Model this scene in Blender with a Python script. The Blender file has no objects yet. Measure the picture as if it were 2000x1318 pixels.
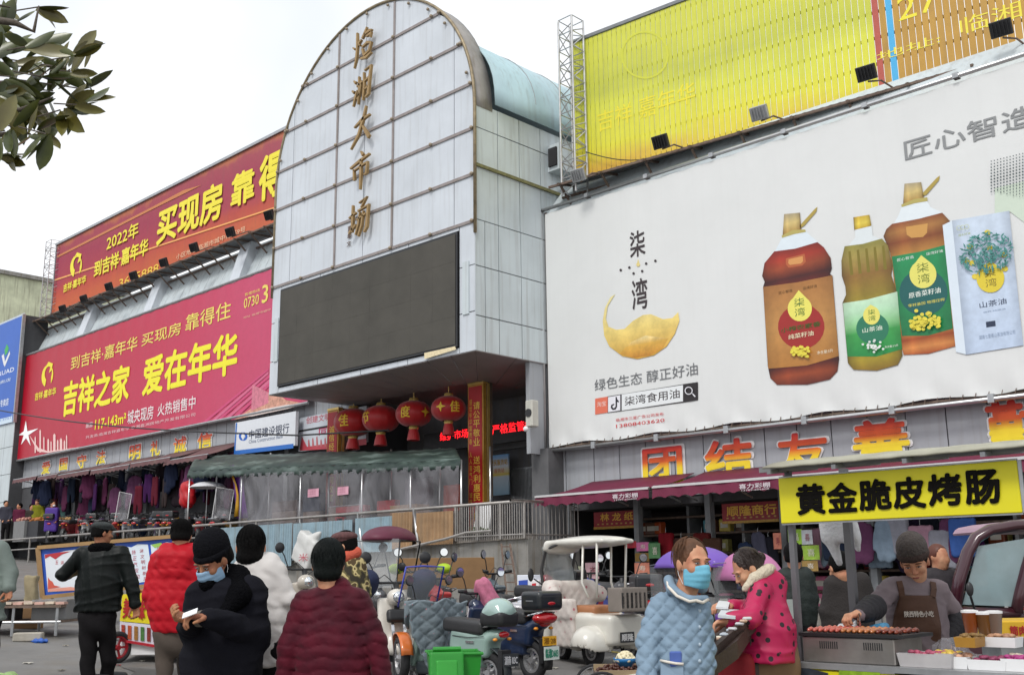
import bpy, bmesh, math, random
import numpy as np
from mathutils import Vector, Matrix
random.seed(7); RNG = np.random.RandomState(11)
SC = bpy.context.scene
COL = SC.collection
PI = math.pi

# ------------------------------------------------------------------ camera
FPX = 2077.0; YAW = math.radians(43.87); PITCH = math.radians(12.516); ROLL = math.radians(-0.685)
CAMP = np.array([0, 0, 1.42])
_f = np.array([-math.sin(YAW)*math.cos(PITCH), math.cos(YAW)*math.cos(PITCH), math.sin(PITCH)])
_rt = np.array([math.cos(YAW), math.sin(YAW), 0.0]); _up = np.cross(_rt, _f)
_r2 = _rt*math.cos(ROLL)+_up*math.sin(ROLL); _u2 = -_rt*math.sin(ROLL)+_up*math.cos(ROLL)
FH = np.array([-math.sin(YAW), math.cos(YAW), 0.0])
cam_d = bpy.data.cameras.new('camera'); cam = bpy.data.objects.new('camera', cam_d); COL.objects.link(cam)
cam_d.sensor_width = 36.0; cam_d.lens = FPX/2000*36; cam_d.clip_end = 2000; cam_d.clip_start = 0.05
cam.matrix_world = Matrix(((_r2[0], _u2[0], -_f[0], 0), (_r2[1], _u2[1], -_f[1], 0), (_r2[2], _u2[2], -_f[2], 1.42), (0, 0, 0, 1)))
SC.camera = cam

# ------------------------------------------------------------------ world and sun (overcast)
W = bpy.data.worlds.new('World'); SC.world = W; W.use_nodes = True
nt = W.node_tree; nt.nodes.clear()
o_ = nt.nodes.new('ShaderNodeOutputWorld'); bg = nt.nodes.new('ShaderNodeBackground')
sky = nt.nodes.new('ShaderNodeTexSky'); sky.sky_type = 'NISHITA'; sky.sun_disc = False
sky.sun_elevation = math.radians(55); sky.sun_rotation = math.radians(200)
bg.inputs['Strength'].default_value = 0.1
bg2 = nt.nodes.new('ShaderNodeBackground'); bg2.inputs['Strength'].default_value = 1.0
tc = nt.nodes.new('ShaderNodeTexCoord'); nz = nt.nodes.new('ShaderNodeTexNoise'); nz.inputs['Scale'].default_value = 1.6; nz.inputs['Detail'].default_value = 5
cr = nt.nodes.new('ShaderNodeValToRGB'); cr.color_ramp.elements[0].position = .36; cr.color_ramp.elements[1].position = .60
cr.color_ramp.elements[0].color = (0.70, 0.745, 0.81, 1); cr.color_ramp.elements[1].color = (1.0, 1.0, 1.0, 1)
mx = nt.nodes.new('ShaderNodeMixShader'); mx.inputs[0].default_value = 0.93
nt.links.new(tc.outputs['Generated'], nz.inputs['Vector']); nt.links.new(nz.outputs['Fac'], cr.inputs[0])
nt.links.new(cr.outputs[0], bg2.inputs['Color']); nt.links.new(sky.outputs[0], bg.inputs['Color'])
nt.links.new(bg.outputs[0], mx.inputs[1]); nt.links.new(bg2.outputs[0], mx.inputs[2]); nt.links.new(mx.outputs[0], o_.inputs[0])
sd = bpy.data.lights.new('sun', 'SUN'); sd.energy = 1.4; sd.angle = math.radians(14); sd.color = (1, .97, .93)
so = bpy.data.objects.new('sun', sd); COL.objects.link(so); so.rotation_euler = (math.radians(38), math.radians(14), 0); so.location = (0, -10, 30)
SC.view_settings.view_transform = 'Standard'; SC.view_settings.look = 'None'; SC.view_settings.exposure = 0.36; SC.view_settings.gamma = 1
SC.view_settings.use_curve_mapping = False
SC.cycles.max_bounces = 6; SC.cycles.transparent_max_bounces = 12

# ------------------------------------------------------------------ photo geometry helpers
def ray(x, y): return _r2*(x-1000)+_u2*(659-y)+_f*FPX
def onY(x, y, Y): d = ray(x, y); return CAMP+d*(Y/d[1])
def onX(x, y, X): d = ray(x, y); return CAMP+d*(X/d[0])
def onZ(x, y, Z): d = ray(x, y); return CAMP+d*((Z-1.42)/d[2])
def at(x, y, D): d = ray(x, y); return CAMP+d*(D/(d@FH))
def ground(x, y=0):
    t = -x-3.0
    s = .07*(.5*(t+math.sqrt(t*t+1.0)))
    if s > .8: s = .8+(s-.8)*.7
    return s

# ------------------------------------------------------------------ scene objects
ORG = {}
def _props(o, label, cat, group=None, kind=None):
    if label: o['label'] = label
    if cat: o['category'] = cat
    if group: o['group'] = group
    if kind: o['kind'] = kind
def thing(name, label, cat, loc=(0, 0, 0), rotz=0.0, group=None, world=False, kind=None):
    o = bpy.data.objects.new(name, None); COL.objects.link(o); o.empty_display_size = .2
    o.location = loc; o.rotation_euler = (0, 0, rotz); _props(o, label, cat, group, kind)
    ORG[o.name] = np.array(loc, float) if world else None
    return o
def copy_tree(o, parent=None, loc=None, rotz=None, label=None, swap=None):
    c = o.copy(); COL.objects.link(c)
    if parent is not None: c.parent = parent
    if loc is not None: c.location = loc
    if rotz is not None: c.rotation_euler = (0, 0, rotz)
    if label: c['label'] = label
    if swap and c.type == 'MESH' and c.data.materials and c.data.materials[0] and c.data.materials[0].name in swap:
        c.data = c.data.copy(); c.data.materials[0] = swap[c.data.materials[0].name]
    for ch in list(o.children): copy_tree(ch, c, swap=swap)
    return c
def link_mesh(me, name, mat, parent=None, smooth=False, label=None, cat=None, group=None, kind=None):
    o = bpy.data.objects.new(name, me); COL.objects.link(o)
    if mat is not None and not me.materials: me.materials.append(mat)
    if smooth: me.shade_smooth()
    if parent is not None: o.parent = parent; ORG[o.name] = ORG.get(parent.name)
    _props(o, label, cat, group, kind)
    return o
def mesh_from(V, Fc, uv=None):
    me = bpy.data.meshes.new('m')
    me.from_pydata([tuple(map(float, v)) for v in V], [], [tuple(int(i) for i in f) for f in Fc])
    if uv is not None:
        l = me.uv_layers.new(name='UV')
        for li, lo in enumerate(me.loops): l.data[li].uv = uv[lo.vertex_index]
    me.update()
    return me

class MB:
    def __init__(s): s.v = []; s.f = []; s.uv = None
    def add(s, V, Fc):
        n = len(s.v); s.v.extend([tuple(map(float, p)) for p in V]); s.f.extend([tuple(i+n for i in f) for f in Fc]); return s
    def box(s, x0, y0, z0, x1, y1, z1):
        V = [(x0,y0,z0),(x1,y0,z0),(x1,y1,z0),(x0,y1,z0),(x0,y0,z1),(x1,y0,z1),(x1,y1,z1),(x0,y1,z1)]
        return s.add(V, [(0,3,2,1),(4,5,6,7),(0,1,5,4),(1,2,6,5),(2,3,7,6),(3,0,4,7)])
    def cbox(s, c, sz, M=None):
        V = [Vector(((i&1)-.5, ((i>>1)&1)-.5, (i>>2)-.5)) for i in range(8)]
        V = [Vector((v.x*sz[0], v.y*sz[1], v.z*sz[2])) for v in V]
        if M is not None: V = [M @ v for v in V]
        V = [v+Vector(c) for v in V]
        return s.add(V, [(0,2,3,1),(4,5,7,6),(0,1,5,4),(1,3,7,5),(3,2,6,7),(2,0,4,6)])
    def bar(s, a, b, w, h=None, upv=(0,0,1)):
        a = Vector(a); b = Vector(b); d = (b-a).normalized(); u = Vector(upv)
        if abs(d.dot(u)) > .98: u = Vector((1,0,0))
        x = d.cross(u).normalized(); y = x.cross(d); h = h or w; V = []
        for p in (a, b):
            for sx, sy in ((-1,-1),(1,-1),(1,1),(-1,1)): V.append(p+x*sx*w/2+y*sy*h/2)
        return s.add(V, [(3,2,1,0),(4,5,6,7),(0,1,5,4),(1,2,6,5),(2,3,7,6),(3,0,4,7)])
    def tube(s, pts, r, n=8, cap=True, closed=False):
        P = [Vector(p) for p in pts]; m = len(P); R = r if isinstance(r, (list, tuple)) else [r]*m
        V = []; px = None
        for i, p in enumerate(P):
            if closed: d = P[(i+1) % m]-P[i-1]
            else: d = P[min(i+1, m-1)]-P[max(i-1, 0)]
            d.normalize()
            if px is None:
                u = Vector((0,0,1)) if abs(d.z) < .9 else Vector((1,0,0)); px = d.cross(u).normalized()
            else:
                px = (px-d*px.dot(d)); px = px.normalized() if px.length > 1e-6 else d.cross(Vector((0,0,1))).normalized()
            py = d.cross(px)
            for k in range(n):
                a = 2*PI*k/n; V.append(p+px*math.cos(a)*R[i]+py*math.sin(a)*R[i])
        Fc = []
        for i in range(m if closed else m-1):
            j = (i+1) % m
            for k in range(n): Fc.append((i*n+k, i*n+(k+1) % n, j*n+(k+1) % n, j*n+k))
        if cap and not closed: Fc.append(tuple(range(n-1, -1, -1))); Fc.append(tuple((m-1)*n+k for k in range(n)))
        return s.add(V, Fc)
    def lathe(s, prof, c=(0,0,0), n=24, M=None, fy=1.0):
        V = []; Fc = []
        for r, z in prof:
            for k in range(n):
                a = 2*PI*k/n; v = Vector((r*math.cos(a), r*math.sin(a)*fy, z))
                if M is not None: v = M @ v
                V.append(v+Vector(c))
        m = len(prof)
        for i in range(m-1):
            for k in range(n): Fc.append((i*n+k, i*n+(k+1) % n, (i+1)*n+(k+1) % n, (i+1)*n+k))
        Fc.append(tuple(range(n-1, -1, -1))); Fc.append(tuple((m-1)*n+k for k in range(n)))
        return s.add(V, Fc)
    def ball(s, c, r, n=12, m=8, M=None):
        r = (r, r, r) if not isinstance(r, (tuple, list)) else r
        V = []; Fc = []
        for i in range(m+1):
            t = PI*i/m
            for k in range(n):
                a = 2*PI*k/n; v = Vector((r[0]*math.sin(t)*math.cos(a), r[1]*math.sin(t)*math.sin(a), -r[2]*math.cos(t)))
                if M is not None: v = M @ v
                V.append(v+Vector(c))
        for i in range(m):
            for k in range(n): Fc.append((i*n+k, i*n+(k+1) % n, (i+1)*n+(k+1) % n, (i+1)*n+k))
        return s.add(V, Fc)
    def prism(s, pts, ax, a0, a1):
        # polygon extruded along axis ax ('x','y','z') from a0 to a1
        n = len(pts)
        def mk(p, a): return {'x': (a, p[0], p[1]), 'y': (p[0], a, p[1]), 'z': (p[0], p[1], a)}[ax]
        V = [mk(p, a0) for p in pts]+[mk(p, a1) for p in pts]
        Fc = [tuple(range(n)), tuple(range(2*n-1, n-1, -1))]+[(i, i+n, (i+1) % n+n, (i+1) % n) for i in range(n)]
        return s.add(V, Fc)
    def sheet(s, G):
        # G: 2D list of points
        n = len(G[0]); V = [p for r in G for p in r]
        return s.add(V, [(i*n+k, i*n+k+1, (i+1)*n+k+1, (i+1)*n+k) for i in range(len(G)-1) for k in range(n-1)])
    def build(s, name, mat, parent=None, smooth=False, bevel=0, label=None, cat=None, group=None, kind=None, uvxz=None, recalc=True, auto=None, thick=0):
        V = s.v
        if parent is not None and ORG.get(parent.name) is not None:
            g = ORG[parent.name]; V = [(p[0]-g[0], p[1]-g[1], p[2]-g[2]) for p in V]
        me = mesh_from(V, s.f)
        if uvxz is not None:
            x0, z0, x1, z1 = uvxz; l = me.uv_layers.new(name='UV'); W_ = s.v
            vi = np.zeros(len(me.loops), dtype=int); me.loops.foreach_get('vertex_index', vi)
            A = np.array([[(p[0]-x0)/(x1-x0), (p[2]-z0)/(z1-z0)] for p in W_])[vi]
            l.data.foreach_set('uv', A.ravel())
        if recalc or bevel:
            bm = bmesh.new(); bm.from_mesh(me)
            if bevel: bmesh.ops.bevel(bm, geom=bm.edges[:], offset=bevel, segments=1, affect='EDGES', clamp_overlap=True)
            if recalc: bmesh.ops.recalc_face_normals(bm, faces=bm.faces[:])
            bm.to_mesh(me); bm.free()
        if smooth:
            me.shade_smooth()
            if auto: me.set_sharp_from_angle(angle=math.radians(auto))
        o = link_mesh(me, name, mat, parent, False, label, cat, group, kind)
        if thick:
            md = o.modifiers.new('solid', 'SOLIDIFY'); md.thickness = thick; md.offset = 0
        return o

# ------------------------------------------------------------------ materials
MATS = {}
def rgb(c):
    if isinstance(c, str):
        c = c.lstrip('#'); v = [int(c[i:i+2], 16)/255 for i in (0, 2, 4)]
        return tuple(((x/12.92) if x <= .04045 else ((x+.055)/1.055)**2.4) for x in v)
    return tuple(c)
def mat(name, col, rough=.6, metal=0, var=.12, vscale=6, bump=0, bscale=60, spec=.5, emit=0, coat=0, alpha=1, trans=0, dirt=0, streak=0, coord='Object', sheen=0, tex=None):
    if name in MATS: return MATS[name]
    m = bpy.data.materials.new(name); m.use_nodes = True; N = m.node_tree.nodes; L = m.node_tree.links
    b = N['Principled BSDF']; c = rgb(col)
    b.inputs['Roughness'].default_value = rough; b.inputs['Metallic'].default_value = metal
    b.inputs['Specular IOR Level'].default_value = spec; b.inputs['Coat Weight'].default_value = coat
    b.inputs['Alpha'].default_value = alpha; b.inputs['Transmission Weight'].default_value = trans
    if sheen: b.inputs['Sheen Weight'].default_value = sheen
    t = N.new('ShaderNodeTexCoord')
    n = N.new('ShaderNodeTexNoise'); n.inputs['Scale'].default_value = vscale; n.inputs['Detail'].default_value = 6; n.inputs['Roughness'].default_value = .62
    L.new(t.outputs[coord], n.inputs['Vector'])
    mr = N.new('ShaderNodeMapRange'); mr.inputs[1].default_value = .3; mr.inputs[2].default_value = .7; mr.inputs[3].default_value = 1-var; mr.inputs[4].default_value = 1+var*.6
    L.new(n.outputs['Fac'], mr.inputs[0])
    mul = N.new('ShaderNodeMix'); mul.data_type = 'RGBA'; mul.blend_type = 'MULTIPLY'; mul.inputs[0].default_value = 1
    if tex is not None:
        src = tex(m, N, L, t); L.new(src, mul.inputs[6])
    else: mul.inputs[6].default_value = (*c, 1)
    L.new(mr.outputs[0], mul.inputs[7]); out = mul.outputs[2]
    if dirt or streak:
        n2 = N.new('ShaderNodeTexNoise'); n2.inputs['Scale'].default_value = 1.0; n2.inputs['Detail'].default_value = 8
        mp = N.new('ShaderNodeMapping'); mp.inputs['Scale'].default_value = (9, 9, .55) if streak else (2, 2, 2)
        L.new(t.outputs[coord], mp.inputs[0]); L.new(mp.outputs[0], n2.inputs['Vector'])
        r2 = N.new('ShaderNodeMapRange'); r2.inputs[1].default_value = .5; r2.inputs[2].default_value = .72; r2.inputs[3].default_value = 0; r2.inputs[4].default_value = max(dirt, streak)
        L.new(n2.outputs['Fac'], r2.inputs[0])
        md = N.new('ShaderNodeMix'); md.data_type = 'RGBA'; md.inputs[7].default_value = (.16, .13, .09, 1)
        L.new(r2.outputs[0], md.inputs[0]); L.new(out, md.inputs[6]); out = md.outputs[2]
    L.new(out, b.inputs['Base Color'])
    if bump:
        n3 = N.new('ShaderNodeTexNoise'); n3.inputs['Scale'].default_value = bscale; n3.inputs['Detail'].default_value = 4
        L.new(t.outputs[coord], n3.inputs['Vector'])
        bp = N.new('ShaderNodeBump'); bp.inputs['Strength'].default_value = bump; bp.inputs['Distance'].default_value = .02
        L.new(n3.outputs['Fac'], bp.inputs['Height']); L.new(bp.outputs[0], b.inputs['Normal'])
    if emit:
        b.inputs['Emission Color'].default_value = (*c, 1); b.inputs['Emission Strength'].default_value = emit
    MATS[name] = m; return m
def ramp(N, stops, interp='LINEAR'):
    r = N.new('ShaderNodeValToRGB'); r.color_ramp.interpolation = interp; e = r.color_ramp.elements
    e[0].position = stops[0][0]; e[0].color = (*rgb(stops[0][1]), 1); e[1].position = stops[-1][0]; e[1].color = (*rgb(stops[-1][1]), 1)
    for p, c in stops[1:-1]:
        k = e.new(p); k.color = (*rgb(c), 1)
    return r
def grad(axis, stops, coord='Generated', interp='LINEAR'):
    def f(m, N, L, t):
        s = N.new('ShaderNodeSeparateXYZ'); L.new(t.outputs[coord], s.inputs[0]); r = ramp(N, stops, interp)
        L.new(s.outputs['XYZ'.index(axis)], r.inputs[0]); return r.outputs[0]
    return f
def noisecol(scale, stops, detail=4, coord='Object', interp='LINEAR', vor=False, mapping=None):
    def f(m, N, L, t):
        n = N.new('ShaderNodeTexVoronoi' if vor else 'ShaderNodeTexNoise'); n.inputs['Scale'].default_value = scale
        src = t.outputs[coord]
        if mapping:
            mp = N.new('ShaderNodeMapping'); mp.inputs['Scale'].default_value = mapping; L.new(src, mp.inputs[0]); src = mp.outputs[0]
        L.new(src, n.inputs['Vector']); r = ramp(N, stops, interp)
        if vor: L.new(n.outputs['Distance'], r.inputs[0])
        else: n.inputs['Detail'].default_value = detail; L.new(n.outputs['Fac'], r.inputs[0])
        return r.outputs[0]
    return f

# ------------------------------------------------------------------ text
_TX = {}
def text_geo(s, bold=0.0, ext=0.0, shear=0.0):
    k = (s, bold, ext, shear)
    if k in _TX: return _TX[k]
    cu = bpy.data.curves.new('t', 'FONT'); cu.body = s; cu.size = 1; cu.offset = bold; cu.extrude = ext; cu.resolution_u = 2; cu.shear = shear
    o = bpy.data.objects.new('t', cu); COL.objects.link(o)
    dg = bpy.context.evaluated_depsgraph_get(); dg.update()
    me = bpy.data.meshes.new_from_object(o.evaluated_get(dg))
    V = np.array([v.co[:] for v in me.vertices]).reshape(-1, 3); Fc = [tuple(p.vertices) for p in me.polygons]
    bpy.data.objects.remove(o); bpy.data.curves.remove(cu); bpy.data.meshes.remove(me)
    if len(V):
        mn = V.min(0); sz = V.max(0)-mn; V[:, 0] = (V[:, 0]-mn[0])/max(sz[0], 1e-6); V[:, 1] = (V[:, 1]-mn[1])/max(sz[1], 1e-6)
    _TX[k] = (V, Fc); return _TX[k]
def put_text(name, s, O, U, V, N_, mat_, parent, bold=0.0, ext=0.0, off=.004, shear=0.0, vertical=False, warp=None, **kw):
    """text fitted in the parallelogram O,U,V (bottom left, width vector, height vector); N_ outward"""
    O = np.array(O, float); U = np.array(U, float); Vv = np.array(V, float); N_ = np.array(N_, float)
    mb = MB(); n = len(s) if vertical else 1; hh = np.linalg.norm(Vv)/n; uh = U/np.linalg.norm(U); vh = Vv/np.linalg.norm(Vv)
    sh = [(0, 0)]
    if bold:
        b = bold*hh; sh += [(b, 0), (-b, 0), (0, b), (0, -b), (b*.7, b*.7), (-b*.7, b*.7), (b*.7, -b*.7), (-b*.7, -b*.7)]
    for q, (dx, dy) in enumerate(sh):
        D = uh*dx+vh*dy+N_*(off-.0005*q)
        if vertical:
            ch = Vv/n
            for i, c in enumerate(s):
                if c == ' ': continue
                G, Fc = text_geo(c); o = O+ch*(n-1-i)
                mb.add([o+U*g[0]+ch*(g[1]*.84+.08)+D for g in G], Fc)
        else:
            G, Fc = text_geo(s)
            mb.add([O+U*g[0]+Vv*g[1]+D for g in G], Fc)
    if warp: mb.v = [warp(p) for p in mb.v]
    return mb.build(name, mat_, parent, recalc=False, **kw)
# ------------------------------------------------------------------ implicit surfaces
def surface_nets(f, org, h):
    s = f < 0; nx, ny, nz = f.shape
    acc = np.zeros((nx-1, ny-1, nz-1, 3)); cnt = np.zeros((nx-1, ny-1, nz-1))
    for ax in range(3):
        a = [slice(None)]*3; b = [slice(None)]*3; a[ax] = slice(0, -1); b[ax] = slice(1, None)
        f0 = f[tuple(a)]; f1 = f[tuple(b)]; c = (f0 < 0) != (f1 < 0)
        with np.errstate(divide='ignore', invalid='ignore'): t = np.where(c, f0/(f0-f1), 0)
        o1, o2 = [k for k in range(3) if k != ax]
        for d1 in (0, 1):
            for d2 in (0, 1):
                sl = [slice(None)]*3
                n1 = f.shape[o1]-1; n2 = f.shape[o2]-1
                sl[o1] = slice(d1, d1+n1); sl[o2] = slice(d2, d2+n2)
                cc = c[tuple(sl)]; tt = t[tuple(sl)]
                cnt += cc; acc[..., ax] += tt*cc
                if d1: acc[..., o1] += cc
                if d2: acc[..., o2] += cc
    act = cnt > 0; idx = -np.ones(act.shape, int); idx[act] = np.arange(act.sum())
    I = np.argwhere(act); V = (I+acc[act]/cnt[act][:, None])*h+org
    Q = []
    for ax in range(3):
        o1, o2 = [(1, 2), (2, 0), (0, 1)][ax]
        a = [slice(None)]*3; b = [slice(None)]*3; a[ax] = slice(0, -1); b[ax] = slice(1, None)
        s0 = s[tuple(a)]; s1 = s[tuple(b)]; E = np.argwhere(s0 != s1)
        if not len(E): continue
        E = E[(E[:, o1] > 0) & (E[:, o2] > 0) & (E[:, o1] < f.shape[o1]-1) & (E[:, o2] < f.shape[o2]-1)]
        if not len(E): continue
        e1 = np.zeros(3, int); e1[o1] = 1; e2 = np.zeros(3, int); e2[o2] = 1
        g = lambda A: idx[A[:, 0], A[:, 1], A[:, 2]]
        q = np.stack([g(E-e1-e2), g(E-e2), g(E), g(E-e1)], 1)
        fl = ~s0[E[:, 0], E[:, 1], E[:, 2]]; q[fl] = q[fl][:, ::-1]; Q.append(q)
    Q = np.concatenate(Q); Q = Q[(Q >= 0).all(1)]
    return V, Q
def cone(a, b, ra, rb=None, k=.02, fy=1.0, ring=0, rn=0, op='u'): return dict(t='c', a=np.array(a, float), b=np.array(b, float), ra=ra, rb=ra if rb is None else rb, k=k, fy=fy, ring=ring, rn=rn, op=op)
def ell(c, r, k=.02, M=None, op='u'): return dict(t='e', c=np.array(c, float), r=np.array(r, float), k=k, M=M, op=op)
def rbox(c, hs, rr=.02, k=.01, M=None, op='u'): return dict(t='b', c=np.array(c, float), r=np.array(hs, float), rr=rr, k=k, M=M, op=op)
def sdf_field(prims, h, disp=None):
    los = []; his = []
    for p in prims:
        if p['t'] == 'c':
            m = max(p['ra'], p['rb'])*np.array([1, max(1, p['fy']), 1])+abs(p['ring']); lo = np.minimum(p['a'], p['b'])-m; hi = np.maximum(p['a'], p['b'])+m
        else:
            e = p['r']+(p.get('rr', 0)); e = e if p['M'] is None else np.ones(3)*np.linalg.norm(e); lo = p['c']-e; hi = p['c']+e
        p['lo'], p['hi'] = lo, hi
        if p['op'] == 'u': los.append(lo); his.append(hi)
    mg = h*4+(.03 if disp is not None else .01)
    lo = np.min(los, 0)-mg; hi = np.max(his, 0)+mg; n = np.ceil((hi-lo)/h).astype(int)+1
    f = np.full(n, .15); ax = [lo[i]+np.arange(n[i])*h for i in range(3)]
    for p in prims:
        pad = p['k']*1.2+h*3+(.03 if disp is not None else 0)
        i0 = np.clip(np.floor((p['lo']-pad-lo)/h).astype(int), 0, n); i1 = np.clip(np.ceil((p['hi']+pad-lo)/h).astype(int)+1, 0, n)
        if (i1 <= i0).any(): continue
        X, Y, Z = np.meshgrid(*[ax[i][i0[i]:i1[i]] for i in range(3)], indexing='ij'); P = np.stack([X, Y, Z], -1)
        if p['t'] == 'c':
            fy = p['fy']; S = np.array([1, 1/fy, 1]); a = p['a']*S; b = p['b']*S; q = P*S-a; ba = b-a; t = np.clip((q@ba)/max(ba@ba, 1e-9), 0, 1)
            r = p['ra']+(p['rb']-p['ra'])*t
            if p['ring']: r = r+p['ring']*(np.abs(np.sin(PI*p['rn']*t))-.6)
            d = np.linalg.norm(q-t[..., None]*ba, axis=-1)-r; d *= min(1, fy)
        else:
            q = P-p['c']
            if p['M'] is not None: q = q@np.array(p['M'])
            if p['t'] == 'e':
                k0 = np.linalg.norm(q/p['r'], axis=-1); k1 = np.linalg.norm(q/(p['r']**2), axis=-1)
                d = np.where(k1 > 1e-9, k0*(k0-1)/np.maximum(k1, 1e-9), -p['r'].min())
            else:
                e = np.abs(q)-p['r']; d = np.linalg.norm(np.maximum(e, 0), axis=-1)+np.minimum(e.max(-1), 0)-p['rr']
        sl = tuple(slice(i0[i], i1[i]) for i in range(3)); g = f[sl]; k = max(p['k'], 1e-5)
        if p['op'] == 'u':
            hh = np.maximum(k-np.abs(g-d), 0)/k; f[sl] = np.minimum(g, d)-hh*hh*k*.25
        else:
            hh = np.maximum(k-np.abs(g+d), 0)/k; f[sl] = np.maximum(g, -d)+hh*hh*k*.25
    if disp is not None:
        X, Y, Z = np.meshgrid(*ax, indexing='ij'); f = f-disp(X, Y, Z)
    return f, lo
def sdf(name, prims, h, mat_, parent, disp=None, **kw):
    f, lo = sdf_field(prims, h, disp); V, Q = surface_nets(f, lo, h)
    me = bpy.data.meshes.new(name)
    me.vertices.add(len(V)); me.vertices.foreach_set('co', V.ravel()); me.loops.add(Q.size); me.loops.foreach_set('vertex_index', Q.ravel().astype(np.int32))
    me.polygons.add(len(Q)); me.polygons.foreach_set('loop_start', np.arange(0, Q.size, 4, dtype=np.int32)); me.update(calc_edges=True); me.validate()
    me.shade_smooth()
    return link_mesh(me, name, mat_, parent, **kw)
def join_meshes(objs):
    """fold the meshes of several freshly made objects into the first one"""
    bm = bmesh.new()
    for o in objs: bm.from_mesh(o.data)
    me = objs[0].data; bm.to_mesh(me); bm.free(); me.shade_smooth()
    for o in objs[1:]:
        d = o.data; bpy.data.objects.remove(o); bpy.data.meshes.remove(d)
    return objs[0]

# ================================================================== LARGE STRUCTURE
YB = 17.5
def onV(x, y, P):
    if not isinstance(P, tuple): return onY(x, y, P)
    (ox, oy), (dx, dy) = P; n = np.array([dy, -dx, 0]); d = ray(x, y); t = ((np.array([ox, oy, 0])-CAMP)@n)/(d@n); return CAMP+d*t
def pn(P):
    if not isinstance(P, tuple): return np.array([0, -1.0, 0])
    return np.array([P[1][1], -P[1][0], 0.0])
def ytext(name, s, p0, p1, P, mat_, parent, off=.004, **kw):
    if P == YB: off *= .35
    a = onV(*p0, P); b = onV(*p1, P)
    return put_text(name, s, a, (b[0]-a[0], b[1]-a[1], 0), (0, 0, b[2]-a[2]), pn(P), mat_, parent, off=off, **kw)
def ypoly(name, pts, P, mat_, parent, off=.004, **kw):
    if P == YB: off *= .35
    Q = [onV(x, y, P)+pn(P)*off for x, y in pts]
    return MB().add(Q, [tuple(range(len(Q)))]).build(name, mat_, parent, recalc=False, **kw)

M_asph = mat('asphalt', (.19, .183, .175), .9, var=.25, vscale=1.2, bump=.5, bscale=90, dirt=.35)
M_conc = mat('concrete', (.27, .26, .24), .9, var=.3, vscale=1.5, bump=.4, bscale=30, streak=.75)
M_panel = mat('white cladding', (.60, .64, .685), .38, var=.09, vscale=.9, streak=.16, bump=.08, bscale=3)
M_panel2 = mat('side cladding', (.56, .62, .64), .4, var=.10, vscale=.8, streak=.25, bump=.08, bscale=3)
M_gray = mat('grey cladding', (.36, .375, .40), .4, var=.08, vscale=.7, streak=.25, bump=.05, bscale=3)
M_joint = mat('dark joint', (.07, .07, .075), .9)
M_strip = mat('brown strip', (.29, .255, .245), .6, var=.2, vscale=5, streak=.3)
M_rust = mat('rusty steel', (.16, .11, .085), .75, var=.4, vscale=12, dirt=.4)
M_steel = mat('galvanised steel', (.42, .43, .44), .4, metal=.6, var=.2, vscale=8)
M_alu = mat('bright tube', (.62, .62, .62), .28, metal=.85, var=.1)
M_dark = mat('dark interior', (.028, .028, .03), .9, var=.3, vscale=2)
M_grey = mat('painted grey steel', (.22, .23, .24), .55, var=.2, vscale=6, dirt=.3)
M_black = mat('black plastic', (.018, .018, .02), .45, var=.2)
M_gold = mat('gold', (.72, .50, .16), .35, metal=.55, var=.15, vscale=4)
M_yel = mat('print yellow', '#e9dc2e', .6, var=.03)
M_wht = mat('print white', (.8, .8, .8), .6, var=.03)
M_red = mat('print red', '#c3121f', .6, var=.05)
M_blk = mat('print black', (.02, .02, .025), .6, var=.05)

# ---- street
gx = [-140, -110, -90, -75, -60, -50, -42, -36, -30, -26]+[x*.5 for x in range(-46, 6)]+[6, 12, 25, 60, 120]
gy = [-90, -50, -30, -18, -10, -5, 0, 3, 6, 9, 12, 15, 19, 26, 40, 80, 140]
mb = MB(); mb.sheet([[(x, y, ground(x)) for x in gx] for y in gy]); mb.build('street', M_asph, None, smooth=True, kind='structure', recalc=False)
M_line = mat('road paint', (.5, .40, .10), .8, var=.35, vscale=8, dirt=.5)
def road_strip(a, b, w, nm, m):
    a = np.array(a); b = np.array(b); d = (b-a)/np.linalg.norm(b-a); n = np.array([-d[1], d[0]]); rows = []
    for i in range(25):
        p = a+(b-a)*i/24; q1 = p+n*w/2; q2 = p-n*w/2
        rows.append([(q1[0], q1[1], ground(q1[0])+.006), (q2[0], q2[1], ground(q2[0])+.006)])
    MB().sheet(rows).build(nm, m, None, kind='structure', recalc=False)
road_strip((-1, 10.6), (-30, 12.6), .12, 'road_marking', M_line)

# ---- key planes
YW = 17.8
XR = onY(1066, 700, YB)[0]; YT = onX(929, 684, XR)[1]
XL = onY(533, 560, YT)[0]; XC = (XL+XR)/2; RAD = (XR-XL)/2
ZB = onY(929, 684, YT)[2]; ZSP = onY(705, 29, YT)[2]-RAD
ZTOP = ZSP+RAD
def arch(x): return ZSP+math.sqrt(max(RAD*RAD-(x-XC)**2, 0))

hall = thing('market_hall', 'grey market hall tower with a round arched front, gold characters and a big dark screen', 'building', (XC, YT, 0), world=True)
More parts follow.
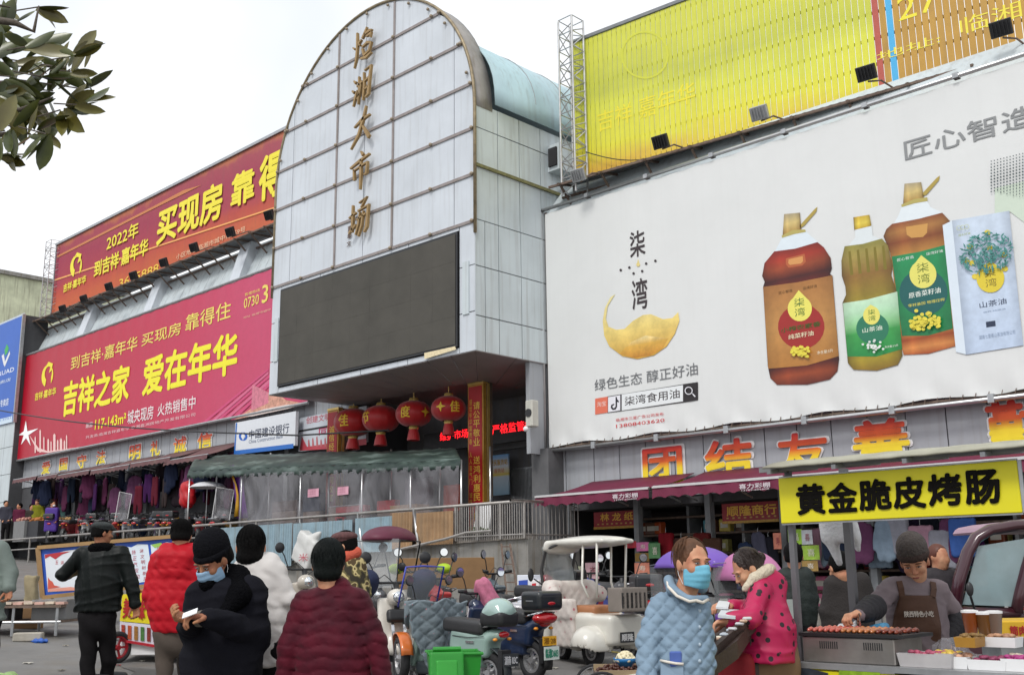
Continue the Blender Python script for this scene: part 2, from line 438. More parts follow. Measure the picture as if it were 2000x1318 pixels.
# tower body
D2 = onX(961, 200, XR)[1]
N = 40
prof = [(XL+.03, ZB+.02)]+[(XR-.03, ZB+.02)]+[(XC+(RAD-.03)*math.cos(PI*i/N), ZSP+(RAD-.03)*math.sin(PI*i/N)) for i in range(N+1)]
MB().prism(prof, 'y', YT+.03, D2-.02).build('tower_core', M_joint, hall)
M_archband = mat('weathered arch band', (.33, .31, .29), .6, var=.3, vscale=1.6, streak=.5)
bnd = MB(); rows = []
for i in range(N+1):
    a = PI*i/N; r = RAD-.01
    rows.append([(XC+r*math.cos(a), y, ZSP+r*math.sin(a)) for y in (YT+.02, (YT+D2)/2, D2)])
bnd.sheet(rows).build('arch_band', M_archband, hall, smooth=True, thick=.04)
# rim tube round the front
rim = [(XR+.01, YT-.01, ZB+2.6)]+[(XC+(RAD+.01)*math.cos(PI*i/N), YT-.01, ZSP+(RAD+.01)*math.sin(PI*i/N)) for i in range(N+1)]+[(XL-.01, YT-.01, ZB+2.6)]
MB().tube(rim, .04, 6).build('edge_tube', mat('aged brass', (.30, .24, .15), .5, metal=.4, var=.4, vscale=6), hall, smooth=True)
# seams
zled = onY(895.3, 440, YT)[2]
seams_px = [(925, 87), (925, 162), (928, 248), (928, 333), (930, 430)]
zs = [onY(x, y, YT)[2] for x, y in seams_px]; dz = (zs[1]-zs[-1])/3
zrow = [zs[-1]+dz*i for i in range(0, 9) if zs[-1]+dz*i < ZTOP-.3]
xv1 = onY(655, 440, YT)[0]; xv2 = onY(766, 440, YT)[0]
xth = [(XL+xv1)/2-.35, xv1+.42*(xv2-xv1), xv1+.55*(xv2-xv1), onY(887, 400, YT)[0]]
xcols = sorted([XL, XL+.75, xv1, xv1+.5*(xv2-xv1), xv2, onY(887, 400, YT)[0], XR])
def panel(x0, x1, z0, z1, yy, m, parent, g=.011, dep=.025, archclip=False):
    x0 += g; x1 -= g; z0 += g; z1 -= g
    if archclip:
        xs = np.linspace(x0, x1, 9); top = [min(z1, arch(x)-.03) for x in xs]; ok = [(x, t) for x, t in zip(xs, top) if t > z0+.02]
        if len(ok) < 2: return
        pts = [(ok[0][0], z0), (ok[-1][0], z0)]+[(x, t) for x, t in ok[::-1]]
    else: pts = [(x0, z0), (x1, z0), (x1, z1), (x0, z1)]
    t = random.uniform(-.002, .002)
    MB().prism(pts, 'y', yy+t, yy+dep).build('cladding_panel', m, parent)
zall = zrow+[ZTOP]
for i in range(len(zall)-1):
    for j in range(len(xcols)-1):
        panel(xcols[j], xcols[j+1], zall[i], zall[i+1], YT, M_panel, hall, archclip=True)
# battens on main seams, with node lamps
stripmb = []
for z in zrow:
    hw = math.sqrt(max(RAD**2-max(z-ZSP, 0)**2, 0))-.03
    MB().box(XC-hw, YT-.03, z-.034, XC+hw, YT-.001, z+.034).build('seam_batten', M_strip, hall)
for xv in (xv1, xv2):
    MB().box(xv-.03, YT-.027, zs[-1]+.05, xv+.03, YT-.001, arch(xv)-.05).build('seam_batten', M_strip, hall)
nod = MB()
for z in zrow:
    hw = math.sqrt(max(RAD**2-max(z-ZSP, 0)**2, 0))-.05
    for x in (XC-hw, xv1-(xv1-XL)*.5, xv1, xv2, xv2+(XR-xv2)*.5, XC+hw):
        if abs(x-XC) <= hw+.01: nod.ball((x, YT-.06, z), .045, 8, 6)
for i in range(1, 14):
    a = PI*i/14; nod.ball((XC+(RAD-.12)*math.cos(a), YT-.05, ZSP+(RAD-.12)*math.sin(a)), .04, 8, 6)
nod.build('facade_lamp_bulbs', mat('dull bulb', (.30, .24, .17), .4), hall, smooth=True, kind='stuff')
# lower tower front around LED
zl = zs[-1]; xs_l = onY(550, 600, YT)[0]; xs_r = onY(896, 560, YT)[0]; zlt = onY(895.3, 453.5, YT)[2]; zlb = onY(897, 676.8, YT)[2]
for z0, z1 in ((ZB, ZB+(zl-ZB)*.30), (ZB+(zl-ZB)*.30, ZB+(zl-ZB)*.66), (ZB+(zl-ZB)*.66, zl)):
    panel(XL, xs_l-.02, z0, z1, YT, M_panel, hall); panel(xs_r+.02, XR, z0, z1, YT, M_panel, hall)
xx = np.linspace(xs_l-.02, xs_r+.02, 5)
for j in range(4):
    panel(xx[j], xx[j+1], zlt+.02, zl, YT, M_panel, hall); panel(xx[j], xx[j+1], ZB, zlb-.02, YT, M_panel, hall)
scr = MB().box(xs_l, YT-.05, zlb, xs_r, YT+.01, zlt).build('screen_frame', M_black, hall)
def ledtex(m, N, L, t):
    n = N.new('ShaderNodeTexNoise'); n.inputs['Scale'].default_value = .8; L.new(t.outputs['Object'], n.inputs['Vector'])
    r = ramp(N, [(.3, (.060, .056, .046)), (.7, (.078, .072, .06))]); L.new(n.outputs['Fac'], r.inputs[0]); return r.outputs[0]
M_led = mat('dormant led screen', (.07, .07, .06), .75, var=.12, vscale=2, tex=ledtex, bump=.1, bscale=200)
nx_, nz_ = 9, 4
for i in range(nx_):
    for k in range(nz_):
        x0 = xs_l+.05+(xs_r-xs_l-.1)*i/nx_; x1 = xs_l+.05+(xs_r-xs_l-.1)*(i+1)/nx_; z0 = zlb+.05+(zlt-zlb-.1)*k/nz_; z1 = zlb+.05+(zlt-zlb-.1)*(k+1)/nz_
        MB().box(x0+.001, YT-.062-random.random()*.0015, z0+.001, x1-.001, YT-.0505, z1-.001).build('screen_panel', M_led, hall)
ypoly('peeling_strip', [(833, 690), (893, 677), (895, 683), (833, 702)], YT, mat('peeled cream film', '#e8d8b0', .7, var=.2, vscale=20), hall, off=.064)
MB().box(onY(905, 560, YT)[0], YT-.03, onY(908, 615, YT)[2], onY(917, 560, YT)[0], YT-.001, onY(908, 512, YT)[2]).build('name_plate', M_panel2, hall)
MB().box(onY(537, 660, YT)[0], YT-.03, onY(541, 706, YT)[2], onY(544, 660, YT)[0], YT-.001, onY(541, 622, YT)[2]).build('name_plate', M_panel2, hall)
# side wall cladding (faces +X)
zside = [ZB]+[onX(930.6, y, XR)[2] for y in (614.9, 517.6, 427.3, 322.4, 247.7)]+[onX(931.7, 200, XR)[2]]
yside = [YT, onX(948, 600, XR)[1], onX(975, 600, XR)[1], onX(1019, 600, XR)[1], YW-.02, 19.6]
MB().box(XR-.2, YT+.04, ZB+.02, XR-.035, 19.6, zside[-1]).build('side_core', M_joint, hall)
for i in range(len(zside)-1):
    ys = yside if i < 3 else [YT, onX(972, 300, XR)[1], onX(1014, 300, XR)[1], onX(1055, 300, XR)[1], 18.3, 19.6]
    for j in range(len(ys)-1):
        g = .011; z1 = zside[i+1]
        MB().box(XR-.032, ys[j]+g, zside[i]+g, XR+random.uniform(-.002, .002), ys[j+1]-g, z1-g).build('cladding_panel', M_panel2, hall)
MB().bar((XR+.03, YT, zside[4]), (XR+.03, 18.3, zside[4]), .05, .07).build('side_pipe', mat('mossy pipe', (.20, .19, .08), .8, var=.4, vscale=10), hall)
# vault roof behind
M_vault = mat('pale blue roof sheet', (.42, .58, .62), .45, var=.14, vscale=1.2, streak=.25)
zv = zside[-1]; rv = RAD*1.0; rows = []
for i in range(33):
    a = PI*i/32; rows.append([(XC+(rv+.12)*math.cos(a), y, zv+.05+(ZTOP-zv-1.05)*math.sin(a)**.8 if math.sin(a) > 0 else zv+.05) for y in (D2-.02, 17.8, 20, 23, 30)])
MB().sheet(rows).build('vault_roof', M_vault, hall, smooth=True, thick=.03)
for y in (17.2, 18.4, 19.6, 21):
    MB().tube([(XC+(rv+.13)*math.cos(PI*i/32), y, zv+.06+(ZTOP-zv-1.05)*max(math.sin(PI*i/32), 0)**.8+.015) for i in range(1, 16)], .012, 5).build('roof_seam', M_steel, hall)
# soffit
c = 1.9; ci = onY(933, 744, YT+c); ZI = ci[2]
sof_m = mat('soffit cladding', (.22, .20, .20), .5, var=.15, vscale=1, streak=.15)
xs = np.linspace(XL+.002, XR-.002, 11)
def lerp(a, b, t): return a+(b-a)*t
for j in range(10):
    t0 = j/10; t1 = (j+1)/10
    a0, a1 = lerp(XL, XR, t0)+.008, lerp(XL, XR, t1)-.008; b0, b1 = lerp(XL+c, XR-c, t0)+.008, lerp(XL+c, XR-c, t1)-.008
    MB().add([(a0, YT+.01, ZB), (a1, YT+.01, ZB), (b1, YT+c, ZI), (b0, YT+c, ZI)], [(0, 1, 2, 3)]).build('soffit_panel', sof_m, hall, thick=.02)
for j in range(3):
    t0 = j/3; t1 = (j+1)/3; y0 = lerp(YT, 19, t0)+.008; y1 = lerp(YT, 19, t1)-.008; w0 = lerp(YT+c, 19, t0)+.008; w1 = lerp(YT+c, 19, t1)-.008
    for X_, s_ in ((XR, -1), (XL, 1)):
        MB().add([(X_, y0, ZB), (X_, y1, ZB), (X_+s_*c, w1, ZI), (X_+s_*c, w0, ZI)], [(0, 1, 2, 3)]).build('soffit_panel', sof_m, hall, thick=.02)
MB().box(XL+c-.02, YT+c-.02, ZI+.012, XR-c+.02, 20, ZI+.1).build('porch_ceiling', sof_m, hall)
# entrance recess
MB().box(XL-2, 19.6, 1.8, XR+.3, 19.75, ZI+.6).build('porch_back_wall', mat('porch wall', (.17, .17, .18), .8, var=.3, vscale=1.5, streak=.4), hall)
a = onX(1037, 733, XR)
MB().box(XR-.16, a[1], onX(1050, 886, XR)[2], XR-.036, YW, ZB-.001).build('side_pier', M_gray, hall)
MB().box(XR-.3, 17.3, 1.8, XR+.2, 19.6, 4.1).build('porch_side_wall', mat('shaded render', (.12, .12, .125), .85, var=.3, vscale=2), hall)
# roller grille
gr = MB()
gx0 = onY(1000, 950, 19.5)[0]; gx1 = onY(1040, 950, 19.5)[0]
for i in range(16): gr.box(lerp(gx0, gx1, i/15)-.012, 19.5, 2.0, lerp(gx0, gx1, i/15)+.012, 19.53, 4.0)
for k in range(9): gr.box(gx0, 19.53, 2.0+k*.25, gx1, 19.55, 2.03+k*.25)
gr.build('entrance_grille', M_steel, hall)
MB().box(onY(960, 900, 19.4)[0], 19.4, onY(960, 880, 19.4)[2], onY(1045, 880, 19.4)[0], 19.6, onY(960, 850, 19.4)[2]).build('entrance_lintel', M_gray, hall)

M_agold = mat('aged gold', (.37, .24, .10), .45, metal=.4, var=.25, vscale=5)
# gold brush characters built from strokes
def strokes(name, S, px, w, h, parent, yoff=-.12, thick=.07, th=.10):
    """S: strokes of points in a unit box (y up) with width; px = centre in the photo"""
    c0 = onY(px[0], px[1], YT); mb = MB()
    for st in S:
        P = [(c0[0]+(x-.5)*w, c0[2]+(y-.5)*h, r) for x, y, r in st]
        L_, R_ = [], []
        for i, (x, z, r) in enumerate(P):
            x2, z2, _ = P[min(i+1, len(P)-1)]; x1, z1, _ = P[max(i-1, 0)]; dx, dz_ = x2-x1, z2-z1; l = math.hypot(dx, dz_) or 1
            nx, nz_ = -dz_/l, dx/l; L_.append((x+nx*r*th, z+nz_*r*th)); R_.append((x-nx*r*th, z-nz_*r*th))
        n = len(P)
        for i in range(n-1):
            q = [L_[i], R_[i], R_[i+1], L_[i+1]]; mb.prism(q, 'y', YT+yoff-thick, YT+yoff)
    return mb.build(name, M_agold, parent, recalc=True)
def cv(*p): return [(x, y, r) for x, y, r in p]
chars = [
 ((718, 97), [cv((.22,.98,.5),(.24,.6,.8),(.2,.25,.7),(.1,.02,.3)), cv((.02,.62,.4),(.12,.55,.6)), cv((.45,.72,.5),(.3,.66,.8),(.38,.58,.5)), cv((.72,1.0,.3),(.62,.86,.9),(.48,.74,.5)), cv((.6,.82,.4),(.85,.86,.8),(.98,.84,.5)), cv((.7,.74,.4),(.95,.76,.9),(.9,.66,.4)), cv((.5,.5,.5),(.75,.56,.8),(.95,.5,.8),(.85,.3,.8),(.6,.24,.7),(.5,.45,.6)), cv((.42,.2,.5),(.7,.16,.8),(.96,.22,.5))]),
 ((716, 177), [cv((.12,.8,.4),(.22,.72,.9)), cv((.04,.55,.4),(.14,.48,.9)), cv((.1,.1,.4),(.22,.35,.8),(.3,.5,.3)), cv((.38,.85,.5),(.4,.5,.8),(.36,.1,.4)), cv((.28,.6,.5),(.55,.68,.7)), cv((.5,.62,.5),(.44,.4,.6),(.3,.25,.3)), cv((.62,.9,.5),(.66,.5,.8),(.6,.15,.5)), cv((.66,.95,.4),(.98,1.0,.8),(.9,.6,.8),(.86,.25,.9),(.72,.2,.4)), cv((.68,.65,.4),(.86,.7,.6)), cv((.66,.42,.4),(.85,.46,.6))]),
 ((714, 252), [cv((.2,.55,.4),(.6,.68,.9),(.98,.72,.5)), cv((.78,1.0,.5),(.66,.7,.9),(.42,.3,.9),(.04,.0,.3)), cv((.62,.5,.5),(.8,.3,.9),(.96,.12,1.1))]),
 ((713, 337), [cv((.55,1.0,.4),(.66,.88,.9)), cv((.02,.66,.5),(.5,.76,.8),(.98,.84,.5)), cv((.2,.6,.5),(.24,.3,.8)), cv((.2,.56,.4),(.6,.62,.6),(.88,.64,.8),(.84,.36,.8),(.74,.34,.4)), cv((.56,.78,.6),(.56,.4,.9),(.54,.0,.5))]),
 ((711, 430), [cv((.2,.9,.5),(.2,.5,.9),(.18,.2,.5)), cv((.02,.6,.4),(.36,.68,.6)), cv((.02,.2,.5),(.36,.36,.7)), cv((.52,.9,.4),(.88,.98,.8),(.62,.76,.5)), cv((.46,.7,.5),(.98,.76,.9),(.9,.2,1.),(.78,.1,.5)), cv((.56,.66,.4),(.5,.35,.7),(.36,.1,.4)), cv((.74,.66,.4),(.66,.3,.7),(.5,.04,.4)), cv((.4,.48,.4),(.86,.56,.5))]),
]
for (pc, S) in chars:
    strokes('gold_character', S, pc, .78, .98, hall, th=.044)
for k, ch in enumerate('董奉文书'[:3]):
    ytext('small_signature', ch, (681-k, 449+k*15+4), (689-k, 438+k*15+2), YT, M_rust, hall, off=.03, bold=.03)

# ================================================================== LEFT WING
XLE = onY(49, 704, YB)[0]-.9
left = thing('left_wing', 'long grey panelled shop wing left of the arched tower with sloping parapet', 'building', (XLE, YW, 1.5), world=True)
def plat(x): return 2.02+max(0, -x-20)*.037
MB().box(XLE-.2, YW+.03, 1.0, XL+.5, 26, 10.6).build('wing_core', M_joint, left)
# fascia panels with the slogan
zf0, zf1 = 5.1, 6.6
xs = np.linspace(XLE, XL+.4, 40)
for j in range(39): panel(xs[j], xs[j+1], zf0, zf1, YW, M_gray, left)
# upper sloping parapet: panels tilted back
zp0 = onY(531, 525, YB)[2]-.1; zp1 = onY(535, 455, 18.4)[2]-.15
xs = np.linspace(XLE, XL+.2, 44)
for j in range(43):
    MB().add([(xs[j]+.01, YW-.0, zp0), (xs[j+1]-.01, YW, zp0), (xs[j+1]-.01, 18.5, zp1), (xs[j]+.01, 18.5, zp1)], [(0, 1, 2, 3)]).build('parapet_panel', M_panel2, left, thick=.03)
MB().box(XLE, 18.55, 10, XL+.2, 26, zp1-.02).build('parapet_core', M_joint, left)
for px_, py_ in ((160, 655), (293, 590), (463, 525)):
    a = onY(px_, py_, YW)
    MB().prism([(YW-.25, zp0-.2), (18.4, zp0-.2), (18.45, zp1), (YW+.3, zp1)], 'x', a[0]-.3, a[0]+.3).build('parapet_fin', M_panel, left)
# end pylon at far left
px0 = onY(46, 650, 17.3)[0]
MB().box(px0-30, 17.3, 1.0, px0-.0, YW+.5, onY(46, 612, 17.3)[2]-.1).build('end_wall', M_joint, left)
zt = onY(46, 612, 17.3)[2]; zz = np.linspace(3.4, zt, 9); xx = [px0-.9*k for k in range(6)]
for i in range(8):
    for j in range(5): panel(xx[j+1], xx[j], zz[i], zz[i+1], 17.27, M_panel2, left)
# shop fronts: pillars + dark interior
pil = MB()
for j in range(9):
    x = lerp(XLE+.5, XL, j/8); MB().box(x-.1, YW-.02, 1.6, x+.1, YW+.3, zf0).build('shop_pillar', M_grey, left)
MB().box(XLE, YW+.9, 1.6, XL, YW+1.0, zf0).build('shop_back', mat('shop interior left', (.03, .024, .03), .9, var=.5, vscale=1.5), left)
# slogan characters
M_slog = mat('slogan gradient', (.8, .3, .05), .5, var=.04, tex=grad('Z', [(0, '#f3e32c'), (.42, '#f0d22a'), (.62, '#e2601e'), (1, '#cf1d22')]))
for ch, x0, y1, x1, y0 in (('爱', 82.5, 900, 100, 926), ('国', 117, 893, 134, 919), ('守', 151, 886, 171, 915), ('法', 189, 878, 208, 907), ('明', 253.5, 867, 277, 899), ('礼', 295, 859, 315, 891), ('诚', 340, 851, 366, 886), ('信', 387, 842, 416, 879)):
    w = ytext('slogan_backing', ch, (x0-1, y0+1), (x1+1, y1-1), YW, M_wht, left, off=.022, bold=.07)
    ytext('slogan_character', ch, (x0, y0), (x1, y1), YW, M_slog, left, off=.04, bold=.03)
# ---- old green building far behind
old = thing('old_block', 'old yellow green tiled block far behind the left end of the wing', 'building', (-75, 30, 2), world=True)
q = at(40, 600, 85)
M_old = mat('yellow green tiles', (.58, .60, .42), .8, var=.25, vscale=1, streak=.5)
ox = q[0]
MB().box(ox-12, q[1]-6, 1, ox+5.5, q[1]+8, at(40, 578, 85)[2]).build('wall', M_old, old)
for k in range(4):
    zz_ = at(40, 590+k*16, 80)[2]; MB().box(ox-12.2, q[1]-6.2, zz_, ox+5.7, q[1]-6.0, zz_+.25).build('ledge', M_conc, old)
zt_ = at(40, 578, 85)[2]
MB().box(ox-12.3, q[1]-6.3, zt_, ox+5.8, q[1]+8, zt_+.3).build('roof', M_conc, old)
MB().box(ox+.5, q[1]-4, zt_+.3, ox+3, q[1]-2, zt_+.9).build('brick_parapet', M_rust, old)

# ================================================================== RIGHT WING
right = thing('right_wing', 'grey panelled shop wing carrying the big white oil billboard', 'building', (XR, YW, 0), world=True)
MB().box(XR+.25, YW+.03, 2.75, 8, 26, 9.6).build('wing_core', M_joint, right)
z0_ = onY(1300, 985, YW)[2]-.2
xs = [onY(x, 900, YW)[0] for x in (1075, 1105, 1160, 1210, 1262, 1318, 1375, 1430, 1496, 1560, 1628, 1700, 1776, 1856, 1940, 2030)]+[-3.5, -2.2, -1, 1, 3, 5, 8]
for j in range(len(xs)-1): panel(xs[j], xs[j+1], 2.9, 4.5, YW, M_gray, right)
panel(XR+.25, 8, 4.5, 9.55, YW, M_panel2, right)
# sloping coping under the yellow board
MB().add([(XR, YW-.1, 9.62), (8, YW-.1, 9.62), (8, 18.6, 10.35), (XR, 18.2, 10.35)], [(0, 1, 2, 3)]).build('coping', M_panel2, right, thick=.04)
MB().box(XR, YW-.14, 9.52, 8, YW+.0, 9.62).build('coping_edge', M_rust, right)
for x0, x1, y1, ch, y0 in ((1261, 1332, 872, '团', 948), (1383, 1467, 855, '结', 940), (1525, 1616, 842, '友', 930), (1673, 1772, 815, '善', 905), (1937, 2050, 776, '勤', 880)):
    ytext('slogan_backing', ch, (x0-3, y0+3), (x1+3, y1-3), YW, M_wht, right, off=.022, bold=.05)
    ytext('slogan_character', ch, (x0, y0), (x1, y1), YW, M_slog, right, off=.05, bold=.035)
# shop fronts
M_pil = mat('shop pillar', (.20, .21, .22), .6, var=.2, streak=.4)
for px_ in (1110, 1245, 1385, 1530, 1700):
    x = onY(px_, 1000, YW)[0]; MB().box(x-.06, YW-.06, .2, x+.06, YW+.1, 2.95).build('shop_pillar', M_pil, right)
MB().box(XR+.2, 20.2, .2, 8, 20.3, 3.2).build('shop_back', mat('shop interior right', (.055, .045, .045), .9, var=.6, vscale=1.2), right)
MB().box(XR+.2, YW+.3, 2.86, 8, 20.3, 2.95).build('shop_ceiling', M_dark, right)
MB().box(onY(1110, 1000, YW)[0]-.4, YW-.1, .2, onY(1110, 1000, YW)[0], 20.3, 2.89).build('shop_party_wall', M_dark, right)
MB().box(XR+.4, YW+.0, .3, 8, 20.2, .72).build('shop_floor', M_conc, right)

# ================================================================== PLATFORM, RAMP WALL, RAIL
wl = thing('ramp_wall', 'stained concrete retaining wall under the raised market entrance', 'wall', (-15, 16, 0), world=True)
YR = 16.0; XE = -15.0
xs = [XE, -17, -19, -22, -25, -30, -36, -44, -54]
zt = [2.12, 2.08, 1.99, 1.83, 1.66, 1.60, 1.7, 1.9, 2.2]
rows = [[(x, YR, ground(x)-.3) for x in xs], [(x, YR, z) for x, z in zip(xs, zt)]]
pts = [(x, z) for x, z in zip(xs, zt)]+[(x, ground(x)-.3) for x in xs[::-1]]
MB().prism(pts, 'y', YR, YR+.25).build('wall_face', M_conc, wl)
MB().box(XE-.25, YR+.25, .3, XE, 17.6, 2.1).build('return_wall', M_conc, wl)
pts = [(x, z) for x, z in zip(xs, zt)]+[(x, z-.08) for x, z in zip(xs[::-1], zt[::-1])]
MB().prism([(x, z+.075) for x, z in pts], 'y', YR-.07, YR+.3).build('coping', mat('coping concrete', (.30, .27, .24), .9, var=.3, vscale=4, dirt=.6), wl)
rows = []
for y in (YR+.26, 16.8, 17.8, 20): rows.append([(x, y, min(plat(x), 2.02+max(0, -x-20)*.037)) for x in [XE-.02, -17, -20, -25, -30, -40, -50, -62]])
MB().sheet(rows).build('platform_floor', M_conc, None, kind='structure', recalc=False)
rail = thing('rail_fence', 'steel tube handrail with thin uprights along the raised platform', 'railing', (-24, 15.9, 2), world=True)
ZR = onY(704, 1002, YR-.1)[2]
M_rail = mat('worn rail steel', (.36, .34, .32), .45, metal=.5, var=.25, vscale=6, dirt=.3)
MB().tube([(-56, YR-.1, ZR), (-40, YR-.1, ZR), (-30, YR-.1, ZR), (-20, YR-.1, ZR), (XE, YR-.1, ZR)], .035, 8).build('top_rail', M_rail, rail, smooth=True)
MB().tube([(XE, YR-.1, ZR), (XE, 15.5, ZR), (XE, 17.4, ZR)], .03, 8).build('top_rail', M_rail, rail, smooth=True)
MB().tube([(XE, YR-.1, 2.2), (XE, 17.4, 2.2)], .02, 6).build('bottom_rail', M_rail, rail)
xr0 = XE; xr1 = onY(890, 1000, YR-.1)[0]
MB().tube([(xr0, YR-.1, 2.2), (xr1, YR-.1, 2.2)], .02, 6).build('bottom_rail', M_rail, rail)
n = 30
for i in range(n+1):
    x = lerp(xr0, xr1, i/n); MB().tube([(x, YR-.1, 2.12), (x, YR-.1, ZR)], .032 if i % 10 == 0 else .012, 6).build('fence_post' if i % 10 == 0 else 'baluster', M_rail, rail)
for i in range(14): MB().tube([(xr0, YR-.1+(i+1)*.12, 2.1), (xr0, YR-.1+(i+1)*.12, ZR)], .012, 6).build('baluster', M_rail, rail)
for px_, py0, py1 in ((600, 1112, 1013), (713, 1090, 1000), (822, 1078, 992)):
    a = onY(px_, py0, YR-.2); b = onY(px_-14, py1, YR-.1); MB().tube([(a[0], YR-.25, a[2]), (b[0], YR-.1, b[2])], .035, 8).build('fence_post', M_alu, rail, smooth=True)
for px_ in (0, 60, 155, 242, 312, 334, 450, 500):
    x = onY(px_, 1040, YR-.1)[0]; MB().tube([(x, YR-.1, 1.3), (x, YR-.1, ZR+.0)], .035, 6).build('fence_post', M_rail, rail)
MB().tube([(-56, YR-.12, ZR-.42), (-27, YR-.12, ZR-.34)], .025, 6).build('mid_rail', M_rail, rail)
MB().tube([tuple(onY(770, 1075, YR-.3)), tuple(onY(870, 1052, YR-.3)), tuple(onY(910, 1040, YR-.25)), tuple(onY(960, 1036, YR-.2))], .03, 6).build('loose_pole', M_rail, rail)

# corrugated sheets fixed on the rail
def corr(x0, x1, z0, z1, y, m, label, n=None, pitch=.1, amp=.016, z0b=None):
    t = thing('corrugated_sheet', label, 'metal sheet', (x0, y, z0), world=True, group='corrugated sheets along the platform rail')
    k = int((x1-x0)/pitch*6); rows = [[], []]
    for i in range(k+1):
        f = i/k; x = lerp(x0, x1, f); yy = y-amp*math.copysign(min(1, abs(math.sin(2*PI*(x-x0)/pitch))*1.6), math.sin(2*PI*(x-x0)/pitch))
        zb = z0 if z0b is None else lerp(z0, z0b, f)
        rows[0].append((x, yy, zb)); rows[1].append((x, yy, z1))
    MB().sheet(rows).build('sheet', m, t, smooth=False, recalc=False, thick=.004)
    return t
M_bsheet = mat('faded blue sheet', (.27, .38, .44), .55, var=.2, vscale=3, streak=.4, metal=.1)
M_osheet = mat('ochre sheet', (.34, .21, .11), .75, var=.3, vscale=3, streak=.4)
def sx(px_, y_=1060): return onY(px_, y_, YR-.02)[0]
zt1 = ZR-.12
corr(sx(432), sx(492), 1.62, zt1, YR-.18, M_bsheet, 'pale blue corrugated sheet nearest the black knit hat')
corr(sx(494), sx(581), 1.68, zt1, YR-.18, M_bsheet, 'pale blue corrugated sheet behind the white coat')
corr(sx(584), sx(700), 1.82, zt1-.02, YR-.2, M_bsheet, 'pale blue corrugated sheet behind the white sack')
corr(sx(704), sx(776), 1.95, zt1, YR-.18, M_bsheet, 'last blue corrugated sheet beside the ochre sheets')
corr(sx(777), sx(815), 2.0, ZR-.06, YR-.19, M_osheet, 'narrow ochre corrugated sheet beside the blue ones')
corr(sx(824), sx(897), 2.06, ZR-.1, YR-.19, M_osheet, 'wide ochre corrugated sheet with a green smear', pitch=.12)

# ================================================================== BOARDS
PM = {}
def pm(c, r=.55, var=.03):
    k = 'print %s' % c
    return mat(k, c, r, var=var)
def zz(k, ox, oy): return lambda x, y: (ox+x/k, oy+y/k)
def circ(cx, cy, r, ry=None, n=20, a0=0, a1=2*PI): return [(cx+r*math.cos(a0+(a1-a0)*i/n), cy-(ry or r)*math.sin(a0+(a1-a0)*i/n)) for i in range(n)]
def drop(cx, cy, r, ax, ay, ry=None):
    ry = ry or r; return [(ax, ay)]+[(cx+r*math.sin(a), cy-ry*math.cos(a)) for a in np.linspace(.6, 2*PI-.6, 20)]
def P_(name, z, pts, P, m, parent, off, **kw): return ypoly(name, [z(*p) for p in pts], P, m, parent, off=off, **kw)

# ---- white oil billboard
wb = thing('oil_billboard', 'huge white billboard of cooking oil bottles stretched on a tube frame', 'billboard', (-10, YB, 3.9), world=True)
bx0 = onY(1066, 700, YB)[0]+.06; bx1 = -1.2; bz0 = onY(1073, 877, YB)[2]+.06; bz1 = onY(1064, 415, YB)[2]-.05
M_vinyl = mat('white vinyl', (.735, .745, .735), .5, streak=.02, var=.04, vscale=.6, bump=.25, bscale=2.2)
rows = []
for k in range(15):
    z = lerp(bz0, bz1, (k/14)**1.6); r = []
    for i in range(180):
        x = lerp(bx0, bx1, i/179); a = max(0, 1-(z-bz0)/.55); e = max(0, 1-(bz1-z)/.4)
        r.append((x, YB+.002+.016*a*(math.sin(x*7+z*9)+.6*math.sin(x*17+2*z))+.008*e*math.sin(x*11), z+.03*a*a*math.sin(x*3.3)))
    rows.append(r)
MB().sheet(rows).build('vinyl_face', M_vinyl, wb, smooth=True, recalc=False)
MB().box(bx0+.05, YB+.06, bz0+.05, bx1, YB+.1, bz1-.05).build('backing', M_dark, wb)
fr = [((bx0-.1, bz0-.1), (bx1, bz0-.1)), ((bx0-.1, bz1+.1), (bx1, bz1+.1)), ((bx0-.1, bz0-.1), (bx0-.1, bz1+.1))]
for a, b in fr:
    MB().tube([(a[0], YB-.03, a[1]), (b[0], YB-.03, b[1])], .042, 8).build('frame_tube', M_alu, wb, smooth=True)
MB().tube([(bx0-.02, YB+.06, bz0-.05), (bx0-.02, YB+.06, bz1+.05)], .03, 8).build('frame_tube', M_rust, wb)
MB().tube([(bx0, YB+.06, bz0-.03), (bx1, YB+.06, bz0-.03)], .03, 8).build('frame_tube', M_rust, wb)
for i in range(9):
    x = lerp(bx0+1.3, bx1, i/8); MB().box(x-.05, YB-.08, bz0-.16, x+.05, YB+.05, bz0-.02).build('clamp', M_steel, wb); MB().box(x-.05, YB-.08, bz1+.06, x+.05, YB+.05, bz1+.15).build('clamp', M_steel, wb)
hk = MB()
for i in range(70):
    x = lerp(bx0+.1, bx1, i/69); hk.bar((x, YB-.03, bz0-.07), (x+.03, YB-.02, bz0+.03), .012)
hk.build('lacing', M_rust, wb, kind='stuff')
z5 = zz(2.441, 1040, 340); z6 = zz(2.196, 1440, 200)
T = lambda s, a, b, z, c, P, par, **k: ytext('lettering', s, z(*a), z(*b), P, pm(c), par, **k)
T('柒', (468, 402), (534, 262), z5, '#3d3336', YB, wb, off=.03, bold=.01)
T('湾', (478, 652), (545, 490), z5, '#3d3336', YB, wb, off=.03, bold=.01)
for x, y in ((422, 458), (463, 446), (543, 427), (587, 414), (483, 474), (524, 463)): P_('printed_dot', z5, circ(x, y, 6), YB, pm('#3d3336'), wb, .03)
P_('printed_drop', z5, drop(505, 432, 9, 505, 405), YB, pm('#e6d28a'), wb, .03)
M_oil = mat('print golden oil', '#e0bd55', .4, var=.25, vscale=3, tex=grad('Z', [(0, '#d9a438'), (.45, '#ecd27a'), (1, '#f2e6a8')]))
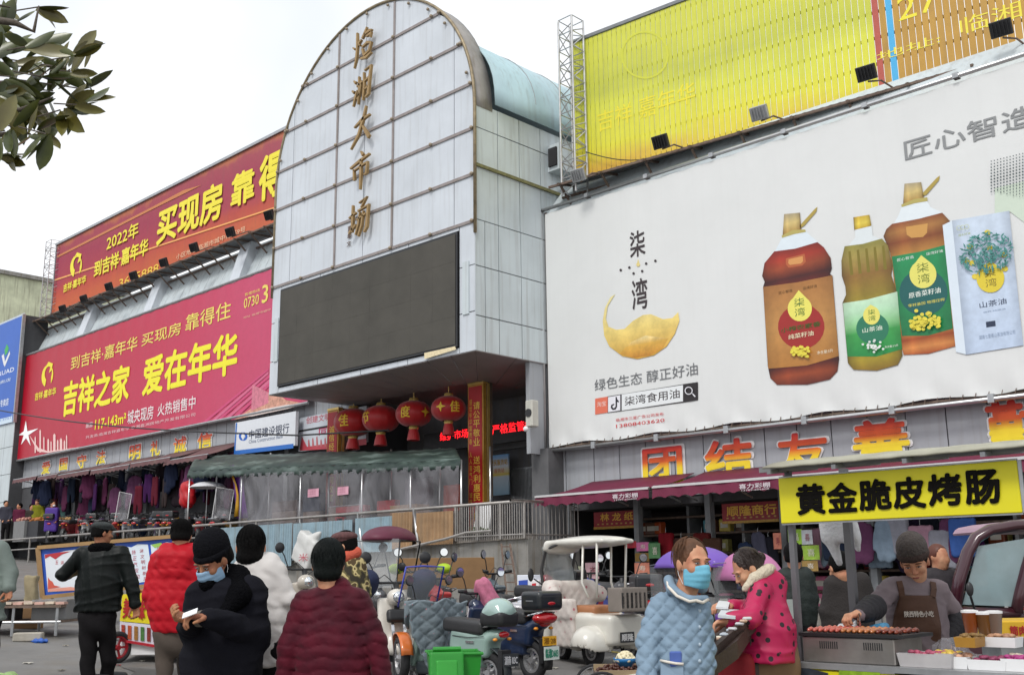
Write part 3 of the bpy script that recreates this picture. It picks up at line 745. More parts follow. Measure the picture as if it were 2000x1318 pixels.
P_('printed_splash', z5, [(397, 572), (372, 588), (346, 640), (336, 700), (343, 770), (368, 822), (430, 868), (500, 882), (580, 864), (640, 822), (680, 762), (702, 700), (696, 658), (668, 686), (624, 692), (566, 668), (528, 672), (480, 700), (440, 738), (400, 742), (364, 728), (351, 690), (360, 630), (384, 590)], YB, M_oil, wb, .03)
M_oil2 = mat('print amber oil', '#d69a2c', .4, var=.3, vscale=4, tex=grad('Z', [(0, '#c8862a'), (.6, '#e4b34c'), (1, '#f4e0a0')]))
P_('printed_splash', z5, [(415, 857), (470, 802), (540, 770), (600, 777), (650, 782), (622, 832), (560, 864), (490, 876)], YB, M_oil2, wb, .036)
T('绿色生态 醇正好油', (298, 1035), (787, 897), z5, '#6d6f72', YB, wb, off=.03)
P_('printed_icon', z5, [(300, 1070), (360, 1060), (360, 1136), (300, 1146)], YB, pm('#e2745a'), wb, .03)
P_('printed_bar', z5, [(357, 1060), (722, 1001), (722, 1088), (357, 1138)], YB, pm('#2a2527'), wb, .027)
P_('printed_icon', z5, [(362, 1063), (420, 1053), (420, 1126), (362, 1135)], YB, pm('#e8e8ee'), wb, .032)
P_('printed_bar', z5, [(427, 1050), (719, 1005), (719, 1083), (427, 1127)], YB, pm('#e6e9ea'), wb, .032)
P_('printed_icon', z5, [(720, 1001), (790, 991), (791, 1077), (720, 1088)], YB, pm('#2a2527'), wb, .030)
T('淘宝', (310, 1110), (352, 1080), z5, '#f3d8d0', YB, wb, off=.036)
T('柒湾食用油', (442, 1105), (702, 1022), z5, '#3a3336', YB, wb, off=.04, bold=.008)
tk = [(398, 1062), (404, 1062), (406, 1074), (414, 1082), (414, 1088), (405, 1086), (405, 1110), (398, 1122), (384, 1124), (375, 1114), (377, 1100), (392, 1094), (392, 1100), (384, 1104), (383, 1112), (390, 1116), (398, 1108)]
P_('printed_note_logo', z5, tk, YB, pm('#1f1c28'), wb, .04)
def ringpoly(nm, z, c, r0, r1, P, m, par, off, n=24):
    mb = MB(); V = []; 
    for i in range(n):
        a = 2*PI*i/n
        for r in (r0, r1):
            p = z(c[0]+r*math.cos(a), c[1]+r*math.sin(a)); q = onV(p[0], p[1], P)+pn(P)*off; V.append(q)
    mb.add(V, [(2*i, 2*i+1, (2*i+3) % (2*n), (2*i+2) % (2*n)) for i in range(n)]); return mb.build(nm, m, par, recalc=False)
ringpoly('printed_lens', z5, (750, 1033), 15, 19, YB, pm('#e8e8ee'), wb, .04)
P_('printed_lens_handle', z5, [(761, 1046), (765, 1043), (780, 1059), (776, 1063)], YB, pm('#e8e8ee'), wb, .042)
T('临湘市三星广告公司发布', (400, 1180), (626, 1134), z5, '#cf2a30', YB, wb, off=.03)
T('13808403620', (400, 1210), (630, 1163), z5, '#cf2a30', YB, wb, off=.03)
T('匠心智造', (722, 252), (1272, 4), z6, '#8d8f90', YB, wb, off=.03, bold=.012)
hd = MB()
for i in range(26):
    for k in range(19):
        x = 1092+i*13.5; y = 255+k*13-i*3.3
        if k > 10 and i < (k-10)*2.2: continue
        r = 2.0+3.4*(1-abs(k-6)/12.0) if k < 14 else 2.5
        pp = [onV(*z6(*p), YB) for p in circ(x, y, r*.8, n=6)]
        hd.add([(p[0], YB-.03, p[2]) for p in pp], [tuple(range(6))])
hd.build('halftone_dots', pm('#4b5557'), wb, recalc=False, kind='stuff')
P_('printed_panel', z6, [(1105, 370), (1290, 325), (1290, 560), (1172, 470), (1105, 480)], YB, pm('#cfdccb'), wb, .022)

def art_part(name): # a printed product: part with printed shapes below it
    o = bpy.data.objects.new(name, None); COL.objects.link(o); o.parent = wb; ORG[o.name] = ORG[wb.name]; o.empty_display_size = .1
    return o
def amber(n, st, rough=.35):
    def f(m, N, L, t):
        s = N.new('ShaderNodeSeparateXYZ'); L.new(t.outputs['Generated'], s.inputs[0]); r = ramp(N, st); L.new(s.outputs[2], r.inputs[0])
        r2 = ramp(N, [(0, (.30, .26, .24)), (.10, (.75, .72, .70)), (.28, (1.15, 1.12, 1.1)), (.42, (.95, .95, .95)), (.72, (1, 1, 1)), (.90, (.72, .70, .68)), (1, (.34, .3, .28))]) if 'label' not in n and 'carton' not in n else ramp(N, [(0, (.72, .72, .72)), (.18, (1, 1, 1)), (.8, (1, 1, 1)), (1, (.74, .74, .74))])
        L.new(s.outputs[0], r2.inputs[0]); mm = N.new('ShaderNodeMix'); mm.data_type = 'RGBA'; mm.blend_type = 'MULTIPLY'; mm.inputs[0].default_value = 1; L.new(r.outputs[0], mm.inputs[6]); L.new(r2.outputs[0], mm.inputs[7]); return mm.outputs[2]
    return mat(n, st[0][1], rough, var=.14, vscale=5, tex=f)
# bottle 1
b1 = art_part('printed_bottle'); b1['label'] = 'dark amber oil bottle with a tan label'
P_('neck', z6, [(193, 580), (294, 552), (318, 575), (352, 604), (250, 640), (160, 645), (178, 610)], YB, pm('#dfe9f0'), b1, .030)
P_('amber_body', z6, [(160, 640), (250, 628), (345, 600), (372, 622), (402, 668), (407, 712), (398, 735), (410, 745), (438, 1100), (431, 1152), (398, 1188), (300, 1210), (172, 1211), (143, 1182), (132, 1130), (112, 792), (119, 770), (108, 745), (118, 690)], YB, amber('amber dark', [(0, '#5d1d10'), (.08, '#9a4420'), (.14, '#5a1a10'), (.7, '#701f14'), (.78, '#4a1512'), (.86, '#9a4524'), (.93, '#a8331f'), (1, '#7a1f18')]), b1, .034)
P_('label', z6, [(112, 792), (260, 772), (409, 742), (437, 1088), (300, 1128), (134, 1142)], YB, amber('tan label', [(0, '#b57a35'), (.5, '#c48e4c'), (1, '#a9713a')]), b1, .038)
P_('cap', z6, [(202, 480), (270, 474), (276, 545), (240, 556), (196, 572)], YB, amber('cap gold', [(0, '#b0893f'), (.5, '#d8c07c'), (1, '#a79b80')]), b1, .034)
P_('cap_strap', z6, [(345, 448), (340, 470), (290, 528), (272, 540), (270, 528), (330, 462)], YB, pm('#b09a4a'), b1, .034)
P_('cap_skirt', z6, [(192, 572), (240, 548), (292, 546), (296, 556), (245, 566), (194, 582)], YB, pm('#b8ab62'), b1, .037)
P_('highlight', z6, [(210, 670), (290, 650), (296, 684), (280, 700), (222, 710), (210, 695)], YB, pm('#b8623a'), b1, .037)
P_('highlight', z6, [(222, 674), (282, 660), (284, 682), (274, 692), (228, 698), (220, 690)], YB, pm('#d9995a'), b1, .041)
P_('red_drop', z6, drop(276, 962, 100, 262, 830, 96), YB, pm('#a12a26'), b1, .042)
P_('yellow_drop', z6, drop(270, 885, 52, 265, 806, 54), YB, pm('#ece36a'), b1, .046)
T('柒湾', (250, 925), (288, 832), z6, '#3f6b2c', YB, b1, off=.05, vertical=True)
T('小榨农家香', (190, 990), (358, 938), z6, '#33601f', YB, b1, off=.054, bold=.02)
T('纯菜籽油', (222, 1018), (328, 978), z6, '#f2e6c2', YB, b1, off=.058, bold=.01)
T('匠心智造', (180, 825), (238, 800), z6, '#6b4a20', YB, b1, off=.046)
T('柒湾好油', (284, 806), (342, 780), z6, '#6b4a20', YB, b1, off=.046)
T('净含量:5升', (344, 1082), (412, 1056), z6, '#f0e4c8', YB, b1, off=.046)
fl = MB()
for i in range(34):
    x = 282+random.gauss(0, 17); y = 1068+random.gauss(0, 14); pp = [onV(*z6(*p), YB) for p in circ(x, y, 8, 7, n=7)]; fl.add([(p[0], YB-.05-i*.0006, p[2]) for p in pp], [tuple(range(7))])
fl.build('flowers', pm('#e8d94a', var=.2), b1, recalc=False)
# bottle 2 (green label, small)
b2 = art_part('printed_bottle'); b2['label'] = 'small olive oil bottle with a green label'
P_('neck', z6, [(506, 545), (577, 530), (582, 572), (640, 600), (470, 625), (508, 580)], YB, pm('#dfe6e8'), b2, .034)
P_('cap', z6, [(499, 494), (568, 483), (577, 530), (503, 548)], YB, amber('cap yellow', [(0, '#caa828'), (.4, '#e3cc50'), (1, '#c9a733')]), b2, .040)
P_('oil_body', z6, [(462, 618), (540, 608), (622, 585), (648, 615), (668, 700), (662, 740), (688, 820), (710, 1085), (690, 1125), (600, 1150), (500, 1146), (476, 1118), (453, 860), (468, 825), (465, 790), (450, 745), (448, 680)], YB, amber('olive oil', [(0, '#8a6a1e'), (.1, '#a39028'), (.55, '#98862c'), (.75, '#8f6a30'), (.9, '#a3924a'), (1, '#8f8a40')]), b2, .044)
P_('label', z6, [(455, 862), (560, 846), (688, 812), (709, 1058), (600, 1090), (474, 1090)], YB, amber('green label', [(0, '#1f8a44'), (.42, '#3da04c'), (.55, '#8fd08f'), (.8, '#bfe6c2'), (1, '#cdeccc')]), b2, .048)
P_('green_drop', z6, drop(582, 970, 70, 575, 885, 66), YB, pm('#2c7a5c'), b2, .052)
P_('yellow_drop', z6, drop(578, 914, 36, 574, 868, 40), YB, pm('#e8e070'), b2, .056)
T('柒湾', (566, 942), (592, 884), z6, '#4b7a2c', YB, b2, off=.060, vertical=True)
T('山茶油', (540, 990), (622, 955), z6, '#e8f2e0', YB, b2, off=.060, bold=.01)
T('净含量:2.5升', (634, 1055), (692, 1036), z6, '#e8f2e0', YB, b2, off=.054)
fl = MB()
for i in range(26):
    x = 585+random.gauss(0, 18); y = 1048+random.gauss(0, 10); pp = [onV(*z6(*p), YB) for p in circ(x, y, 6, 5, n=6)]; fl.add([(p[0], YB-.056-i*.0006, p[2]) for p in pp], [tuple(range(6))])
fl.build('flowers', pm('#e9eee9', var=.2), b2, recalc=False)
for k in range(5):
    x = 478+k*36; P_('moulded_rib', z6, [(x, 640-k*6), (x+10, 638-k*6), (x+22, 740-k*6), (x+8, 742-k*6)], YB, pm('#7f7226'), b2, .047)
# bottle 3 (big green label)
b3 = art_part('printed_bottle'); b3['label'] = 'large amber oil bottle with a deep green label, behind the small one'
P_('neck', z6, [(706, 450), (812, 418), (830, 450), (888, 478), (780, 505), (672, 522), (690, 490)], YB, pm('#e4ecf0'), b3, .028)
P_('amber_body', z6, [(665, 522), (780, 500), (880, 474), (918, 515), (912, 600), (925, 830), (938, 1045), (820, 1078), (715, 1083), (700, 1030), (665, 690), (655, 640), (628, 575), (640, 545)], YB, amber('amber light', [(0, '#a5481c'), (.06, '#d68a48'), (.12, '#a0491f'), (.16, '#b87636'), (.75, '#b8823c'), (.85, '#8a4a24'), (.93, '#b07a40'), (1, '#8d4a2c')]), b3, .031)
P_('label', z6, [(664, 662), (780, 642), (893, 612), (926, 970), (820, 1000), (708, 1002)], YB, amber('deep green label', [(0, '#1d7d48'), (1, '#229056')]), b3, .035)
P_('cap', z6, [(718, 350), (790, 343), (802, 412), (760, 428), (712, 440)], YB, MATS['cap gold'], b3, .032)
P_('cap_strap', z6, [(870, 315), (866, 335), (812, 398), (796, 402), (798, 388), (856, 325)], YB, pm('#b09a4a'), b3, .032)
P_('cap_skirt', z6, [(704, 440), (760, 416), (816, 408), (818, 424), (760, 434), (708, 450)], YB, pm('#b8ab62'), b3, .036)
P_('highlight', z6, [(725, 535), (818, 520), (815, 560), (798, 578), (748, 582), (728, 568)], YB, pm('#cf9a52'), b3, .034)
P_('teal_drop', z6, drop(800, 815, 104, 792, 680, 100), YB, pm('#1c5f5c'), b3, .039)
P_('yellow_drop', z6, drop(798, 738, 58, 790, 656, 60), YB, pm('#e6e070'), b3, .043)
T('柒湾', (778, 785), (820, 680), z6, '#6b7a2c', YB, b3, off=.047, vertical=True)
T('原香菜籽油', (738, 842), (872, 792), z6, '#eef4ea', YB, b3, off=.043, bold=.01)
T('零转基因 物理压榨', (735, 880), (890, 838), z6, '#e8dc60', YB, b3, off=.043)
T('匠心智造', (688, 684), (758, 656), z6, '#e9efe9', YB, b3, off=.039)
T('柒湾好油', (812, 658), (882, 630), z6, '#e9efe9', YB, b3, off=.039)
fl = MB()
for i in range(60):
    x = 812+random.uniform(-62, 62); y = 942+random.gauss(0, 20); pp = [onV(*z6(*p), YB) for p in circ(x, y, 9, 8, n=7)]; fl.add([(p[0], YB-.044-i*.0005, p[2]) for p in pp], [tuple(range(7))])
fl.build('flowers', pm('#e8d84a', var=.2), b3, recalc=False)
# carton
b4 = art_part('printed_carton'); b4['label'] = 'tall pale blue carton with a camellia tree'
P_('carton_side', z6, [(882, 528), (922, 508), (985, 1082), (940, 1070)], YB, pm('#dde8f2'), b4, .040)
P_('carton_face', z6, [(922, 508), (1168, 466), (1228, 1042), (982, 1082)], YB, amber('carton blue', [(0, '#c3d3ea'), (1, '#cfdcec')]), b4, .042)
lf = MB(); cols = []
for i in range(230):
    a = random.uniform(0, 2*PI); rr = random.random()**.5; x = 1068+rr*112*math.cos(a)+6; y = 650+rr*88*math.sin(a)-.12*(x-1068); an = random.uniform(0, PI)
    c_, s_ = math.cos(an), math.sin(an); pp = [onV(*z6(x+c_*u-s_*v, y+s_*u+c_*v), YB) for u, v in ((-13, 0), (0, -4), (13, 0), (0, 4))]
    lf.add([(p[0], YB-.048-i*.00008, p[2]) for p in pp], [(0, 1, 2, 3)])
lf.build('printed_leaves', mat('print teal leaves', '#4c8f88', .6, var=.5, vscale=14), b4, recalc=False, kind='stuff')
for x, y in ((1000, 620), (1085, 625), (1145, 655), (1022, 748), (1150, 715), (985, 680), (1010, 690), (1075, 560)): P_('printed_fruit', z6, circ(x, y, 14, 12, n=10), YB, pm('#e6d048'), b4, .070)
P_('yellow_drop', z6, drop(1088, 755, 60, 1084, 680, 62), YB, pm('#e2cc3c'), b4, .074)
T('柒湾', (1070, 800), (1108, 705), z6, '#8a7a2c', YB, b4, off=.078, vertical=True)
T('山茶油', (1042, 884), (1154, 838), z6, '#35415c', YB, b4, off=.048, bold=.01)
T('滋养·纯原油', (1056, 905), (1152, 882), z6, '#8fa0b8', YB, b4, off=.048)
P_('printed_tag', z6, [(1068, 942), (1108, 936), (1110, 960), (1070, 966)], YB, pm('#2d3850'), b4, .048)
T('湖南七里香山茶油有限公司', (1040, 1018), (1192, 976), z6, '#8496b0', YB, b4, off=.048)
T('源头好油', (950, 578), (1000, 556), z6, '#b8c48c', YB, b4, off=.048)
for k in range(3): ringpoly('printed_mark', z6, (955+k*17, 542-k*3), 8, 10, YB, pm('#c6cc9a'), b4, .048)

# ---- yellow slat board above it
AY = math.radians(5.4); p0 = onY(1149, 345, 18.0); PYB = ((p0[0], 18.0), (math.cos(AY), math.sin(AY)))
ysg = thing('slat_billboard', 'yellow green billboard of upright rotating slats over the white one', 'billboard', (p0[0], 18.0, 10), world=True)
A0 = onV(1121, 340, PYB); zlo = onV(1149, 345, PYB)[2]; zhi = onV(1120, 86, PYB)[2]; DV = np.array([math.cos(AY), math.sin(AY), 0]); NV = pn(PYB)
def yslat(m, N, L, t):
    uv = N.new('ShaderNodeUVMap'); s = N.new('ShaderNodeSeparateXYZ'); L.new(uv.outputs[0], s.inputs[0])
    a = N.new('ShaderNodeMath'); a.operation = 'MULTIPLY_ADD'; a.inputs[1].default_value = .22; L.new(s.outputs[0], a.inputs[0]); L.new(s.outputs[1], a.inputs[2])
    n = N.new('ShaderNodeTexNoise'); n.inputs['Scale'].default_value = 5; n.inputs['Detail'].default_value = 2; L.new(uv.outputs[0], n.inputs['Vector'])
    b = N.new('ShaderNodeMath'); b.operation = 'MULTIPLY_ADD'; b.inputs[1].default_value = .34; L.new(n.outputs[0], b.inputs[0]); L.new(a.outputs[0], b.inputs[2])
    r = ramp(N, [(.10, '#c88a34'), (.22, '#dcb83c'), (.38, '#e2dc3c'), (.62, '#dadc48'), (.8, '#c4c844'), (1, '#d2d448')]); L.new(b.outputs[0], r.inputs[0]); return r.outputs[0]
M_sl = mat('lime yellow slat', (.7, .7, .1), .45, var=.05, tex=yslat, streak=.12)
M_sl_r = mat('faded red slat', '#b8584a', .5, var=.1, streak=.2); M_sl_b = mat('bright blue slat', '#4fb2e4', .4, var=.05)
M_sl_o = mat('orange brown slat', '#c0943e', .5, var=.14, vscale=2, streak=.2)
pitch = .131; nsl = 112
for i in range(nsl):
    s0 = i*pitch; x_ = np.array([A0[0], A0[1], 0])+DV*s0; w_ = pitch-.014
    q = [x_, x_+DV*w_, x_+DV*w_-NV*.02, x_-NV*.02]
    # which slats carry another face: find photo x of this slat's middle
    mid = x_+DV*w_/2; v = np.array([mid[0], mid[1], 11.0])-CAMP; pxx = 1000+FPX*(v@_r2)/(v@_f)
    m_ = M_sl if pxx < 1713 else (M_sl_r if pxx < 1728 else (M_sl_o if pxx < 1736 else (M_sl_b if pxx < 1752 else M_sl_o)))
    if i > 92: m_ = M_sl
    zt_ = zhi-.002*(i % 3); zl_ = zlo+random.uniform(-.01, .01)
    mb = MB(); mb.prism([(p[0], p[1]) for p in q], 'z', zl_, zt_)
    o = mb.build('slat', m_, ysg); l = o.data.uv_layers.new(name='UV'); g = ORG[ysg.name]
    for li, lo in enumerate(o.data.loops):
        z_ = o.data.vertices[lo.vertex_index].co.z+g[2]; l.data[li].uv = (s0/12.0, (z_-zlo)/(zhi-zlo))
for zf in np.linspace(zlo+.1, zhi-.1, 7):
    a_ = np.array([A0[0], A0[1], 0])-NV*.08; b_ = a_+DV*nsl*pitch; MB().bar((a_[0], a_[1], zf), (b_[0], b_[1], zf), .05).build('back_rail', M_rust, ysg)
a_ = np.array([A0[0], A0[1], 0])-NV*.02; b_ = a_+DV*nsl*pitch
MB().bar((a_[0], a_[1], zhi+.05), (b_[0], b_[1], zhi+.05), .1, .08).build('top_trim', M_grey, ysg)
MB().bar((a_[0], a_[1], zlo-.06), (b_[0], b_[1], zlo-.06), .1, .08).build('bottom_trim', M_grey, ysg)
z7 = zz(2.128, 1060, 0)
T('吉祥 嘉年华', (230, 552), (632, 335), z7, '#f0e23a', PYB, ysg, off=.006)
T('27', (1480, 92), (1640, -60), z7, '#f0e23c', PYB, ysg, off=.006)
T('地址:', (1390, 258), (1650, 140), z7, '#efe048', PYB, ysg, off=.006)
T('临湘', (1738, 148), (1985, 0), z7, '#efe048', PYB, ysg, off=.006)
ringpoly('printed_ring', z7, (425, 230), 92, 100, PYB, pm('#d2d444'), ysg, .007)
# gantry shelf below it
gan = thing('right_gantry', 'grey sheet and angle steel walkway under the yellow slat billboard', 'gantry', (p0[0], 17.6, 9.8), world=True)
def gantry(root, O, DVv, NVv, L_, zt_, drop_, out, n):
    O = np.array([O[0], O[1], 0.])
    a_ = O+NVv*out; b_ = O
    q = lambda s, o, z: tuple((O+DVv*s+NVv*o)+np.array([0, 0, z]))
    mb = MB(); rows = []
    k = int(L_/.09)
    for i in range(k+1):
        s_ = L_*i/k; dz_ = .012*(i % 2); rows.append([q(s_, out, zt_-drop_+dz_), q(s_, .05, zt_+dz_)])
    mb.sheet(rows); mb.build('ribbed_sheet', M_grey, root, recalc=False, thick=.004)
    MB().bar(q(0, out, zt_-drop_-.03), q(L_, out, zt_-drop_-.03), .05).build('edge_angle', M_rust, root)
    MB().bar(q(0, 0.1, zt_-.3), q(L_, .1, zt_-.3), .05).build('edge_angle', M_rust, root)
    for i in range(n):
        s_ = L_*(i+.3)/n
        MB().bar(q(s_, .0, zt_-.06), q(s_, out+.12, zt_-drop_-.06), .05).build('bracket', M_rust, root)
        MB().bar(q(s_, .0, zt_-.75), q(s_, out, zt_-drop_-.08), .04).build('strut', M_rust, root)
gantry(gan, (A0[0]-.3, A0[1], 0), DV, NV, nsl*pitch, zlo-.08, .16, .62, 13)
# spotlights
def spot(px_, py_, P, root_pt, label, facing, s=1.0, silver=False, grp='spotlights along the right gantry'):
    c0 = onV(px_, py_, P); t = thing('spotlight', label, 'spotlight', tuple(c0), 0, group=grp, world=True)
    m_ = M_steel if silver else M_black; F_ = np.array(facing, float); F_ /= np.linalg.norm(F_); xv = np.array([math.cos(AY), math.sin(AY), 0]); uv_ = np.cross(xv, F_)
    M_ = Matrix(np.stack([xv, F_, uv_], 1).tolist())
    MB().cbox(c0, (.36*s, .09*s, .28*s), M_).build('lamp_body', m_, t, bevel=.012)
    MB().cbox(c0+F_*.05*s, (.31*s, .012, .23*s), M_).build('lamp_glass', mat('lamp glass', (.35, .36, .37), .12, spec=.8), t)
    fn = MB()
    for i in range(5): fn.cbox(c0-F_*.065*s+xv*(i-2)*.06*s, (.012, .05, .22*s), M_)
    fn.build('cooling_fins', m_, t)
    MB().tube([tuple(c0-uv_*.16*s), tuple((c0+root_pt)/2+np.array([0, 0, .02])), tuple(root_pt)], .018, 6).build('arm', M_rust, t)
PSP = ((p0[0]-NV[0]*0+NV[0]*1.0, 18.0+NV[1]*1.0), (math.cos(AY), math.sin(AY)))
for px_, py_, lb, sil in ((1955, 56, 'black square spotlight before the orange slats, nearest the frame edge', 0), (1692, 143, 'black square spotlight left of the blue slat', 0), (1483, 221, 'silver faced spotlight in the middle of the right gantry', 1), (1290, 277, 'black spotlight, second from the lattice mast', 0), (1130, 342, 'grey spotlight at the foot of the lattice mast', 1)):
    c0 = onV(px_, py_, PSP); rp = c0-NV*.55+np.array([.35, 0, 0]); rp[2] = zlo-.25
    spot(px_, py_, PSP, rp, lb, -NV+np.array([0, 0, .45]), 1.0, sil)
# lattice masts
def lattice(name, label, O, w, h, n, M_, r=.02):
    t = thing(name, label, 'mast', O, 0, world=True); O = np.array(O)
    cs = [O+np.array(v) for v in ((0, 0, 0), (w, 0, 0), (w, w, 0), (0, w, 0))]
    for c_ in cs: MB().tube([tuple(c_), tuple(c_+np.array([0, 0, h]))], r, 6).build('upright', M_, t)
    for i in range(4):
        a_, b_ = cs[i], cs[(i+1) % 4]
        for k in range(n):
            z0_, z1_ = h*k/n, h*(k+1)/n; e = np.array([0, 0, 1.])
            MB().tube([tuple(a_+e*z0_), tuple(b_+e*(z1_ if k % 2 else z0_+h/n*.5))], r*.6, 4).build('brace', M_, t)
            MB().tube([tuple(a_+e*z1_), tuple(b_+e*z1_)], r*.6, 4).build('brace', M_, t)
    return t
q0 = onY(1104, 372, 17.5); q1 = onY(1088, 35, 17.5)
M_lat = mat('pale lattice steel', (.50, .50, .50), .4, metal=.4, var=.2)
lattice('lattice_mast', 'pale lattice mast between the blue vault roof and the yellow slats', (q0[0]-.1, 17.5, q0[2]-.1), .42, q1[2]-q0[2], 11, M_lat, .026)
q0 = onY(83, 620, 18.0); q1 = onY(92, 472, 18.0)
lattice('lattice_mast', 'thin lattice mast at the left end of the maroon rooftop board', (q0[0]-.3, 18.0, q0[2]), .55, q1[2]-q0[2], 9, M_lat, .02)
# junk (fan housing and wires) where vault meets mast
fan = thing('vent_housing', 'small grey vent box under the foot of the pale lattice mast', 'vent box', tuple(onX(1092, 315, XR)), world=True)
c0 = onX(1092, 318, XR); MB().box(c0[0], c0[1]-.4, c0[2]-.35, c0[0]+.35, c0[1]+.3, c0[2]+.3).build('box', M_panel2, fan); MB().box(c0[0]+.05, c0[1]-.45, c0[2]-.25, c0[0]+.3, c0[1]-.401, c0[2]+.2).build('opening', M_dark, fan)

# ---- maroon roof board on the left wing
PS = 18.4
a = onY(112, 495, PS); b = onY(100.5, 624, PS); sx0 = (a[0]+b[0])/2; sz0 = onY(535, 455, PS)[2]; sz1 = onY(557, 256, PS)[2]; sx1 = XL+1.2
sb = thing('rooftop_billboard', 'long maroon rooftop billboard with yellow writing over the left wing', 'billboard', (sx0, PS, sz0), world=True)
def maroon(m, N, L, t):
    uv = N.new('ShaderNodeUVMap'); s = N.new('ShaderNodeSeparateXYZ'); L.new(uv.outputs[0], s.inputs[0])
    n = N.new('ShaderNodeTexNoise'); n.inputs['Scale'].default_value = 3.4; n.inputs['Detail'].default_value = 3
    mp = N.new('ShaderNodeMapping'); mp.inputs['Scale'].default_value = (7, .7, 1); L.new(uv.outputs[0], mp.inputs[0]); L.new(mp.outputs[0], n.inputs['Vector'])
    b = N.new('ShaderNodeMath'); b.operation = 'MULTIPLY_ADD'; b.inputs[1].default_value = .3; L.new(n.outputs[0], b.inputs[0]); sb_ = N.new('ShaderNodeMath'); sb_.operation = 'SUBTRACT'; sb_.inputs[1].default_value = .15; L.new(s.outputs[1], sb_.inputs[0]); L.new(sb_.outputs[0], b.inputs[2])
    r = ramp(N, [(.16, '#c4603a'), (.36, '#ba4a3c'), (.47, '#aa3c4c'), (.75, '#a03650'), (.93, '#a44452'), (1, '#b86a48')]); L.new(b.outputs[0], r.inputs[0]); return r.outputs[0]
M_mar = mat('maroon print', (.4, .05, .08), .5, var=.06, tex=maroon, streak=.12)
mb = MB(); nr = 330
rows = [[], []]
for i in range(nr*2+1):
    x = lerp(sx0, sx1, i/(nr*2)); yy = PS-.025*(i % 2); rows[0].append((x, yy, sz0)); rows[1].append((x, yy, sz1))
mb.sheet(rows); mb.build('ribbed_face', M_mar, sb, uvxz=(sx0, sz0, sx1, sz1), recalc=False)
MB().box(sx0-.05, PS+.05, sz0-.05, sx1, PS+.12, sz1+.02).build('back_panel', M_grey, sb)
MB().bar((sx0-.1, PS, sz1+.06), (sx1, PS, sz1+.06), .16, .1).build('top_trim', M_steel, sb)
MB().box(sx0-.09, PS-.05, sz0-.05, sx0-.02, PS+.1, sz1+.05).build('side_trim', M_steel, sb)
P_('printed_line', lambda x, y: (x, y), [(108, 546), (539, 404.5), (539, 407.5), (108, 549)], PS, pm('#f0a860'), sb, .034)
P_('printed_glow', lambda x, y: (x, y), [(113, 500), (300, 404), (360, 372), (395, 362), (300, 409), (113, 504)], PS, pm('#c87a44'), sb, .032)
z8 = zz(3.138, 0, 240); cY = '#f2e23a'
T('2022年', (660, 787), (860, 603), z8, cY, PS, sb, off=.06, bold=.02)
T('到吉祥·嘉年华', (583, 950), (918, 706), z8, cY, PS, sb, off=.06, bold=.03)
T('买现房', (970, 752), (1375, 357), z8, cY, PS, sb, off=.07, bold=.035)
T('靠', (1425, 528), (1572, 268), z8, cY, PS, sb, off=.07, bold=.03)
T('得', (1597, 488), (1745, 160), z8, cY, PS, sb, off=.07, bold=.035)
T('吉祥·嘉年华', (395, 1042), (537, 932), z8, cY, PS, sb, off=.06, bold=.03)
T('3655888', (735, 1012), (980, 862), z8, '#eec23e', PS, sb, off=.045, bold=.02)
T('小区地址:临湘市城中南路9号', (1085, 842), (1512, 632), z8, '#e8c4a0', PS, sb, off=.045)
def flame_logo(z, cx, cy, r, ry, P, par, off, sk=-.35):
    pts = [(math.cos(a)*r, math.sin(a)*ry) for a in np.linspace(-PI*1.36, PI*.30, 22)]
    inn = [(math.cos(a)*r*.62+r*.16, math.sin(a)*ry*.62-ry*.20) for a in np.linspace(PI*.22, -PI*1.30, 18)]
    pl = [(cx+x, cy+y+sk*x) for x, y in pts+inn]; P_('printed_logo', z, pl, P, pm(cY), par, off)
    P_('printed_logo', z, [(cx-.25*r, cy-ry*.9+sk*-.25*r), (cx+.2*r, cy-ry*1.25+sk*.2*r), (cx+r*.95, cy-ry*.95+sk*r*.95), (cx+r*.7, cy-ry*.35+sk*r*.7), (cx+r*.25, cy-ry*.2+sk*r*.25), (cx+.55*r, cy-ry*.75+sk*.5*r), (cx+.1*r, cy-ry*.95+sk*.1*r)], P, pm(cY), par, off+.004)
flame_logo(z8, 473, 880, 36, 66, PS, sb, .05)
gl = thing('left_gantry', 'dark grey sheet walkway with brackets under the maroon rooftop billboard', 'gantry', (sx0, 17.6, sz0), world=True)
gantry(gl, (sx0-.9, PS, 0), np.array([1., 0, 0]), np.array([0, -1., 0]), XL-sx0+.9, sz0-.05, .05, .75, 26)
for px_, py_, lb in ((122.7, 603, 'small dark spotlight at the far left end of the left gantry'), (164, 583.5, 'small dark spotlight, second from the far left end'), (213, 559.6, 'dark spotlight below the flame logo of the maroon board'), (261, 538, 'dark spotlight beside the orange phone number'), (320, 512.5, 'dark spotlight just right of the orange phone number'), (379, 483, 'dark spotlight in front of the small address line'), (450, 453, 'dark spotlight under the large yellow house character'), (526, 420, 'dark spotlight nearest to the arched tower')):
    c0 = onY(px_, py_, 17.2); rp = c0+np.array([.9, .75, 0]); rp[2] = sz0-.12
    spot(px_, py_, 17.2, rp, lb, (0, 1, .4), 1.05, False, 'spotlights along the left gantry')

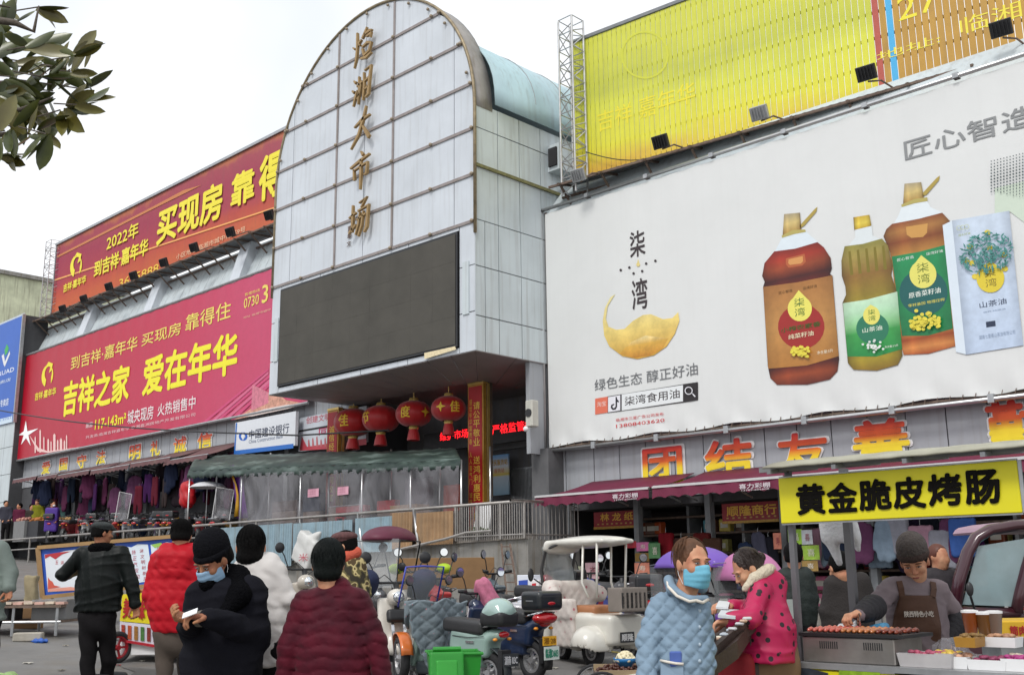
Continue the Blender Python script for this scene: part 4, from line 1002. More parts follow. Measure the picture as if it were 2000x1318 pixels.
# ---- lower crimson banner
bl = thing('crimson_banner', 'wide crimson advertising banner with yellow writing on the left wing', 'banner', (-40, YB, 6.2), world=True)
cx0 = onY(49.3, 703.5, YB)[0]; cx1 = onY(602, 790, YB)[0]; cz0 = onY(34, 897, YB)[2]; cz1 = onY(531, 525, YB)[2]
def crim(m, N, L, t):
    uv = N.new('ShaderNodeUVMap'); s = N.new('ShaderNodeSeparateXYZ'); L.new(uv.outputs[0], s.inputs[0])
    n = N.new('ShaderNodeTexNoise'); n.inputs['Scale'].default_value = 2; L.new(uv.outputs[0], n.inputs['Vector'])
    b = N.new('ShaderNodeMath'); b.operation = 'MULTIPLY_ADD'; b.inputs[1].default_value = .25; L.new(n.outputs[0], b.inputs[0]); L.new(s.outputs[0], b.inputs[2])
    r = ramp(N, [(.15, '#b3122c'), (.5, '#bc1a3c'), (.75, '#c22c50'), (1, '#c84268')]); L.new(b.outputs[0], r.inputs[0]); return r.outputs[0]
M_crim = mat('crimson print', (.5, .01, .04), .45, var=.06, tex=crim, bump=.3, bscale=1.6)
rows = []
for k in range(12):
    z = lerp(cz0, cz1, k/11); rows.append([(lerp(cx0, cx1, i/159), YB-.002+.012*math.sin(i*.9+k*.7)*(1 if k in (0, 11) else .2), z) for i in range(160)])
MB().sheet(rows).build('vinyl_face', M_crim, bl, uvxz=(cx0, cz0, cx1, cz1), smooth=True, recalc=False)
for a, b in (((cx0-.06, cz0-.05), (cx1, cz0-.05)), ((cx0-.06, cz1+.05), (cx1, cz1+.05)), ((cx0-.06, cz0-.05), (cx0-.06, cz1+.05))):
    MB().tube([(a[0], YB, a[1]), (b[0], YB, b[1])], .045, 6).build('frame_tube', M_steel, bl)
z1_ = zz(2.636, 0, 400)
T('到吉祥·嘉年华', (365, 853), (712, 672), z1_, '#f0d868', YB, bl, off=.045, bold=.012)
T('买现房', (730, 730), (935, 600), z1_, '#f0d868', YB, bl, off=.045, bold=.012)
T('靠得住', (955, 655), (1192, 492), z1_, '#f0d868', YB, bl, off=.045, bold=.012)
T('吉祥之家', (322, 1088), (672, 818), z1_, '#f4ea2c', YB, bl, off=.05, bold=.035)
T('爱在年华', (735, 982), (1226, 652), z1_, '#f4ea2c', YB, bl, off=.05, bold=.035)
T('117-143m²', (490, 1157), (652, 1070), z1_, '#f4ea2c', YB, bl, off=.045, bold=.03)
T('建面', (443, 1150), (480, 1115), z1_, '#f0dfe0', YB, bl, off=.045)
T('城央现房', (657, 1130), (793, 1030), z1_, '#f3e4e4', YB, bl, off=.045, bold=.01)
T('火热销售中', (812, 1090), (1010, 980), z1_, '#f3e4e4', YB, bl, off=.045, bold=.01)
T('开发商:临湘吉祥嘉年华 临湘嘉洲房地产开发有限公司', (443, 1205), (1008, 1068), z1_, '#ecc6ca', YB, bl, off=.045)
T('售楼热线', (1262, 472), (1340, 430), z1_, '#f0d868', YB, bl, off=.045)
T('0730', (1257, 535), (1336, 458), z1_, '#f0d868', YB, bl, off=.045, bold=.015)
T('3', (1350, 508), (1384, 407), z1_, '#f0d868', YB, bl, off=.045, bold=.02)
T('地址 临湘市城中', (1255, 588), (1396, 532), z1_, '#e8b89a', YB, bl, off=.045)
T('吉祥·嘉年华', (180, 1008), (292, 937), z1_, '#f2e040', YB, bl, off=.045, bold=.03)
flame_logo(z1_, 246, 880, 30, 56, YB, bl, .045)
sk_ = pm('#f0c9c4')
P_('printed_flare', z1_, [(135, 1110), (143, 1165), (200, 1150), (148, 1185), (160, 1240), (136, 1200), (110, 1235), (124, 1185), (98, 1185), (124, 1165)], YB, pm('#ffffff'), bl, .045)
for x0, w_, h_ in ((180, 7, 80), (205, 8, 110), (225, 6, 70), (246, 9, 55), (262, 6, 40), (276, 12, 75), (295, 8, 40), (310, 12, 45), (330, 8, 30), (342, 6, 55)):
    P_('printed_tower', z1_, [(x0, 1275-(x0-200)*.08), (x0, 1275-h_-(x0-200)*.2), (x0+w_*.5, 1266-h_-(x0-200)*.2), (x0+w_, 1275-h_-(x0-200)*.2), (x0+w_, 1274-(x0-200)*.08)], YB, sk_, bl, .045)
P_('printed_sweep', z1_, [(150, 1180), (200, 1250), (250, 1268), (420, 1245), (250, 1276), (195, 1268)], YB, sk_, bl, .05)
for k, (x0, x1) in enumerate(((1045, 1385), (1085, 1385), (1110, 1392), (1150, 1400), (1190, 1400))):
    P_('printed_ray', z1_, [(x0, 1118-k*3), (x1, 840-k*22+k*38), (x1, 852-k*22+k*40), (x0+22, 1116-k*3)], YB, pm('#d5688c' if k % 2 else '#cf4a78'), bl, .04+k*.002)
P_('printed_swoosh', z1_, [(1210, 1105), (1300, 1045), (1385, 965), (1450, 985), (1476, 1005), (1560, 1020), (1400, 1065)], YB, mat('print gold sand', '#d9a08a', .6, var=.4, vscale=9), bl, .05)
P_('printed_swoosh', z1_, [(1240, 1092), (1360, 1052), (1480, 1028), (1580, 1022), (1480, 1050), (1300, 1088)], YB, pm('#ecd9d2'), bl, .055)
P_('printed_swoosh', z1_, [(1302, 925), (1385, 965), (1385, 1020), (1296, 1060)], YB, mat('print pink sand', '#d77f92', .6, var=.3, vscale=9), bl, .0535)

# ---- blue shop board far left
PB = 17.2
bb = thing('blue_board', 'blue board with a green and white tick logo at the left frame edge', 'signboard', (-45, PB, 6), world=True)
zc = zz(5.27, 0, 600)
q1 = onY(*zc(232, 85), PB); q0 = onY(*zc(140, 1170), PB); X1 = (q1[0]+q0[0])/2
MB().box(X1-7, PB, q0[2], X1, PB+.1, q1[2]).build('board_face', mat('print blue', '#2f63c0', .45, var=.08, vscale=.8), bb)
MB().box(X1, PB-.03, q0[2]-.05, X1+.09, PB+.1, q1[2]+.05).build('edge_frame', M_steel, bb)
P_('printed_logo', zc, [(18, 500), (40, 478), (52, 560), (100, 450), (104, 480), (50, 612), (38, 590)], PB, M_wht, bb, .004)
P_('printed_logo', zc, [(72, 378), (92, 420), (76, 470), (52, 498), (48, 440)], PB, pm('#49b25a'), bb, .005)
T('ORUAD', (-70, 730), (148, 612), zc, '#e8ecf4', PB, bb, bold=.03)
T('专卖店', (-60, 812), (112, 722), zc, '#cfdcf0', PB, bb, bold=.02)
T('专卖店', (0, 1030), (92, 930), zc, '#dfe6f2', PB, bb, bold=.02)
P_('printed_band', zc, [(-200, 1200), (120, 1120), (126, 1080+10), (126, 1180), (-200, 1260)], PB, pm('#cfe0ef'), bb, .004)
T('0730-3721', (-80, 1195), (112, 1128), zc, '#3a78c8', PB, bb, off=.009)

# ---- bank board and pink notice
bk = thing('bank_board', 'white and blue bank board with a round blue emblem beside the crimson banner', 'signboard', (-28, 17.4, 5), world=True)
id_ = lambda x, y: (x, y)
PBk = 17.4; q0 = onY(457, 888, PBk); q1 = onY(576, 803, PBk)
MB().box(q0[0], PBk, q0[2], q1[0]+.05, PBk+.1, q1[2]).build('board_face', mat('board white', (.72, .74, .78), .4, var=.04), bk)
P_('printed_band', id_, [(457, 888), (573, 875), (573.5, 866), (457.4, 880)], PBk, pm('#2a6cc0'), bk, .004)
P_('printed_band', id_, [(457, 888), (461, 826), (463.5, 825.4), (459.5, 888)], PBk, pm('#2a6cc0'), bk, .006)
ringpoly('printed_logo', id_, (475, 852), 4.2, 8.5, PBk, pm('#1d5fc0'), bk, .004)
P_('printed_logo', id_, [(475, 842), (478.5, 851), (475, 860), (471.5, 851)], PBk, M_wht, bk, .008)
ytext('lettering', '中国建设银行', (486, 858), (565, 826), PBk, pm('#1d2a4a'), bk, bold=.015)
ytext('lettering', 'China Construction Bank', (486, 866), (553, 847.5), PBk, pm('#5a6a8a'), bk)
PKY = 17.72
pk = thing('pink_notice', 'pale notice board with pink lettering and a red printed skyline', 'signboard', (-25, PKY, 5), world=True)
q0 = onY(583, 882, PKY); q1 = onY(716, 792, PKY)
MB().box(q0[0], PKY, q0[2], q1[0], PKY+.08, q1[2]).build('board_face', mat('notice white', (.62, .66, .72), .5, var=.08, vscale=2), pk)
MB().box(q0[0], PKY-.01, (q0[2]+q1[2])/2+.08, q1[0], PKY-.002, (q0[2]+q1[2])/2+.13).build('board_joint', M_dark, pk)
ytext('lettering', '创建文明', (598, 828), (645, 806), PKY, pm('#c8707c'), pk, bold=.02)
ytext('lettering', '同', (623, 850), (641, 834), PKY, pm('#c83a6a'), pk, bold=.03)
P_('printed_hill', id_, [(585, 880), (590, 852), (600, 872), (640, 866), (716, 856), (716, 868), (650, 876)], PKY, pm('#c04a56'), pk, .005)
for k in range(9): P_('printed_tower', id_, [(602+k*8, 872), (602+k*8, 860-(k % 3)*3), (604+k*8, 857-(k % 3)*3), (606+k*8, 871)], PKY, pm('#c46a70'), pk, .008)
# second part of it seen between the lanterns
pk2 = thing('red_poster', 'red and white poster behind the first two lanterns', 'poster', (-22, 19.5, 5), world=True)
q0 = onY(668, 872, 19.5); q1 = onY(714, 845, 19.5); MB().box(q0[0], 19.5, q0[2], q1[0], 19.55, q1[2]).build('poster_sheet', pm('#c8b4c0'), pk2)
P_('printed_band', id_, [(668, 872), (714, 865), (714, 856), (690, 862), (668, 866)], 19.5, pm('#b83040'), pk2, .004)

# ---- entrance led sign
ls = thing('led_text_sign', 'black sign with glowing red characters inside the entrance', 'led sign', (-20, 18.6, 5), world=True)
q0 = onY(828, 884, 18.6); q1 = onY(1046, 818, 18.6); MB().box(q0[0], 18.6, q0[2], q1[0]+.6, 18.75, q1[2]+.02).build('sign_case', M_black, ls)
M_ledr = mat('red led', (.9, .012, .02), .5, emit=1.7)
zd = zz(4.12, 820, 740)
T2 = lambda s, a, b: ytext('led_character', s, zd(*a), zd(*b), 18.6, M_ledr, ls, bold=.008)
T2('维护市场', (162, 500), (388, 398)); T2('严格监管', (583, 448), (838, 334)); T2('行', (842, 402), (925, 330))
# couplet boards on columns
YCOL = YT+c+.12
def couplet(px0, px1, pyT, pyB, txt, small, label):
    a = onY(px0, pyT, YCOL); b = onY(px1, pyT, YCOL)
    t = thing('couplet_board', label, 'couplet board', (a[0], YCOL, 2.2), world=True, group='red couplet boards on the entrance columns')
    MB().box(a[0]-.02, YCOL, 2.05, b[0]+.015, YCOL+.1, a[2]).build('board', mat('gold edge', '#b98a3a', .4, metal=.3, var=.2, vscale=8), t)
    MB().box(a[0]+.01, YCOL-.012, 2.1, b[0]-.03, YCOL-.001, a[2]-.05).build('red_face', mat('couplet red', '#b01820', .5, var=.1, vscale=3), t)
    w_ = b[0]-a[0]; H = a[2]-2.25
    if small: put_text('small_verse', small, (a[0]+.04, YCOL-.013, 2.2), (w_*.2, 0, 0), (0, 0, H*.92), (0, -1, 0), pm('#dfb040'), t, vertical=True)
    x0_ = a[0]+(w_*.36 if small else w_*.2)
    put_text('verse', txt, (x0_, YCOL-.013, 2.2), (w_*(.45 if small else .5), 0, 0), (0, 0, H*.9), (0, -1, 0), pm('#e6c04a'), t, vertical=True, bold=.01)
    MB().box(a[0], YCOL-.03, a[2], b[0]+.04, YCOL+.12, a[2]+.06).build('cap_strip', M_gold, t)
    return a, b
a, b = couplet(915, 943, 753, 1000, '请公平敬业 送鸿利惠民 康和乡', '盛世年华富贵春 人人喜气门 诚信为本营商兴', 'tall red and gold couplet board on the right entrance column')
a2, b2_ = couplet(641, 661, 803, 1000, '诚信经营华民同致富 诗书兴民', '', 'red and gold couplet board on the left entrance column, half behind the tent')
for q, w_, lb in ((a, b[0]-a[0], 'gold edged square column at the right of the entrance'), (a2, b2_[0]-a2[0], 'square column at the left of the entrance')):
    t = thing('entrance_column', lb, 'column', (q[0], YCOL+.1, 2), world=True)
    MB().box(q[0]-.02, YCOL+.101, 2.0, q[0]+w_+.015, YCOL+.30, ZI+.02).build('shaft', mat('brown stone', (.16, .12, .09), .5, var=.3, vscale=4), t)
    MB().box(q[0]+w_+.016, YCOL+.12, 2.0, q[0]+w_+.03, YCOL+.2, ZI-.02).build('gold_strip', M_gold, t)
# lanterns
YLN = YCOL-.15
M_lan = mat('lantern silk', '#b00f16', .45, var=.12, vscale=3, sheen=.3)
def lantern(px_, py_, w_px, ch, label, ch2=None, emblem=None):
    c0 = onY(px_, py_, YLN); e = onY(px_+w_px/2, py_, YLN); R_ = abs(e[0]-c0[0])*.645; H = R_*.72
    t = thing('red_lantern', label, 'lantern', tuple(c0), world=True, group='red festival lanterns under the tower soffit')
    mb = MB(); V = []; n, m = 48, 16; Fc = []
    for i in range(m+1):
        th = PI*(.09+.82*i/m)
        for k in range(n):
            r = R_*math.sin(th)**.8*(1-.028*(k % 4 == 0)); an = 2*PI*k/n; V.append((c0[0]+r*math.cos(an), c0[1]+r*math.sin(an), c0[2]-H*math.cos(th)))
    for i in range(m):
        for k in range(n): Fc.append((i*n+k, i*n+(k+1) % n, (i+1)*n+(k+1) % n, (i+1)*n+k))
    mb.add(V, Fc).build('silk_body', M_lan, t, smooth=True)
    for z_, s_ in ((H*.97, 1), (-H*.97, -1)):
        MB().lathe([(R_*.24, -.04), (R_*.27, 0), (R_*.24, .045)], (c0[0], c0[1], c0[2]+z_+s_*.03), 16).build('gold_cap', M_gold, t)
    MB().lathe([(.01, .0), (.012, ZI-c0[2]-H)], (c0[0], c0[1], c0[2]+H), 6).build('hanger', M_gold, t)
    MB().lathe([(R_*.22, 0), (R_*.30, -.14), (R_*.36, -.30), (R_*.33, -.305), (R_*.1, -.05)], (c0[0], c0[1], c0[2]-H-.03), 20).build('tassel', M_lan, t)
    def warp(p):
        z_ = (p[2]-c0[2])/H; th = math.acos(max(-.95, min(.95, -z_))); r = R_*math.sin(th)**.8+.008+(YLN-1.0-p[1])*.5*0
        an = p[3]; return (c0[0]+r*math.cos(an), c0[1]+r*math.sin(an), p[2])
    for c_, ang in ((ch, -PI/4-.42 if ch != '节' else -PI/4-.85), (ch2, -PI/4+.42)):
        if not c_: continue
        G, Fc2 = text_geo(c_); mb = MB()
        for q_, (dx, dy) in enumerate(((0, 0), (.02, 0), (-.02, 0), (0, .02))):
            V = []
            for g in G:
                zz_ = c0[2]+(g[1]-.5)*H*.85+dy*R_; an = ang+(g[0]-.5)*.55+dx; z_ = (zz_-c0[2])/H; th = math.acos(max(-.95, min(.95, -z_))); r = R_*math.sin(th)**.8+.012-.0015*q_
                V.append((c0[0]+r*math.cos(an), c0[1]+r*math.sin(an), zz_))
            mb.add(V, Fc2)
        mb.build('gold_character', pm('#e8c23c'), t, recalc=False)
    if emblem is not None:
        V = [];
        for i in range(8):
            rr = (.30 if i % 2 == 0 else .11); an = emblem+rr*math.cos(i*PI/4)*1.0; zz_ = c0[2]+rr*math.sin(i*PI/4)*R_; z_ = (zz_-c0[2])/H; th = math.acos(-z_); r = R_*math.sin(th)**.8+.016
            V.append((c0[0]+r*math.cos(an), c0[1]+r*math.sin(an), zz_))
        MB().add(V, [tuple(range(8))]).build('gold_emblem', pm('#e8c23c'), t, recalc=False)
lantern(690, 825, 74, '佳', 'leftmost red lantern, beside the left couplet board')
lantern(744, 818, 74, '节', 'second red lantern from the left couplet board')
lantern(808, 808, 74, '度', 'third red lantern, with the degree character in gold', None, -PI/4+.75)
lantern(876, 798, 74, None, 'red lantern nearest the right couplet board', '佳', -PI/4-.42)
# wall items in the porch
po = thing('blue_yellow_poster', 'blue and yellow notice poster right of the right couplet board', 'poster', (-18, 19.3, 4), world=True)
PP = 19.2; q0 = onY(*zd(556, 940), PP); q1 = onY(*zd(712, 600), PP); MB().box(q0[0], PP, q0[2], q1[0], PP+.04, q1[2]).build('poster_sheet', mat('poster', '#8fb6d6', .5, var=.05, tex=grad('Z', [(0, '#9cc4dc'), (.45, '#cfdde8'), (.5, '#e8cf4a'), (.56, '#e6d6a0'), (.7, '#d9dce0'), (1, '#6aa4d8')])), po)
T3 = ytext('lettering', '便民服务站', zd(566, 700), zd(706, 638), PP, pm('#c89a28'), po, bold=.02)
T3 = ytext('lettering', '服务站', zd(600, 758), zd(680, 712), PP, pm('#c8602a'), po)
ac = thing('outdoor_unit', 'small cream outdoor unit and lamp fixed on the tower pier', 'wall unit', (XR, 16.7, 5), world=True)
q0 = onX(1031, 808, XR); MB().box(q0[0]+.01, q0[1]-.1, q0[2]-.3, q0[0]+.22, q0[1]+.12, q0[2]+.28).build('unit_case', mat('cream metal', (.55, .54, .48), .5), ac, bevel=.02)
MB().lathe([(.09, 0), (.09, .02)], (q0[0]+.115, q0[1]-.101, q0[2]), 20, Matrix.Rotation(PI/2, 3, 'X')).build('fan_grille', M_black, ac)
MB().ball((q0[0]+.12, q0[1]-.2, q0[2]-.36), .06, 10, 8).build('lamp_bulb', M_wht, ac, smooth=True)

# ================================================================== AWNINGS, TENT, SHOP GOODS
M_aw = mat('maroon awning cloth', '#6d1f3c', .75, var=.12, vscale=2, bump=.1, bscale=40)
M_awl = mat('faded brown awning cloth', '#6b4a4c', .8, var=.2, vscale=2, dirt=.3)
def awning(x0, x1, ztop, zfr, yfr, m, label, group, val=.22, skew=0, stripe=True, txt=None, txt2=None, k_=3):
    t = thing('shop_awning', label, 'awning', (x0, YW, ztop), world=True, group=group)
    n = max(8, int((x1-x0)/.045)); rows = []
    for f in (0, .25, .5, .75, 1):
        rows.append([(lerp(x0+skew*(1-f), x1+skew*(1-f)*.4, i/n), lerp(YW-.04, yfr, f), lerp(ztop, zfr, f)-.05*math.sin(PI*f)+.012*math.sin(i*.5)*f) for i in range(n+1)])
    MB().sheet(rows).build('canopy', m, t, smooth=True, recalc=False, thick=.006)
    w_ = .30; rows = [[], []]
    for i in range(n+1):
        x = lerp(x0, x1, i/n); rows[0].append((x, yfr-.01+.01*math.sin(i*.6), zfr)); rows[1].append((x, yfr-.03+.015*math.sin(i*.6), zfr-val+.045*abs(math.sin(PI*(x-x0)/w_))))
    MB().sheet(rows).build('valance', m, t, recalc=False, thick=.006)
    if stripe:
        MB().bar((x0, yfr-.022, zfr), (x1, yfr-.022, zfr), .022, .035).build('white_stripe', mat('awning piping', (.6, .58, .58), .5), t)
    MB().tube([(x0, yfr+.02, zfr+.01), (x1, yfr+.02, zfr+.01)], .025, 6).build('front_bar', M_steel, t)
    for i in range(k_):
        x = lerp(x0+.15, x1-.15, i/(k_-1)); MB().tube([(x, YW-.05, ztop-.55), (x+.05, (YW+yfr)/2, zfr-.08), (x, yfr+.02, zfr)], .018, 6).build('folding_arm', M_steel, t)
    if txt:
        put_text('lettering', txt, (x1-.85, yfr-.05, zfr-.155), (.62, 0, 0), (0, -.0, .085), (0, -1, 0), pm('#d9cfd4'), t, bold=.02)
        put_text('small_lettering', txt2, (x1-.8, yfr-.053, zfr-.195), (.55, 0, 0), (0, 0, .028), (0, -1, 0), pm('#d9cfd4'), t)
    return t
GR = 'maroon awnings over the right shops'
YA = 16.5
awning(onY(1046, 972, YA)[0], onY(1267, 954, YA)[0], 3.33, 2.98, YA, M_aw, 'maroon awning with white lettering over the paper shop', GR, txt='喜力彩棚', txt2='13789-606600', skew=.5)
awning(onY(1275, 954, YA)[0], onY(1519, 933, YA)[0]+.1, 3.33, 2.99, YA, M_aw, 'maroon awning over the general store next to the yellow sausage sign', GR, txt='喜力彩棚', txt2='13789-606600', skew=.35)
awning(onY(1519, 933, YA)[0]+.2, 2, 3.33, 2.99, YA, M_aw, 'maroon awning mostly hidden behind the sausage stall roof', GR)
GL = 'faded awnings over the left shops'
for (p0_, p1_, lb) in (((25, 947), (72, 938), 'faded brown awning at the far left end of the row'), ((73, 942), (112, 934), 'faded brown awning, second from the left end'), ((110, 941), (174, 926), 'faded brown awning under the gap before the slogan word for clear'), ((177, 932), (252, 916), 'faded brown awning under the middle of the left slogan'), ((255, 918), (332, 903), 'faded brown awning under the slogan word for courtesy'), ((320, 914), (405, 897), 'faded brown awning nearest to the green tent')):
    a = onY(*p0_, 16.6); b = onY(*p1_, 16.6)
    awning(a[0], b[0], 5.5, (a[2]+b[2])/2+.18, 16.6, M_awl, lb, GL, val=.16, skew=.4, stripe=False)

# ---- green tent on the platform
tent = thing('market_tent', 'dark green canvas tent with clear plastic sides behind the handrail', 'tent', (-22, 16.4, 2), world=True)
def tarpcol(m, N, L, t):
    n = N.new('ShaderNodeTexNoise'); n.inputs['Scale'].default_value = .9; n.inputs['Detail'].default_value = 5; mp = N.new('ShaderNodeMapping'); mp.inputs['Scale'].default_value = (1, 5, 6)
    L.new(t.outputs['Object'], mp.inputs[0]); L.new(mp.outputs[0], n.inputs['Vector'])
    r = ramp(N, [(.38, '#263532'), (.54, '#35463f'), (.70, '#687873')]); L.new(n.outputs[0], r.inputs[0]); return r.outputs[0]
M_tarp = mat('green tarpaulin', '#4a6a62', .6, var=.15, tex=tarpcol, bump=.3, bscale=4)
y0, y1 = 16.12, 17.05
xa = onY(368, 920, y0)[0]; xb = onY(900, 915, y0)[0]
def tz(px_, py_): return onY(px_, py_, y0)[2]
ztl, ztr = tz(368, 899), tz(900, 897)   # ridge/back edge heights
zel, zer = tz(372, 926), tz(900, 906)
xbk = onY(884, 870, y1)[0]; xak = onY(392, 880, y1)[0]
n = 90; rows = []
zb_ = lambda f: lerp(tz(390, 880), tz(880, 868), f)
for g in range(7):
    q = g/6; r = []
    for i in range(n+1):
        f = i/n; x = lerp(xa, xb, f)+q*((xbk-xb)*f+(xak-xa)*(1-f)); sag = .03*math.sin(f*PI*5+g)*math.sin(PI*q)+.008*math.sin(i*1.7)
        r.append((x, lerp(y0, y1, q), lerp(lerp(zel, zer, f)+.10, zb_(f)+.04, math.sin(q*PI*.5))+sag))
    rows.append(r)
MB().sheet(rows).build('roof_tarp', M_tarp, tent, smooth=True, recalc=False, thick=.006)
rows = [[], [], []]; n2 = 560
for i in range(n2+1):
    f = i/n2; x = lerp(xa, xb, f); z = lerp(zel, zer, f)+.10+.02*math.sin(i*90/n2*1.7)
    rows[0].append((x, y0-.002, z)); rows[1].append((x, y0-.03+.012*math.sin(i*.35), z-.13)); rows[2].append((x, y0-.03+.02*math.sin(i*.35), z-.19-.045*(1-abs(math.sin(i*PI/n2*62)))))
MB().sheet(rows).build('scalloped_edge', M_tarp, tent, smooth=True, recalc=False, thick=.005)
for px_ in (368, 470, 585, 705, 800, 899):
    x = onY(px_, 950, y0)[0]; MB().tube([(x, y0+.03, plat(x)-.03), (x, y0+.03, lerp(zel, zer, (x-xa)/(xb-xa))+.1)], .028, 6).build('tent_pole', M_alu, tent, smooth=True)
    MB().tube([(x, y1, plat(x)-.03), (x, y1, zb_((x-xa)/(xb-xa)))], .028, 6).build('tent_pole', M_alu, tent, smooth=True)
mp_ = bpy.data.materials.new('clear plastic film'); mp_.use_nodes = True; N = mp_.node_tree.nodes; L = mp_.node_tree.links
b_ = N['Principled BSDF']; b_.inputs['Base Color'].default_value = (.46, .45, .48, 1); b_.inputs['Roughness'].default_value = .22; b_.inputs['Specular IOR Level'].default_value = .8
t_ = N.new('ShaderNodeTexCoord'); mpp = N.new('ShaderNodeMapping'); mpp.inputs['Scale'].default_value = (.9, 1, .6); nn = N.new('ShaderNodeTexNoise'); nn.inputs['Scale'].default_value = 1.1; nn.inputs['Detail'].default_value = 6; nn.inputs['Distortion'].default_value = 1.4
L.new(t_.outputs['Object'], mpp.inputs[0]); L.new(mpp.outputs[0], nn.inputs['Vector']); mr_ = N.new('ShaderNodeMapRange'); mr_.inputs[1].default_value = .35; mr_.inputs[2].default_value = .68; mr_.inputs[3].default_value = .10; mr_.inputs[4].default_value = .42
L.new(nn.outputs[0], mr_.inputs[0]); L.new(mr_.outputs[0], b_.inputs['Alpha'])
bp_ = N.new('ShaderNodeBump'); bp_.inputs['Strength'].default_value = .7; bp_.inputs['Distance'].default_value = .08; L.new(nn.outputs[0], bp_.inputs['Height']); L.new(bp_.outputs[0], b_.inputs['Normal'])
M_film = mp_
xs = [onY(px_, 950, y0)[0] for px_ in (470, 585, 705, 800, 899)]
for j in range(4):
    rows = []
    for g in range(8):
        q = g/7; r = []
        for i in range(31):
            f = i/30; x = lerp(xs[j], xs[j+1], f); zt_ = lerp(zel, zer, (x-xa)/(xb-xa))-.03; r.append((x, y0-.035+.05*math.sin(f*5+q*4+j)*q+.01*math.sin(f*21+j), lerp(zt_, 2.32, q)))
        rows.append(r)
    MB().sheet(rows).build('plastic_side', M_film, tent, smooth=True, recalc=False)
rows = [[(xs[0]-.35*q*math.sin(i*.8)*.3, lerp(y0-.03, y1, i/12), lerp(zel-.03, 2.3, q)) for i in range(13)] for q in (0, .3, .6, 1)]
MB().sheet(rows).build('plastic_side', M_film, tent, smooth=True, recalc=False)
for cx_, cy_ in ((611, 961), (669, 957)):
    a = onY(cx_-11, cy_+10, y0-.09); b = onY(cx_+11, cy_-8, y0-.09)
    t = thing('paper_notice', 'pink paper notice taped on the plastic sheet, %s' % ('left one' if cx_ < 640 else 'beside the left couplet board'), 'notice', tuple(a), world=True)
    MB().sheet([[(lerp(a[0], b[0], i/6), y0-.075+.012*math.sin(i), z) for i in range(7)] for z in (a[2], b[2])]).build('sheet', mat('pink paper', '#d9a3b4', .7), t, recalc=False, thick=.002)
    for k in range(3): put_text('line_of_writing', '注意安全', (a[0]+.04, y0-.1, a[2]+.05+k*.06), ((b[0]-a[0])*.7, 0, 0), (0, 0, .04), (0, -1, 0), pm('#b06a80'), t)

# ---- tables, stools and stock inside the tent
M_redp = mat('red plastic', '#a81c22', .4, var=.1); M_card = mat('cardboard', '#8a6a48', .85, var=.15, vscale=4)
def stool(x, y, z, m, label, group):
    t = thing('plastic_stool', label, 'stool', (x, y, z), random.random(), group=group)
    MB().lathe([(.0, .42), (.15, .42), (.16, .40), (.15, .39)], n=16).build('seat', m, t)
    for k in range(4):
        a_ = PI/4+k*PI/2; MB().bar((.13*math.cos(a_), .13*math.sin(a_), .40), (.17*math.cos(a_), .17*math.sin(a_), 0), .035).build('leg', m, t)
for k, px_ in enumerate((640, 660, 735, 752)):
    x = onY(px_, 1000, 16.6)[0]; stool(x, 16.6+.1*(k % 2), plat(x)+.35*(k % 2), M_redp, 'red plastic stool inside the clear tent', 'red stools inside the tent')
def carton(name, x, y, z, w, d, h, m, label, group=None, rz=0):
    t = thing(name, label, 'box', (x, y, z), rz, group=group)
    MB().box(-w/2, -d/2, 0, w/2, d/2, h).build('box_body', m, t, bevel=.006)
    MB().box(-w/2+.005, -.02, h, w/2-.005, .02, h+.002).build('tape', mat('brown tape', '#a8875a', .3), t)
    MB().box(-w/2-.004, -d/2-.004, h-.03, w/2+.004, 0, h+.001).build('flap', m, t)
    return t
x = onY(800, 1000, 16.5)[0]; carton('cardboard_box', x, 16.5, plat(x)+.25, .95, .4, .75, M_card, 'large cardboard box leaning behind the ochre sheets')

for k, (p0_, p1_, c_, lb) in enumerate((((655, 1003), (712, 985), '#a01820', 'red crate inside the clear tent by the left couplet column'), ((735, 1000), (770, 975), '#b02028', 'red plastic tub inside the clear tent'), ((640, 990), (700, 984), '#c8c8d4', 'white tray on the red crate inside the tent'), ((865, 1000), (892, 945), '#9a4030', 'striped orange cloth bundle at the right end inside the tent'), ((530, 1000), (580, 975), '#4a2f20', 'brown cabinet inside the left part of the tent'), ((590, 1000), (625, 960), '#2c3448', 'dark blue bundle inside the left part of the tent'), ((790, 990), (835, 930), '#5a5058', 'grey padded bundle inside the right part of the tent'))):
    a = onY(*p0_, 16.75); b = onY(*p1_, 16.75); t = thing('tent_stock', lb, 'stock', (a[0], 16.75, plat(a[0])), world=True)
    MB().box(a[0], 16.75, a[2], b[0], 16.95, b[2]).build('stock_body', mat('stock '+c_, c_, .7, var=.3, vscale=6), t, bevel=.02)
    MB().box(a[0]+.03, 16.76, plat(a[0]), b[0]-.03, 16.94, a[2]-.001).build('stock_support', M_rust, t)
